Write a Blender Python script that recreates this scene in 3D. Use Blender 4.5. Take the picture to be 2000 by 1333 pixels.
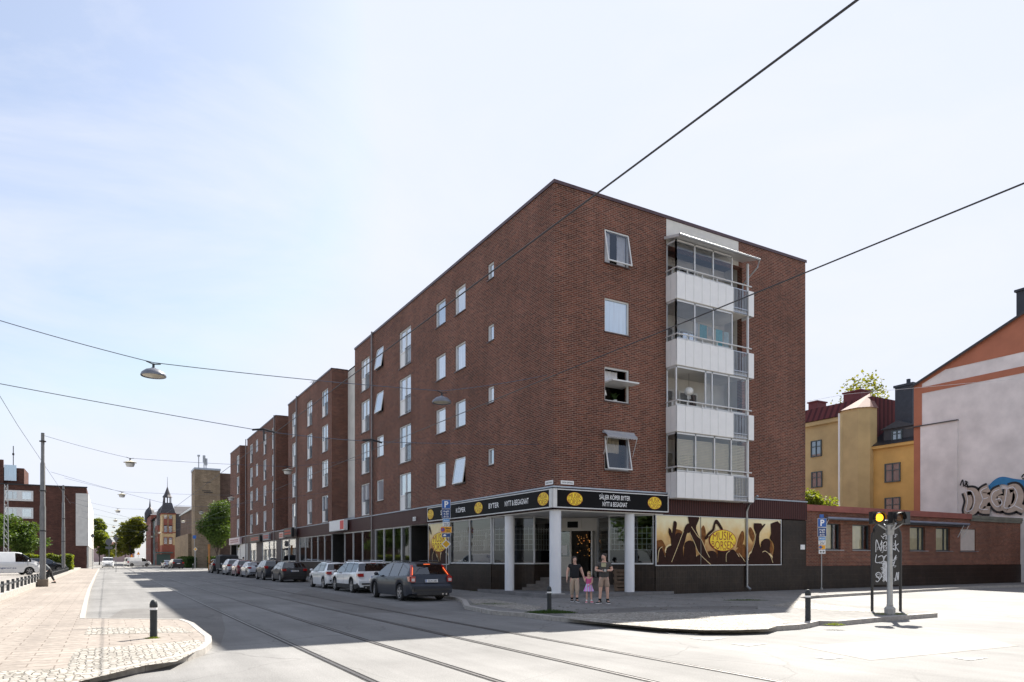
import bpy, bmesh, math, random
from mathutils import Vector, Matrix
R = math.radians
for o in list(bpy.data.objects): bpy.data.objects.remove(o)
S = bpy.context.scene
C = S.collection
PI = math.pi
# ------------------------------------------------------------------ camera
CAM = Vector((-15.46, -23.40, 1.66)); F = 1375.0; HZ = 1092.0
cd = bpy.data.cameras.new('camera'); cam = bpy.data.objects.new('camera', cd); C.objects.link(cam)
cam.location = CAM; cam.rotation_euler = (R(90), 0, R(-30))
cd.sensor_width = 36; cd.lens = F/2000*36; cd.shift_y = (HZ-666.5)/2000; cd.clip_end = 6000; cd.clip_start = .1
S.camera = cam
# ------------------------------------------------------------------ sky, sun, exposure
AZ, EL = 54.3, 45.0
w = bpy.data.worlds.new('World'); S.world = w; w.use_nodes = True
nt = w.node_tree; bg = nt.nodes['Background']
sky = nt.nodes.new('ShaderNodeTexSky'); sky.sky_type = 'NISHITA'; sky.sun_disc = False
sky.sun_elevation = R(EL); sky.sun_rotation = R(AZ); sky.dust_density = 1.6; sky.air_density = 1.0; sky.ozone_density = 1.3
tc = nt.nodes.new('ShaderNodeTexCoord'); mp = nt.nodes.new('ShaderNodeMapping')
mp.inputs['Scale'].default_value = (1.0, 1.6, 3.2); mp.inputs['Rotation'].default_value = (0, 0, R(25))
nz = nt.nodes.new('ShaderNodeTexNoise'); nz.inputs['Scale'].default_value = 1.9; nz.inputs['Detail'].default_value = 9; nz.inputs['Roughness'].default_value = .58; nz.inputs['Distortion'].default_value = .5
cr = nt.nodes.new('ShaderNodeValToRGB'); cr.color_ramp.elements[0].position = .40; cr.color_ramp.elements[1].position = .72
cr.color_ramp.elements[0].color = (.26, .26, .26, 1); cr.color_ramp.elements[1].color = (.95, .95, .95, 1)
mx = nt.nodes.new('ShaderNodeMix'); mx.data_type = 'RGBA'
nt.links.new(tc.outputs['Generated'], mp.inputs['Vector']); nt.links.new(mp.outputs[0], nz.inputs['Vector'])
nt.links.new(nz.outputs['Fac'], cr.inputs['Fac']); nt.links.new(cr.outputs['Color'], mx.inputs['Factor'])
dk = nt.nodes.new('ShaderNodeMix'); dk.data_type = 'RGBA'; dk.blend_type = 'DARKEN'; dk.inputs[0].default_value = 1; dk.inputs[7].default_value = (4.25, 4.6, 5.4, 1)
nt.links.new(sky.outputs[0], dk.inputs[6]); nt.links.new(dk.outputs[2], mx.inputs[6]); mx.inputs[7].default_value = (4.7, 4.85, 5.4, 1)
nt.links.new(mx.outputs[2], bg.inputs['Color']); bg.inputs['Strength'].default_value = .0755
sd = bpy.data.lights.new('sun', 'SUN'); sun = bpy.data.objects.new('sun', sd); C.objects.link(sun)
sd.energy = 5.0; sd.angle = R(.53); sd.color = (1, .945, .86)
SD = Vector((math.sin(R(AZ))*math.cos(R(EL)), math.cos(R(AZ))*math.cos(R(EL)), math.sin(R(EL))))
sun.rotation_euler = SD.to_track_quat('Z', 'Y').to_euler(); sun.location = (30, 20, 60)
S.view_settings.view_transform = 'Standard'; S.view_settings.look = 'None'; S.view_settings.exposure = 1.38; S.view_settings.gamma = 1
try:
    S.cycles.max_bounces = 8; S.cycles.transparent_max_bounces = 16
except Exception: pass
# ------------------------------------------------------------------ measured survey points -> metres
c30, s30 = math.cos(R(30)), math.sin(R(30))
def c2w(a, b): return CAM.x + c30*a + s30*b, CAM.y - s30*a + c30*b
def G(px, py, z=0.0):
    b = F*(CAM.z-z)/(py-HZ); x, y = c2w((px-1000)/F*b, b); return (x, y)
def onX(px, X=0.0):                       # Y where sight line px meets the plane X
    r = (px-1000)/F; k = X-CAM.x; return CAM.y + k*(c30-r*s30)/(r*c30+s30)
def onY(px, Y=0.0):
    r = (px-1000)/F; k = Y-CAM.y; return CAM.x + k*(r*c30+s30)/(c30-r*s30)
def dep(x, y): return (x-CAM.x)*s30+(y-CAM.y)*c30
def zat(py, x, y): return CAM.z+(HZ-py)*dep(x, y)/F
# ------------------------------------------------------------------ object helpers
def tag(o, label=None, cat=None, group=None, kind=None):
    if label: o['label'] = label
    if cat: o['category'] = cat
    if group: o['group'] = group
    if kind: o['kind'] = kind
    return o
def thing(name, label, cat, loc=(0, 0, 0), rz=0, group=None):
    o = bpy.data.objects.new(name, None); C.objects.link(o); o.location = loc; o.rotation_euler = (0, 0, rz)
    o.empty_display_size = .3
    return tag(o, label, cat, group)
def copy_tree(o, parent=None):
    c = o.copy(); C.objects.link(c); c.parent = parent
    for ch in list(o.children): copy_tree(ch, c)
    return c
class MB:
    def __init__(s): s.v = []; s.f = []; s.m = []; s.uv = None
    def add(s, vs, fs, mi=0):
        n = len(s.v); s.v += [tuple(p) for p in vs]
        for f in fs: s.f.append([n+i for i in f]); s.m.append(mi)
        return s
    def quad(s, a, b, c, d, mi=0): return s.add([a, b, c, d], [(0, 1, 2, 3)], mi)
    def box(s, x0, x1, y0, y1, z0, z1, mi=0):
        if x0 > x1: x0, x1 = x1, x0
        if y0 > y1: y0, y1 = y1, y0
        if z0 > z1: z0, z1 = z1, z0
        vs = [(x, y, z) for z in (z0, z1) for x, y in ((x0, y0), (x1, y0), (x1, y1), (x0, y1))]
        return s.add(vs, [(3, 2, 1, 0), (4, 5, 6, 7), (0, 1, 5, 4), (1, 2, 6, 5), (2, 3, 7, 6), (3, 0, 4, 7)], mi)
    def obox(s, o, U, V, W, u, v, w_, mi=0):      # oriented box; u,v,w_ are (lo,hi)
        o = Vector(o); U = Vector(U); V = Vector(V); W = Vector(W)
        vs = [o+U*a+V*b+W*c for c in w_ for a, b in ((u[0], v[0]), (u[1], v[0]), (u[1], v[1]), (u[0], v[1]))]
        fs = [(3, 2, 1, 0), (4, 5, 6, 7), (0, 1, 5, 4), (1, 2, 6, 5), (2, 3, 7, 6), (3, 0, 4, 7)]
        if U.cross(V).dot(W) < 0: fs = [tuple(reversed(f)) for f in fs]
        return s.add(vs, fs, mi)
    def tube(s, pts, r, n=8, mi=0, cap=True):
        pts = [Vector(p) for p in pts]; rr = r if isinstance(r, (list, tuple)) else [r]*len(pts)
        base = len(s.v); up = Vector((0, 0, 1))
        for i, p in enumerate(pts):
            t = (pts[min(i+1, len(pts)-1)]-pts[max(i-1, 0)])
            if t.length < 1e-9: t = Vector((0, 0, 1))
            t.normalize()
            a = up if abs(t.dot(up)) < .95 else Vector((1, 0, 0))
            e1 = t.cross(a).normalized(); e2 = t.cross(e1)
            for k in range(n):
                an = 2*PI*k/n; s.v.append(tuple(p+(e1*math.cos(an)+e2*math.sin(an))*rr[i]))
        for i in range(len(pts)-1):
            for k in range(n):
                a = base+i*n+k; b = base+i*n+(k+1) % n
                s.f.append([a, b, b+n, a+n]); s.m.append(mi)
        if cap:
            s.f.append([base+k for k in reversed(range(n))]); s.m.append(mi)
            s.f.append([base+(len(pts)-1)*n+k for k in range(n)]); s.m.append(mi)
        return s
    def lathe(s, prof, n=20, o=(0, 0, 0), axis='z', mi=0):
        base = len(s.v)
        for r, h in prof:
            for k in range(n):
                an = 2*PI*k/n; a, b = r*math.cos(an), r*math.sin(an)
                p = (a, b, h) if axis == 'z' else ((h, a, b) if axis == 'x' else (b, h, a))
                s.v.append((o[0]+p[0], o[1]+p[1], o[2]+p[2]))
        for i in range(len(prof)-1):
            for k in range(n):
                a = base+i*n+k; b = base+i*n+(k+1) % n
                s.f.append([a, b, b+n, a+n]); s.m.append(mi)
        return s
    def prism(s, poly, z0, z1, mi=0, side=True):
        n = len(poly); A = sum(poly[i][0]*poly[(i+1) % n][1]-poly[(i+1) % n][0]*poly[i][1] for i in range(n))
        if A < 0: poly = poly[::-1]
        vs = [(x, y, z0) for x, y in poly]+[(x, y, z1) for x, y in poly]
        fs = [tuple(range(n, 2*n))]
        if side: fs += [(i, (i+1) % n, n+(i+1) % n, n+i) for i in range(n)]+[tuple(reversed(range(n)))]
        return s.add(vs, fs, mi)
    def ball(s, c, r, n=10, m=7, mi=0):
        rx, ry, rz = r if isinstance(r, tuple) else (r, r, r); base = len(s.v)
        for i in range(m+1):
            ph = -PI/2+PI*i/m
            for k in range(n):
                an = 2*PI*k/n; s.v.append((c[0]+rx*math.cos(ph)*math.cos(an), c[1]+ry*math.cos(ph)*math.sin(an), c[2]+rz*math.sin(ph)))
        for i in range(m):
            for k in range(n):
                a = base+i*n+k; b = base+i*n+(k+1) % n; s.f.append([a, b, b+n, a+n]); s.m.append(mi)
        return s
    def build(s, name, mats, parent=None, smooth=None, loc=None):
        me = bpy.data.meshes.new(name); me.from_pydata(s.v, [], s.f)
        if not isinstance(mats, (list, tuple)): mats = [mats]
        for m in mats: me.materials.append(m)
        me.polygons.foreach_set('material_index', s.m)
        uvl = me.uv_layers.new(name='UVMap'); uv = uvl.data
        vs = me.vertices
        for p in me.polygons:
            n = p.normal; ax, ay, az = abs(n.x), abs(n.y), abs(n.z)
            for li in p.loop_indices:
                c = vs[me.loops[li].vertex_index].co
                if az > ax and az > ay: uv[li].uv = (c.x, c.y)
                elif ax > ay: uv[li].uv = (c.y, c.z)
                else: uv[li].uv = (c.x, c.z)
        me.validate()
        if smooth is not None:
            me.polygons.foreach_set('use_smooth', [True]*len(me.polygons))
            try: me.set_sharp_from_angle(angle=R(smooth))
            except Exception: pass
        o = bpy.data.objects.new(name, me); C.objects.link(o)
        if parent: o.parent = parent
        if loc: o.location = loc
        return o
# ------------------------------------------------------------------ materials
def newmat(name):
    m = bpy.data.materials.new(name); m.use_nodes = True; nt = m.node_tree
    return m, nt, nt.nodes['Principled BSDF']
def N(nt, typ, **kw):
    n = nt.nodes.new(typ)
    for k, v in kw.items():
        if hasattr(n, k): setattr(n, k, v)
        else: n.inputs[k.replace('_', ' ')].default_value = v
    return n
def LK(nt, a, b): nt.links.new(a, b)
def rgb(c): return (c[0], c[1], c[2], 1)
def mixc(nt, fac, a, b, blend='MIX'):
    m = nt.nodes.new('ShaderNodeMix'); m.data_type = 'RGBA'; m.blend_type = blend
    for src, i in ((fac, 0), (a, 6), (b, 7)):
        if hasattr(src, 'links'): nt.links.new(src, m.inputs[i])
        else: m.inputs[i].default_value = src if i == 0 else rgb(src)
    return m.outputs[2]
def ramp(nt, src, stops):
    r = nt.nodes.new('ShaderNodeValToRGB'); e = r.color_ramp.elements
    while len(e) < len(stops): e.new(.5)
    for i, (p, c) in enumerate(stops): e[i].position = p; e[i].color = rgb(c) if not isinstance(c, (int, float)) else (c, c, c, 1)
    nt.links.new(src, r.inputs['Fac']); return r.outputs['Color']
def noise(nt, vec, scale, detail=4, rough=.55):
    n = nt.nodes.new('ShaderNodeTexNoise'); n.inputs['Scale'].default_value = scale; n.inputs['Detail'].default_value = detail; n.inputs['Roughness'].default_value = rough
    nt.links.new(vec, n.inputs['Vector']); return n.outputs['Fac']
def bump(nt, b, h, strength=.3, dist=.02):
    n = nt.nodes.new('ShaderNodeBump'); n.inputs['Strength'].default_value = strength; n.inputs['Distance'].default_value = dist
    nt.links.new(h, n.inputs['Height']); nt.links.new(n.outputs[0], b.inputs['Normal'])
def coords(nt, kind='Object'):
    return nt.nodes.new('ShaderNodeTexCoord').outputs[kind]
MATS = {}
def P(name, col, rough=.6, metal=0, var=.14, scale=4, bmp=0, bscale=60, coat=0, emit=0, spec=.5):
    if name in MATS: return MATS[name]
    m, nt, b = newmat(name); v = coords(nt)
    if var:
        f = noise(nt, v, scale, 5)
        d = tuple(x*(1-var) for x in col); l = tuple(min(1, x*(1+var)) for x in col)
        LK(nt, ramp(nt, f, [(.3, d), (.7, l)]), b.inputs['Base Color'])
    else: b.inputs['Base Color'].default_value = rgb(col)
    b.inputs['Roughness'].default_value = rough; b.inputs['Metallic'].default_value = metal
    b.inputs['Specular IOR Level'].default_value = spec
    if coat: b.inputs['Coat Weight'].default_value = coat; b.inputs['Coat Roughness'].default_value = .04
    if bmp: bump(nt, b, noise(nt, v, bscale, 4), bmp, .01)
    if emit: b.inputs['Emission Color'].default_value = rgb(col); b.inputs['Emission Strength'].default_value = emit
    MATS[name] = m; return m
def brickmat(name, c1, c2, mortar, bw=.25, bh=.075, ms=.011, dirt=.25, bumps=.5, rough=.8, big=.35, offset=.5):
    m, nt, b = newmat(name); v = coords(nt, 'UV')
    t = nt.nodes.new('ShaderNodeTexBrick'); LK(nt, v, t.inputs['Vector'])
    t.offset = offset
    t.inputs['Color1'].default_value = rgb(c1); t.inputs['Color2'].default_value = rgb(c2); t.inputs['Mortar'].default_value = rgb(mortar)
    t.inputs['Scale'].default_value = 1; t.inputs['Brick Width'].default_value = bw; t.inputs['Row Height'].default_value = bh
    t.inputs['Mortar Size'].default_value = ms; t.inputs['Mortar Smooth'].default_value = .3; t.inputs['Bias'].default_value = 0
    f = noise(nt, v, big, 6, .6); c = mixc(nt, 1.0, t.outputs['Color'], ramp(nt, f, [(.32, 1-dirt*1.3), (.66, 1.0)]), 'MULTIPLY')
    f2 = noise(nt, v, 7, 3); c = mixc(nt, .75, c, ramp(nt, f2, [(.35, .66), (.65, 1.0)]), 'MULTIPLY')
    mq = nt.nodes.new('ShaderNodeMapping'); mq.inputs['Scale'].default_value = (1.3, .09, 1); LK(nt, v, mq.inputs['Vector'])
    c = mixc(nt, .7, c, ramp(nt, noise(nt, mq.outputs[0], 1.0, 6, .6), [(.34, .78), (.62, 1.0)]), 'MULTIPLY')
    LK(nt, c, b.inputs['Base Color']); b.inputs['Roughness'].default_value = rough; b.inputs['Specular IOR Level'].default_value = .2
    inv = nt.nodes.new('ShaderNodeMath'); inv.operation = 'SUBTRACT'; inv.inputs[0].default_value = 1; LK(nt, t.outputs['Fac'], inv.inputs[1])
    bump(nt, b, inv.outputs[0], bumps, .008)
    MATS[name] = m; return m
BRICK = brickmat('brick_brown', (.255, .086, .054), (.115, .042, .031), (.37, .26, .205), dirt=.22)
BRICK_SIDE = BRICK
BRICK_LOW = brickmat('brick_red', (.30, .10, .058), (.17, .058, .04), (.36, .26, .20))
BRICK_LEFT = brickmat('brick_left', (.14, .062, .045), (.09, .04, .032), (.17, .10, .08), bw=.5, bh=.15)
BRICK_BEIGE = brickmat('brick_beige', (.36, .27, .18), (.27, .20, .135), (.33, .27, .2), bw=.6, bh=.25, ms=.02)
BRICK_GREYBR = brickmat('brick_greybrown', (.17, .11, .085), (.12, .08, .065), (.17, .13, .1), bw=.6, bh=.25)
TILE = brickmat('dark_tile', (.055, .038, .028), (.042, .030, .024), (.085, .068, .055), bw=.11, bh=.28, ms=.004, dirt=.35, bumps=.3, rough=.35, big=.8, offset=0)
SLAB = brickmat('paving_slab', (.31, .30, .285), (.27, .26, .25), (.16, .15, .135), bw=.7, bh=.35, ms=.012, dirt=.18, bumps=.4, rough=.85, big=.3)
SLAB_L = brickmat('paving_slab_left', (.37, .325, .285), (.33, .29, .255), (.22, .185, .155), bw=.7, bh=.35, ms=.012, dirt=.15, bumps=.4, rough=.85, big=.25)
def cobble():
    m, nt, b = newmat('cobble'); v = coords(nt, 'UV')
    vo = nt.nodes.new('ShaderNodeTexVoronoi'); vo.feature = 'DISTANCE_TO_EDGE'; vo.inputs['Scale'].default_value = 10; vo.inputs['Randomness'].default_value = .55; LK(nt, v, vo.inputs['Vector'])
    vc = nt.nodes.new('ShaderNodeTexVoronoi'); vc.inputs['Scale'].default_value = 10; vc.inputs['Randomness'].default_value = .55; LK(nt, v, vc.inputs['Vector'])
    e = ramp(nt, vo.outputs['Distance'], [(.02, 0.0), (.14, 1.0)])
    bw = nt.nodes.new('ShaderNodeRGBToBW'); LK(nt, vc.outputs['Color'], bw.inputs[0]); col = mixc(nt, e, (.17, .15, .12), ramp(nt, bw.outputs[0], [(.2, (.30, .28, .25)), (.8, (.47, .44, .39))]))
    LK(nt, mixc(nt, 1.0, col, ramp(nt, noise(nt, v, .6, 4), [(.3, .72), (.7, 1.0)]), 'MULTIPLY'), b.inputs['Base Color'])
    b.inputs['Roughness'].default_value = .8; bump(nt, b, e, .8, .02); return m
COBBLE = cobble()
def asphalt(name, base, grain=.34):
    m, nt, b = newmat(name); v = coords(nt)
    f1 = ramp(nt, noise(nt, v, .22, 7, .65), [(.34, .66), (.66, 1.12)])
    f2 = ramp(nt, noise(nt, v, 45, 3, .8), [(.3, 1-grain), (.7, 1+grain)])
    c = mixc(nt, 1.0, base, f1, 'MULTIPLY'); c = mixc(nt, 1.0, c, f2, 'MULTIPLY')
    mp = nt.nodes.new('ShaderNodeMapping'); mp.inputs['Scale'].default_value = (1.6, .10, 1); LK(nt, v, mp.inputs['Vector'])
    c = mixc(nt, 1.0, c, ramp(nt, noise(nt, mp.outputs[0], 1.0, 5, .6), [(.35, .84), (.65, 1.06)]), 'MULTIPLY')
    vo = nt.nodes.new('ShaderNodeTexVoronoi'); vo.feature = 'DISTANCE_TO_EDGE'; vo.inputs['Scale'].default_value = .33
    dn = nt.nodes.new('ShaderNodeTexNoise'); dn.inputs['Scale'].default_value = .9; dn.inputs['Detail'].default_value = 6; LK(nt, v, dn.inputs['Vector'])
    LK(nt, mixc(nt, .35, v, dn.outputs['Color'], 'LINEAR_LIGHT'), vo.inputs['Vector'])
    ck = ramp(nt, vo.outputs['Distance'], [(.002, .66), (.008, 1.0)])
    km = ramp(nt, noise(nt, v, .17, 2), [(.38, 0.0), (.55, 1.0)])
    c = mixc(nt, km, c, mixc(nt, 1.0, c, ck, 'MULTIPLY'))
    LK(nt, c, b.inputs['Base Color']); b.inputs['Roughness'].default_value = .82
    bump(nt, b, noise(nt, v, 70, 3), .25, .01); return m
ASPH = asphalt('asphalt', (.190, .186, .180))
ASPH2 = asphalt('asphalt_patch', (.155, .147, .138))
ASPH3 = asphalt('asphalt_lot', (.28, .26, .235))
def ribbed(name, c1, c2, period, rough=.45):
    m, nt, b = newmat(name); v = coords(nt, 'UV')
    wv = nt.nodes.new('ShaderNodeTexWave'); wv.bands_direction = 'X'; wv.inputs['Scale'].default_value = 1/period*.314159*1.0; wv.inputs['Distortion'].default_value = 0; LK(nt, v, wv.inputs['Vector'])
    LK(nt, ramp(nt, wv.outputs['Fac'], [(.2, c2), (.5, c1)]), b.inputs['Base Color']); b.inputs['Roughness'].default_value = rough
    bump(nt, b, wv.outputs['Fac'], .5, .02); return m
FASCIA = ribbed('fascia_brown', (.072, .026, .024), (.030, .011, .011), .14); FASCIA.node_tree.nodes['Principled BSDF'].inputs['Specular IOR Level'].default_value = .15
SEAMROOF = ribbed('seam_roof_red', (.12, .034, .036), (.06, .018, .022), .6, .8); SEAMROOF.node_tree.nodes['Principled BSDF'].inputs['Specular IOR Level'].default_value = .15
ALU = P('aluminium', (.42, .43, .46), .38, .75, .08)
ALUW = P('frame_pale', (.62, .62, .62), .4, .2, .06)
WHITE = P('white_paint', (.76, .76, .75), .45, 0, .04, 2)
WPANEL = P('balcony_panel', (.80, .79, .78), .4, 0, .03, 3)
PLASTER = P('plaster_white', (.62, .60, .56), .9, 0, .1, 1.3, .3, 30)
STEEL = P('galvanised', (.36, .37, .38), .42, .8, .12, 8)
PIPE = P('drainpipe', (.22, .2, .2), .45, .5, .15, 6)
DARK = P('black_metal', (.022, .022, .025), .42, .2, .2, 8)
DARKIN = P('interior_dark', (.02, .018, .016), .9, 0, .2)  # near-black colour stands in for the darkness of unlit interiors
BLACK = P('black_gloss', (.008, .008, .009), .5, 0, 0, spec=.08)
COLUMN = P('column_white', (.74, .75, .78), .5, 0, .05, 1.5, .1, 20)
RUBBER = P('rubber', (.02, .02, .021), .8, 0, .2, 20)
CONC = P('concrete', (.36, .35, .33), .85, 0, .18, 3, .3, 40)
GRANITE = P('granite_kerb', (.33, .31, .285), .8, 0, .22, 9, .3, 90)
RAILST = P('rail_steel', (.17, .165, .165), .42, .8, .2, 12)
GROOVE = P('rail_groove', (.03, .028, .026), .8, 0, .3, 9)
WOOD = P('pallet_wood', (.16, .11, .075), .8, 0, .35, 5, .3, 60)
GREYWOOD = WOOD
CABLE = P('cable_dark', (.03, .03, .035), .5, .3, 0)
SPANW = P('span_wire', (.10, .12, .16), .5, .3, 0)
YEL = P('sign_yellow', (.95, .70, .02), .4, 0, .03)
ORED = P('emblem_red', (.34, .035, .012), .5, 0, 0)
TXTW = P('letter_white', (.93, .93, .93), .5, 0, 0)
SIGNBLUE = P('sign_blue', (.012, .11, .42), .35, 0, .05)
SIGNDARKB = P('sign_darkblue', (.012, .055, .20), .35, 0, .05)
SIGNW = P('sign_white', (.8, .8, .8), .4, 0, .03)
SIGNY = P('sign_orange', (.85, .38, .01), .4, 0, .03)
SIGNR = P('sign_red', (.6, .02, .02), .4, 0, 0)
def glassmat(name, tint, ior=1.75, lo=None):
    m, nt, b = newmat(name); nt.nodes.remove(b); out = nt.nodes['Material Output']
    t = nt.nodes.new('ShaderNodeBsdfTransparent'); t.inputs[0].default_value = rgb(tint)
    g = nt.nodes.new('ShaderNodeBsdfGlossy'); g.inputs['Roughness'].default_value = .015; g.inputs['Color'].default_value = (.93, .96, 1, 1)
    fr = nt.nodes.new('ShaderNodeFresnel'); fr.inputs['IOR'].default_value = ior
    v = coords(nt); bn = nt.nodes.new('ShaderNodeBump'); bn.inputs['Strength'].default_value = .05; bn.inputs['Distance'].default_value = .02
    LK(nt, noise(nt, v, .8, 2), bn.inputs['Height']); LK(nt, bn.outputs[0], g.inputs['Normal'])
    mxs = nt.nodes.new('ShaderNodeMixShader'); LK(nt, fr.outputs[0], mxs.inputs[0]); LK(nt, t.outputs[0], mxs.inputs[1]); LK(nt, g.outputs[0], mxs.inputs[2]); LK(nt, mxs.outputs[0], out.inputs['Surface'])
    MATS[name] = m; return m
GLASS = glassmat('glass_shop', (.80, .83, .82), 1.9)
GLASSB = glassmat('glass_balcony', (.94, .96, .99), 1.8)
CARGLASS = glassmat('glass_car', (.14, .16, .17), 2.0)
def winmat(name, base, fac, seed):
    m, nt, b = newmat(name); out = nt.nodes['Material Output']; v = coords(nt)
    mp = nt.nodes.new('ShaderNodeMapping'); mp.inputs['Scale'].default_value = (9, 9, .4); mp.inputs['Location'].default_value = (seed, 0, 0); LK(nt, v, mp.inputs['Vector'])
    LK(nt, ramp(nt, noise(nt, mp.outputs[0], 1, 2), [(.35, tuple(x*.72 for x in base)), (.65, base)]), b.inputs['Base Color']); b.inputs['Roughness'].default_value = .7
    g = nt.nodes.new('ShaderNodeBsdfGlossy'); g.inputs['Roughness'].default_value = .02; g.inputs['Color'].default_value = (.9, .95, 1, 1)
    bn = nt.nodes.new('ShaderNodeBump'); bn.inputs['Strength'].default_value = .05; bn.inputs['Distance'].default_value = .02
    LK(nt, noise(nt, v, .7, 2), bn.inputs['Height']); LK(nt, bn.outputs[0], g.inputs['Normal'])
    mxs = nt.nodes.new('ShaderNodeMixShader'); mxs.inputs[0].default_value = fac
    LK(nt, b.outputs[0], mxs.inputs[1]); LK(nt, g.outputs[0], mxs.inputs[2]); LK(nt, mxs.outputs[0], out.inputs['Surface'])
    MATS[name] = m; return m
PANE1 = winmat('pane_curtain', (.62, .64, .66), .45, 1); PANE2 = winmat('pane_blind', (.46, .50, .56), .5, 7)
PANE3 = winmat('pane_dark', (.10, .11, .12), .5, 4); PANE4 = winmat('pane_far', (.12, .14, .16), .35, 5)
PANEB2 = winmat('pane_sky', (.26, .32, .38), .5, 3); PANEBLUE = winmat('pane_blue', (.22, .34, .48), .4, 9)  # bluish base colours carry part of the sky reflection
# ------------------------------------------------------------------ lettering
def text_faces(s, h=1.0, sx=1.0, bold=.0, extr=.004):
    cu = bpy.data.curves.new('t', 'FONT'); cu.body = s; cu.size = 1; cu.offset = bold; cu.extrude = 0; cu.resolution_u = 3
    cu.align_x = 'CENTER'; cu.align_y = 'BOTTOM_BASELINE'
    ob = bpy.data.objects.new('t', cu); C.objects.link(ob); bpy.context.view_layer.update()
    dg = bpy.context.evaluated_depsgraph_get(); me = bpy.data.meshes.new_from_object(ob.evaluated_get(dg))
    vs = [(v.co.x, v.co.y) for v in me.vertices]; fs = [tuple(p.vertices) for p in me.polygons]
    bpy.data.objects.remove(ob); bpy.data.curves.remove(cu); bpy.data.meshes.remove(me)
    k = h/.70
    return [(x*k*sx, y*k) for x, y in vs], fs
def put2d(mb, vs, fs, o, U, V, Nn, off=.004, mi=0):
    o = Vector(o); U = Vector(U); V = Vector(V); Nn = Vector(Nn)
    pts = [o+U*x+V*y+Nn*off for x, y in vs]
    if U.cross(V).dot(Nn) < 0: fs = [tuple(reversed(f)) for f in fs]
    mb.add(pts, fs, mi)
def put_text(mb, s, o, U, V, Nn, h, width=None, bold=.012, mi=0, off=.004, sx=.75):
    vs, fs = text_faces(s, h, sx, bold)
    if width:
        w0 = max(v[0] for v in vs)-min(v[0] for v in vs); k = width/w0; vs = [(x*k, y) for x, y in vs]
    put2d(mb, vs, fs, o, U, V, Nn, off, mi)
def ellipse(mb, o, U, V, Nn, a, b, off, mi, n=36, inner=0):
    o = Vector(o); U = Vector(U); V = Vector(V); Nn = Vector(Nn)
    if U.cross(V).dot(Nn) < 0: seq = list(reversed(range(n)))
    else: seq = list(range(n))
    mb.add([o+U*(a*math.cos(2*PI*k/n))+V*(b*math.sin(2*PI*k/n))+Nn*off for k in range(n)], [tuple(seq)], mi)
def ribbon(mb, pts, wd, o, U, V, Nn, off, mi):
    """flat painted stroke on a plane (pts in plane metres), rounded ends"""
    o = Vector(o); U = Vector(U); V = Vector(V); Nn = Vector(Nn); P2 = [Vector((p[0], p[1])) for p in pts]
    wl = wd if isinstance(wd, (list, tuple)) else [wd]*len(P2)
    def em(poly):
        vs = [o+U*q.x+V*q.y+Nn*off for q in poly]; f = tuple(range(len(vs)))
        A = sum(poly[i].x*poly[(i+1) % len(poly)].y-poly[(i+1) % len(poly)].x*poly[i].y for i in range(len(poly)))
        s = 1 if A > 0 else -1
        if U.cross(V).dot(Nn)*s < 0: f = tuple(reversed(f))
        mb.add(vs, [f], mi)
    L, Rr = [], []
    for i, p in enumerate(P2):
        t = P2[min(i+1, len(P2)-1)]-P2[max(i-1, 0)]
        if t.length < 1e-9: t = Vector((1, 0))
        t.normalize(); n = Vector((-t.y, t.x)); L.append(p+n*wl[i]/2); Rr.append(p-n*wl[i]/2)
    for i in range(len(P2)-1): em([L[i], L[i+1], Rr[i+1], Rr[i]])
def smoothpath(pts, k=6):
    out = []; n = len(pts)
    for i in range(n-1):
        p0 = pts[max(i-1, 0)]; p1 = pts[i]; p2 = pts[i+1]; p3 = pts[min(i+2, n-1)]
        for j in range(k):
            t = j/k; a = []
            for q in range(len(p1)):
                a.append(.5*((2*p1[q])+(-p0[q]+p2[q])*t+(2*p0[q]-5*p1[q]+4*p2[q]-p3[q])*t*t+(-p0[q]+3*p1[q]-3*p2[q]+p3[q])*t**3))
            out.append(tuple(a))
    out.append(tuple(pts[-1])); return out
_em = {}
def emblem(mb, o, U, V, Nn, a, b, off=.004, miY=0, miR=1):
    """oval two-line shop emblem"""
    ellipse(mb, o, U, V, Nn, a, b, off, miR); ellipse(mb, o, U, V, Nn, a*.95, b*.94, off+.003, miY)
    for txt, up in (('MUSIK', 1), ('BÖRSEN', -1)):
        if txt not in _em: _em[txt] = text_faces(txt, 1, 1, .0)
        vs, fs = _em[txt]; x0 = min(v[0] for v in vs); x1 = max(v[0] for v in vs)
        out = []
        for x, y in vs:
            u = (x-x0)/(x1-x0)*2-1; u *= .76 if up > 0 else .84
            hh = .86*math.sqrt(max(0, 1-(u*.98)**2))
            y0, y1 = (.05, max(hh, .2)) if up > 0 else (-max(hh, .18), -.05)
            out.append((u*a, (y0+(y1-y0)*min(1.15, max(-.05, y)))*b))
        put2d(mb, out, fs, o, U, V, Nn, off+.006, miR)
# ------------------------------------------------------------------ foliage
def leafmat(name, c1, c2, tr=.35):
    m, nt, b = newmat(name); out = nt.nodes['Material Output']; v = coords(nt)
    col = ramp(nt, noise(nt, v, 2.3, 3), [(.35, c1), (.65, c2)])
    LK(nt, col, b.inputs['Base Color']); b.inputs['Roughness'].default_value = .6; b.inputs['Specular IOR Level'].default_value = .25
    t = nt.nodes.new('ShaderNodeBsdfTranslucent'); LK(nt, mixc(nt, 1.0, col, (1.5, 1.35, .5), 'MULTIPLY'), t.inputs['Color'])
    mxs = nt.nodes.new('ShaderNodeMixShader'); mxs.inputs[0].default_value = tr
    LK(nt, b.outputs[0], mxs.inputs[1]); LK(nt, t.outputs[0], mxs.inputs[2]); LK(nt, mxs.outputs[0], out.inputs['Surface']); return m
LEAF = leafmat('leaf_green', (.045, .085, .018), (.085, .14, .03))
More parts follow.
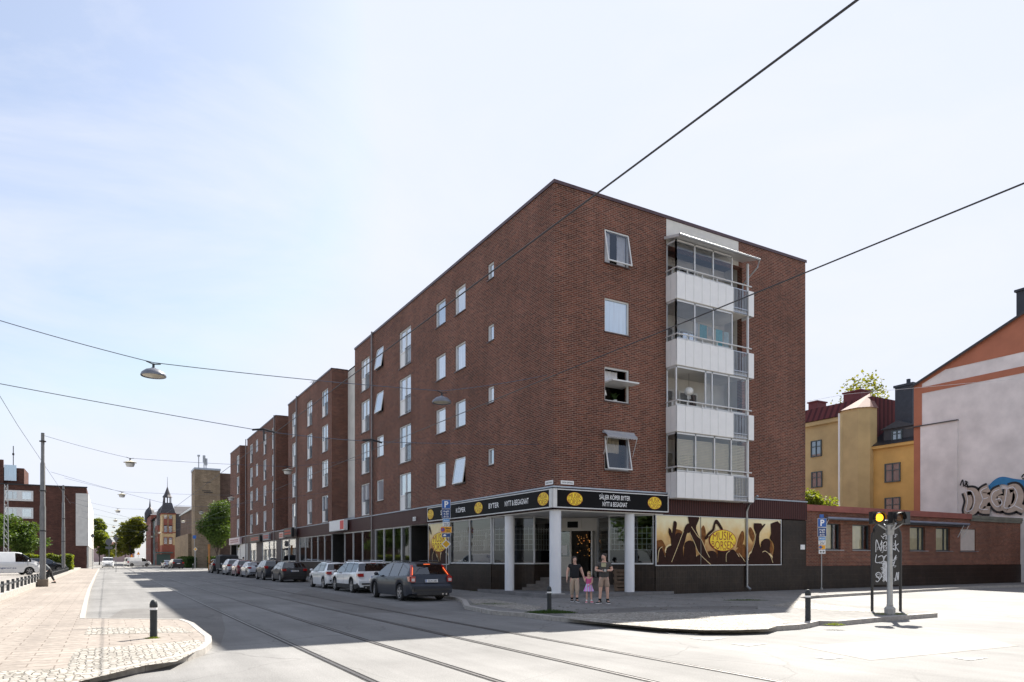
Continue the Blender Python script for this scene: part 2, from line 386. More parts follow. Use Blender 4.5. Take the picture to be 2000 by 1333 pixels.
LEAFY = leafmat('leaf_lime', (.11, .15, .025), (.17, .21, .04), .5)
LEAFD = leafmat('leaf_deep', (.03, .065, .016), (.055, .10, .024), .3)
LEAFA = leafmat('leaf_autumn_lime', (.10, .125, .022), (.16, .165, .03), .45)
BARK = P('bark', (.07, .052, .04), .9, 0, .3, 6, .5, 30)
def leafcloud(mb, clumps, n, size, rng, shell=.55, flat=1.0):
    tot = sum(r**2 for _, r in clumps)
    for c, r in clumps:
        for _ in range(int(n*r*r/tot)):
            while True:
                d = Vector((rng.uniform(-1, 1), rng.uniform(-1, 1), rng.uniform(-1, 1)))
                if .02 < d.length <= 1: break
            d = d.normalized()*(shell+(1-shell)*rng.random()**.6)*rng.uniform(.8, 1.15)
            p = Vector(c)+Vector((d.x*r, d.y*r, d.z*r*flat))
            a = Vector((rng.gauss(0, 1), rng.gauss(0, 1), rng.gauss(0, .6))).normalized()
            b_ = a.cross(Vector((rng.gauss(0, 1), rng.gauss(0, 1), rng.gauss(0, 1)))).normalized()
            s = size*rng.uniform(.6, 1.3)
            mb.add([p-a*s*.5, p-b_*s*.28, p+a*s*.5, p+b_*s*.28], [(0, 1, 2, 3)])
def make_tree(name, label, cat, x, y, h, cw, crown_base, leaves, lsize, seed, lm, group=None, z=0, trunk_r=.18, flat=.8):
    rng = random.Random(seed); t = thing(name, label, cat, (x, y, z), 0, group)
    tr = MB(); pts = [(0, 0, 0), (.04*h*.1, .02, crown_base*.6), (.05, .05, crown_base), (0, .1, h*.75)]
    tr.tube(pts, [trunk_r, trunk_r*.8, trunk_r*.65, trunk_r*.2], 8)
    clumps = []; cz = (crown_base+h)/2; ch = (h-crown_base)/2
    nb = 26 if leaves > 3000 else 14
    for i in range(nb):
        while True:
            d = Vector((rng.uniform(-1, 1), rng.uniform(-1, 1), rng.uniform(-1, 1)))
            if d.length <= 1: break
        d = d*(.45+.55*rng.random())
        taper = 1-.25*max(0, d.z)
        c = (d.x*cw/2*.78*taper, d.y*cw/2*.78*taper, cz+d.z*ch*.78); r = cw*rng.uniform(.13, .23)
        clumps.append((c, r))
        if i % 3 == 0: tr.tube([(.03, .03, crown_base*.85+rng.random()*ch*.5), tuple(Vector(c)*.5+Vector((0, 0, crown_base*.5))), c], [trunk_r*.4, trunk_r*.25, .02], 6)
    tr.build('trunk', BARK, t, smooth=60)
    m = MB(); leafcloud(m, clumps, leaves, lsize, rng, .45, flat); m.build('crown', lm, t)
    return t
# ================================================================== GROUND
m = MB(); m.quad((-900, -300, 0), (900, -300, 0), (900, 1500, 0), (-900, 1500, 0)); tag(m.build('road', ASPH), kind='structure')
def structure(name, mb, mat, **k): return tag(mb.build(name, mat, **k), kind='structure')
# left pavement with bulge
leftw = [(-16.3, 108), (-16.25, 60), (-16.15, 20), (-16.05, 8)]+[G(*p) for p in ((165, 1216), (356, 1218), (378, 1226), (398, 1243), (412, 1254), (413, 1266), (398, 1280), (366, 1292), (283, 1312), (173, 1335))]+[(-17.4, -15.5), (-22, -20), (-34, -22), (-34, 4), (-18.8, 4), (-18.8, 108)]
m = MB(); m.prism(leftw, -.05, .11); structure('left_pavement', m, SLAB_L)
def kerb_line(mb, pts, wd, z0, z1, side=1, gap=1.2):
    P2 = []; wd += .008
    for i in range(len(pts)-1):
        a = Vector(pts[i]); b = Vector(pts[i+1]); n = max(1, int((b-a).length/gap))
        for k in range(n): P2.append(a.lerp(b, k/n))
    P2.append(Vector(pts[-1])); offs = []; OUT = []
    for i, p in enumerate(P2):
        t = (P2[min(i+1, len(P2)-1)]-P2[max(i-1, 0)]).normalized(); offs.append(p+Vector((-t.y, t.x))*wd*side); OUT.append(p-Vector((-t.y, t.x))*.008*side)
    for i in range(len(P2)-1):
        a, b, c, d = OUT[i], OUT[i+1], offs[i+1], offs[i]
        if (b-a).length < .02: continue
        e = .006
        a2 = a.lerp(b, e); b2 = b.lerp(a, e); d2 = d.lerp(c, e); c2 = c.lerp(d, e)
        mb.prism([(q.x, q.y) for q in (a2, b2, c2, d2)], z0, z1)
m = MB(); kerb_line(m, leftw[:14], .11, -.03, .118, -1); structure('left_kerb', m, GRANITE)
# cobbles on the bulge
m = MB(); m.prism([G(*p, .115) for p in ((345, 1292), (392, 1268), (404, 1256), (385, 1250), (300, 1258), (150, 1268), (140, 1282), (130, 1305), (0, 1312), (-60, 1400), (160, 1330), (283, 1300))], .10, .1145, side=False); structure('left_cobbles', m, COBBLE)
m = MB(); m.prism([G(*p, .115) for p in ((172, 1226), (350, 1226), (378, 1236), (330, 1236), (165, 1240))], .10, .1145, side=False); structure('left_cobble_strip', m, COBBLE)
# raised car park behind the low wall
m = MB(); m.prism([(-18.95, 2), (-18.95, 112), (-90, 112), (-90, 2)], -.1, .25); structure('car_park_ground', m, ASPH3)
m = MB(); kerb_line(m, [(-18.8, 2.0), (-18.8, 100)], .17, 0, .36, 1, 1.5); structure('car_park_kerb', m, GRANITE)
# right pavement + plaza
front = [(-2.75, 86), (-2.85, 40), (-2.95, 12), (-3.05, 4.3), (-3.3, 2.2), (-3.8, .6)]+[G(*p) for p in ((908, 1190), (960, 1201), (1025, 1206), (1077, 1213), (1175, 1220), (1295, 1231), (1373, 1235), (1440, 1235.5), (1500, 1234), (1560, 1230), (1580, 1227), (1600, 1222), (1637, 1223), (1708, 1216), (1780, 1210), (1831, 1206))]
back = [G(*p) for p in ((1826, 1203), (1700, 1192), (1620, 1184), (1560, 1172.5), (1600, 1168.5), (1703, 1162), (1800, 1156), (1920, 1149.5), (2000, 1147))]+[(46, -3.1)]
plz = front+back+[(60, -3.2), (60, .3), (15.3, .3), (5.2, .3), (.3, 5.2), (.3, 86)]
m = MB(); m.prism(plz, -.05, .11); structure('right_pavement', m, SLAB)
m = MB(); kerb_line(m, front, .17, -.03, .118, 1, 1.3); kerb_line(m, back[4:]+[(60, -3.2)], .15, -.03, .118, 1, 1.3); structure('right_kerb', m, GRANITE)
m = MB(); m.prism([G(*p, .115) for p in ((1180, 1217), (1290, 1227), (1373, 1231), (1440, 1231), (1500, 1229), (1540, 1216), (1500, 1200), (1400, 1196), (1250, 1196), (1100, 1201), (1110, 1209))], .10, .1145, side=False); structure('plaza_cobbles', m, COBBLE)
m = MB(); m.prism([G(*p, .115) for p in ((925, 1180), (1040, 1194), (1060, 1186), (960, 1171), (915, 1170))], .10, .1145, side=False); structure('corner_cobbles', m, COBBLE)
m = MB(); m.prism([G(*p, .115) for p in ((1500, 1184), (1640, 1194), (1720, 1196), (1700, 1190), (1620, 1182), (1556, 1174))], .10, .1145, side=False); structure('island_cobbles', m, COBBLE)
m = MB(); m.prism([G(*p, .115) for p in ((1060, 1196), (1250, 1186), (1400, 1184), (1480, 1184), (1480, 1190), (1300, 1191), (1080, 1203))], .10, .1135, side=False); structure('pavement_patch', m, ASPH2)
# asphalt patches on the carriageway
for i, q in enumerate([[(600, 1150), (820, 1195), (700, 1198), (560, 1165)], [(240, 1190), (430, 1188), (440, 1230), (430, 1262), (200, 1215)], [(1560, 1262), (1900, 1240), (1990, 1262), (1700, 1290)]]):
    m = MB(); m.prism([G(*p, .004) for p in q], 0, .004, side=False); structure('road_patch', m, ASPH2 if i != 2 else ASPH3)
# tram rails
for k, x in enumerate((-12.35, -10.88, -9.08, -7.62)):
    m = MB(); m.box(x-.055, x+.075, -60, 300, 0, .004, 1); m.box(x-.028, x+.022, -60, 300, .004, .012, 0)
    m.box(x+.06, x+.075, -60, 300, .004, .012, 0)
    tag(m.build('tram_rail', [RAILST, GROOVE]), ['westernmost tram rail set in the asphalt nearest the left pavement', 'second tram rail from the left pavement in the asphalt', 'third tram rail from the left pavement in the asphalt', 'tram rail set in the asphalt nearest the parked cars'][k], 'tram rail', 'tram rails running down the street')
# faded white markings on the side street
PAINT = P('road_paint', (.45, .44, .42), .8, 0, .25, 9)
for k, q in enumerate([(1345, 1246, 1420, 1251), (1425, 1257, 1500, 1262), (1590, 1284, 1650, 1288), (1860, 1285, 1930, 1290)]):
    m = MB(); a = G(q[0], q[1], .008); b = G(q[2], q[1], .008); c = G((q[0]+q[2])/2, q[3], .008)
    m.prism([a, b, c], .003, .008, side=False); structure('road_marking', m, PAINT)
# drain grate by the kerb
gx, gy = G(1332, 1238); t = thing('drain_grate', 'slotted iron drain grate in the gutter beside the plaza kerb', 'drain grate', (gx, gy, 0), R(-28))
m = MB(); m.box(-.32, .32, -.18, .18, 0, .008); m.build('frame', CONC, t)
m = MB(); [m.box(-.27+i*.055, -.245+i*.055, -.13, .13, .008, .013) for i in range(10)]; m.build('slots', GROOVE, t)
# ================================================================== WALL HELPERS
class Pl:
    def __init__(s, O, D, Nn): s.O = Vector((O[0], O[1], 0)); s.D = Vector((D[0], D[1], 0)).normalized(); s.N = Vector((Nn[0], Nn[1], 0)).normalized()
    def p(s, u, z, d=0): q = s.O+s.D*u+s.N*d; return (q.x, q.y, z)
    def box(s, mb, u0, u1, z0, z1, d0, d1, mi=0): return mb.obox(s.O, s.D, (0, 0, 1), s.N, (min(u0, u1), max(u0, u1)), (z0, z1), (d0, d1), mi)
PL = Pl((0, 0), (0, 1), (-1, 0)); PR = Pl((0, 0), (1, 0), (0, -1))
def wall(mb, pl, u0, u1, z0, z1, holes=(), rev=.2, mi=0, d=0):
    holes = [(min(a, b), max(a, b), c, e) for a, b, c, e in holes]
    us = sorted({u0, u1}|{x for h in holes for x in h[:2] if u0 < x < u1}); zs = sorted({z0, z1}|{x for h in holes for x in h[2:4] if z0 < x < z1})
    flip = pl.D.cross(Vector((0, 0, 1))).dot(pl.N) < 0
    def q(a, b, c, e):
        f = [a, b, c, e]; mb.quad(*(f[::-1] if flip else f), mi)
    for i in range(len(us)-1):
        zr = None
        for j in range(len(zs)-1):
            cu, cz = (us[i]+us[i+1])/2, (zs[j]+zs[j+1])/2
            if any(h[0] < cu < h[1] and h[2] < cz < h[3] for h in holes): continue
            q(pl.p(us[i], zs[j], d), pl.p(us[i+1], zs[j], d), pl.p(us[i+1], zs[j+1], d), pl.p(us[i], zs[j+1], d))
    for a, b, c, e in holes:
        q(pl.p(a, c, d), pl.p(a, c, d-rev), pl.p(a, e, d-rev), pl.p(a, e, d)) if flip is None else None
        for (x0, y0, x1, y1) in ((a, c, a, e), (a, e, b, e), (b, e, b, c), (b, c, a, c)):
            q(pl.p(x0, y0, d), pl.p(x1, y1, d), pl.p(x1, y1, d-rev), pl.p(x0, y0, d-rev))
SASH = P('sash_white', (.66, .66, .65), .4, 0, .05)
SILL = P('sill_metal', (.10, .07, .065), .4, .4, .1)
RAILD = P('rail_dark', (.06, .06, .07), .4, .4, .1)
def window(par, pl, u0, u1, z0, z1, kind='single', pane=None, d=-.09, label=None, side=1):
    if u0 > u1: u0, u1 = u1, u0
    fw = .055; pane = pane or PANE1
    m = MB(); pl.box(m, u0, u0+fw, z0, z1, d-.07, d+.04); pl.box(m, u1-fw, u1, z0, z1, d-.07, d+.04)
    pl.box(m, u0+fw, u1-fw, z1-fw, z1, d-.07, d+.038); pl.box(m, u0+fw, u1-fw, z0, z0+fw, d-.07, d+.038)
    um = (u0+u1)/2; zm = z0+(z1-z0)*.42
    if kind == 'french':
        pl.box(m, um-.04, um+.04, z0+fw, z1-fw, d-.06, d+.03)
        a, b = (um+.04, u1-fw) if side > 0 else (u0+fw, um-.04)
    f = m.build('window', SASH, par)
    if label: f['label'] = label
    s_ = MB(); pl.box(s_, u0-.03, u1+.03, z0-.045, z0-.002, -.02, .05); s_.build('sill', SILL, f)
    if kind in ('single', 'blue'):
        p = MB(); pl.box(p, u0+fw, u1-fw, z0+fw, z1-fw, d-.05, d-.02); p.build('pane', pane, f)
    elif kind == 'french':
        c0, c1 = (u0+fw, um-.04) if side > 0 else (um+.04, u1-fw)
        p = MB(); pl.box(p, c0, c1, z0+fw, z1-fw, d-.05, d-.02); pl.box(p, min(a, b), max(a, b), zm+.03, z1-fw, d-.05, d-.02); p.build('pane', pane, f)
        p = MB(); pl.box(p, min(a, b), max(a, b), z0+fw, zm-.03, d-.04, d+.0); pl.box(p, min(a, b), max(a, b), zm-.03, zm+.03, d-.04, d+.03); p.build('panel', WPANEL, f)
        p = MB(); e0, e1 = (u0+.01, um) if side > 0 else (um, u1-.01)
        pl.box(p, e0, e1, z0+1.02, z0+1.06, d+.05, d+.09); pl.box(p, e0, e1, z0+.08, z0+.11, d+.05, d+.09)
        for k in range(7): x = e0+(e1-e0)*k/6; pl.box(p, x-.01, x+.01, z0+.08, z0+1.04, d+.06, d+.08)
        p.build('railing', RAILD, f)
    elif kind == 'tilt':
        ang = R(9 if label is None else 11); hh = z1-z0-.02
        o = pl.O+pl.D*um+Vector((0, 0, z1-.03))+pl.N*(d+.02)
        V = Vector((0, 0, -math.cos(ang)))+pl.N*math.sin(ang); Wn = pl.N*math.cos(ang)+Vector((0, 0, math.sin(ang)))
        hw = (u1-u0)/2-.01; g = MB()
        g.obox(o, pl.D, V, Wn, (-hw, -hw+.05), (0, hh), (0, .04)); g.obox(o, pl.D, V, Wn, (hw-.05, hw), (0, hh), (0, .04))
        g.obox(o, pl.D, V, Wn, (-hw+.05, hw-.05), (0, .05), (0, .038)); g.obox(o, pl.D, V, Wn, (-hw+.05, hw-.05), (hh-.05, hh), (0, .038))
        g.build('sash', SASH, f)
        g = MB(); g.obox(o, pl.D, V, Wn, (-hw+.05, hw-.05), (.05, hh-.05), (.01, .02)) if label is None else g.quad(*[o+pl.D*a_+V*b_+Wn*.015 for a_, b_ in ((-hw+.05, hh-.05), (hw-.05, hh-.05), (hw-.05, .05), (-hw+.05, .05))]); g.build('pane', PANEB2 if label is None else GLASSB, f)
        g = MB(); pl.box(g, u0+fw, u1-fw, z0+fw, z1-fw, d-.5, d-.47); g.build('dark_backing', DARKIN, f)  # black sheet close behind the opening, in place of an unlit room
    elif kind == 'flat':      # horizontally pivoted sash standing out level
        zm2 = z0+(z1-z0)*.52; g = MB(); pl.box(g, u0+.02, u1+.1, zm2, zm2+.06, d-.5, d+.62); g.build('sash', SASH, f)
        g = MB(); pl.box(g, u0+fw, u1-fw, z0+fw, z1-fw, d-1.2, d-1.15); g.build('dark_backing', DARKIN, f)
    return f
# ================================================================== MAIN BRICK BUILDING
ROOFZ = 16.67; WX = onY(1573)      # east end of the right front
bld = thing('apartment_building', 'long brown brick corner block of flats with ground floor shops and white balconies', 'building', (0, 0, 0))
FH = 2.87
Y1, Y2, Y3, Y4, Y5, Y6, YE = onX(693), onX(648), onX(563), onX(539), onX(483), onX(469), onX(450)
BZ = 4.55
def rowsX(pxa, pxb, yt, yb, n=4):            # window column on the street front: sizes from its top row
    ua, ub = onX(pxa), onX(pxb); zt, zb = zat(yt, 0, ub), zat(yb, 0, ub)
    return [(ub, ua, zb-FH*r, zt-FH*r) for r in range(n)]
cols1 = {'A': rowsX(952.5, 964.5, 509, 541), 'B': rowsX(888.5, 909, 552, 604), 'C': rowsX(851, 870, 581, 629.5), 'D': rowsX(779.5, 802.5, 634, 708), 'E': rowsX(735.5, 749, 674, 715), 'F': rowsX(705, 721.5, 694.5, 757)}
cols2 = {'G': rowsX(628, 640.5, 757, 810), 'H': rowsX(599, 609.5, 780, 829), 'I': rowsX(570, 579.5, 802, 850)}
cols3 = {'J': rowsX(530.5, 536, 833, 875), 'K': rowsX(514, 520, 846, 886), 'L': rowsX(499, 503.5, 857, 882), 'M': rowsX(488, 493.5, 866, 903)}
cols4 = {'N': rowsX(462, 467, 888, 922)}
def holes(c): return [h for r in c.values() for h in r]
H1, H2, H3, H4 = map(holes, (cols1, cols2, cols3, cols4))
rx0, rx1 = onY(1181), onY(1229); zt0 = zat(446, rx0, 0); zb0 = zat(512.5, rx0, 0)
HR = [(rx0, rx1, zb0-FH*r, zt0-FH*r) for r in range(4)]
BX0, BX1 = onY(1301), 10.62                # balcony bay
bayz0 = 4.6
m = MB()
wall(m, PL, 0, Y1, BZ, ROOFZ, H1); wall(m, PL, Y2, Y3, BZ, ROOFZ, H2); wall(m, PL, Y4, Y5, BZ, ROOFZ, H3); wall(m, PL, Y6, YE, BZ, ROOFZ, H4)
wall(m, PR, 0, WX, BZ, ROOFZ, HR+[(BX0, BX1, 4.6, 15.42)], rev=.3)
for a, b in ((Y2, 0), (Y4, 0), (Y6, 0)):   # far side walls of the recesses (facing the camera)
    wall(m, Pl((0, a), (1, 0), (0, -1)), 0, 1.3, BZ, ROOFZ)
for a in (Y1, Y3, Y5): wall(m, Pl((0, a), (1, 0), (0, 1)), 0, 1.3, BZ, ROOFZ)
# east side, rear, far end
m.quad((WX, 0, 0), (WX, 12, 0), (WX, 12, ROOFZ), (WX, 0, ROOFZ)); m.quad((WX, 12, 0), (12, 12, 0), (12, 12, ROOFZ), (WX, 12, ROOFZ))
m.quad((12, 12, 0), (12, YE, 0), (12, YE, ROOFZ), (12, 12, ROOFZ)); m.quad((12, YE, 0), (0, YE, 0), (0, YE, ROOFZ), (12, YE, ROOFZ))
m.build('wall', BRICK, bld)
# balcony loggia shell in white render, stair recess walls
m = MB(); wall(m, Pl((0, 1.1), (1, 0), (0, -1)), BX0, BX1, 4.6, 15.6)
wall(m, Pl((BX0, 0), (0, 1), (1, 0)), .302, 1.1, 4.6, 15.6); wall(m, Pl((BX1, 0), (0, 1), (-1, 0)), .302, 1.1, 4.6, 15.6)
m.build('balcony_back_wall', PLASTER, bld)
HW = []
for (a, b) in ((Y1, Y2),):
    for r in range(4): HW.append((a+2.3, a+3.5, 5.55+FH*(3-r), 7.1+FH*(3-r)))
m = MB(); wall(m, Pl((1.3, 0), (0, 1), (-1, 0)), Y1, Y2, BZ, ROOFZ-.1, HW, .15); m.build('stair_wall', PLASTER, bld)
for i, h in enumerate(HW): window(bld, Pl((1.3, 0), (0, 1), (-1, 0)), *h, kind='tilt' if i in (1, 2) else 'single', pane=PANE2)
m = MB(); wall(m, Pl((1.3, 0), (0, 1), (-1, 0)), Y3, Y4, BZ, ROOFZ-.1); wall(m, Pl((1.3, 0), (0, 1), (-1, 0)), Y5, Y6, BZ, ROOFZ-.1); m.build('recess_wall', BRICK, bld)
m = MB(); wall(m, PR, BX0, 10.36, 15.45, ROOFZ-.07, d=.012); m.build('roof_panel', PLASTER, bld)
# roof slab and metal coping
m = MB(); m.prism([(0, 0), (WX, 0), (WX, 12), (12, 12), (12, YE), (0, YE), (0, Y6), (1.3, Y6), (1.3, Y5), (0, Y5), (0, Y4), (1.3, Y4), (1.3, Y3), (0, Y3), (0, Y2), (1.3, Y2), (1.3, Y1), (0, Y1)], ROOFZ-.01, ROOFZ+.02, side=False); m.build('roof', P('roof_felt', (.06, .05, .05), .9), bld)
COP = P('coping', (.085, .05, .055), .4, .4, .15)
m = MB()
for a, b in ((-.05, Y1), (Y2, Y3), (Y4, Y5), (Y6, YE)): m.box(-.05, .3, a, b, ROOFZ+.02, ROOFZ+.075); m.box(-.05, -.03, a, b, ROOFZ-.06, ROOFZ+.02)
m.box(.3, WX+.05, -.05, .3, ROOFZ+.02, ROOFZ+.075); m.box(-.03, WX+.05, -.05, -.03, ROOFZ-.06, ROOFZ+.02)
for a in (Y2, Y4, Y6): m.box(.3, 1.3, a-.05, a+.3, ROOFZ+.02, ROOFZ+.075)
m.build('coping', COP, bld)
# lower roofs over the shop front in the recesses, floor slab above shops, flashing
m = MB()
FLA = P('flashing', (.36, .40, .45), .45, .6, .12)
for a, b in ((Y1, Y2), (Y3, Y4), (Y5, Y6)): m.add([(-.12, a, 4.5), (-.12, b, 4.5), (1.3, b, 4.95), (1.3, a, 4.95)], [(0, 1, 2, 3)])
m.box(-.14, .0, -.14, YE, 4.5, 4.56); m.box(0, WX, -.14, 0, 4.5, 4.56); m.build('flashing', FLA, bld)
m = MB(); m.box(.02, 11.9, 5.4, YE, 3.62, 3.7); m.box(.02, WX-.02, .02, 11.9, 4.48, 4.55); m.build('floor_slab', PLASTER, bld)
# windows
FROW = ['top', 'third', 'second', 'first']
for nm, rows in cols1.items():
    for r, h in enumerate(rows):
        if nm in 'DF': k = 'french'
        elif (nm, r) in (('E', 0), ('E', 1), ('B', 3)): k = 'tilt'
        else: k = 'single'
        pn = PANEBLUE if nm in 'ABC' and r < 3 else PANE1
        window(bld, PL, *h, kind=k, pane=PANE3 if (nm, r) == ('A', 3) else (PANE1, PANE2, PANEB2, PANE2)[(r*3+ord(nm)*2) % 4], side=1)
for cs in (cols2, cols3, cols4):
    for nm, rows in cs.items():
        for r, h in enumerate(rows): window(bld, PL, *h, kind='single' if nm == 'L' else 'french', pane=(PANE1, PANE2, PANEB2)[(r*2+ord(nm)) % 3])
window(bld, PR, *HR[0], kind='tilt', label='tilted open window with net curtains')
window(bld, PR, *HR[1], kind='single', pane=PANEBLUE, label='closed window reflecting blue sky')
f = window(bld, PR, *HR[2], kind='flat', label='window with its sash pivoted level over a potted plant')
window(bld, PR, *HR[3], kind='tilt', label='tilted open window below a small awning')
# curtain, lamp, plant in the right front windows
CURT = P('curtain', (.75, .75, .78), .9, 0, .1)
def curtain(pl, u0, u1, z0, z1, d, mat, par, name='curtain'):
    m = MB(); n = 16; vs = []
    for i in range(n+1):
        u = u0+(u1-u0)*i/n; dd = d+.02*math.sin(i*2.1)
        vs += [pl.p(u, z0, dd), pl.p(u, z1, dd)]
    m.add(vs, [(2*i, 2*i+2, 2*i+3, 2*i+1) for i in range(n)]); return m.build(name, mat, par)
u0, u1, z0, z1 = HR[0]; curtain(PR, u0+.05, u0+.42, z0+.05, z1-.05, -.22, CURT, bld); curtain(PR, u1-.5, u1-.05, z0+.05, z1-.05, -.22, CURT, bld)
u0, u1, z0, z1 = HR[3]; curtain(PR, u0+.05, u1-.4, z0+.75, z1-.05, -.22, P('curtain_cream', (.6, .52, .38), .9), bld)
u0, u1, z0, z1 = HR[2]; curtain(PR, u0+.05, u1-.35, z0+.85, z1-.05, -.4, CURT, bld)
t = thing('potted_plant', 'spiky green houseplant in a white pot inside the level-open window', 'plant', (u0+.78, .32, z0+.0))
m = MB(); m.lathe([(0, 0), (.07, 0), (.1, .16), (0, .15)], 14); m.build('pot', WHITE, t, smooth=40)
m = MB(); rg = random.Random(3)
for i in range(16):
    a = rg.uniform(0, 6.3); l = rg.uniform(.25, .45); e = rg.uniform(.1, .3)
    m.tube([(0, 0, .14), (math.cos(a)*e*.5, math.sin(a)*e*.5, .14+l*.6), (math.cos(a)*e, math.sin(a)*e, .14+l*.75)], [.012, .014, .002], 4)
m.build('leaves', LEAFD, t)
t = thing('table_lamp', 'small white table lamp inside the level-open window', 'lamp', (u0+.2, .30, z0))
m = MB(); m.lathe([(0, 0), (.06, 0), (.012, .02), (.012, .28)], 12); m.build('stand', DARK, t)
m = MB(); m.lathe([(.12, .28), (.07, .5)], 16); m.build('lamp_shade', WHITE, t, smooth=60)
# small awning over the lowest window
u0, u1, z0, z1 = HR[3]
aw = thing('window_awning', 'small rolled awning with scalloped edge over the lowest window of the right front', 'awning', ((u0+u1)/2, 0, z1))
m = MB(); ul, uh = -.78, .82
m.tube([(ul, -.09, .14), (uh, -.09, .14)], .07, 12); n = 12
for i in range(n):
    a, b = ul+(uh-ul)*i/n, ul+(uh-ul)*(i+1)/n; c = (a+b)/2
    m.add([(a, -.16, .12), (b, -.16, .12), (b, -.34, -.02), (b, -.35, -.09), (c, -.35, -.14), (a, -.35, -.09), (a, -.34, -.02)], [(0, 1, 2, 6), (6, 2, 3, 4, 5)])
m.build('canopy', P('awning_grey', (.34, .34, .36), .8, 0, .1), aw)
m = MB(); [m.tube([(x, -.05, -.8), (x, -.36, -.04)], .014, 6) for x in (ul+.03, uh-.03)]; m.build('arm', ALU, aw)
# drainpipes
def pipe(pxs, z1=ROOFZ+.1, z0=.1, r=.06, d=.12, u=None):
    u = onX(pxs) if u is None else u
    m = MB(); m.tube([(-d, u, z0), (-d, u, z1)], r, 10)
    for z in (2, 5, 8, 11, 14): m.tube([(-d, u, z), (-d, u, z+.05)], r+.015, 10)
    m.build('drainpipe', PIPE, bld, smooth=50)
for q in (729.5, 581.5, 537.5, 482): pipe(q)
dpx = onY(1455); m = MB(); m.tube([(dpx, -.75, 4.6), (dpx, -.22, 4.2), (dpx, -.12, 3.9), (dpx, -.12, .5), (dpx, -.14, .35), (dpx+.02, -.32, .22)], .055, 10); m.build('drainpipe', STEEL, bld, smooth=50)
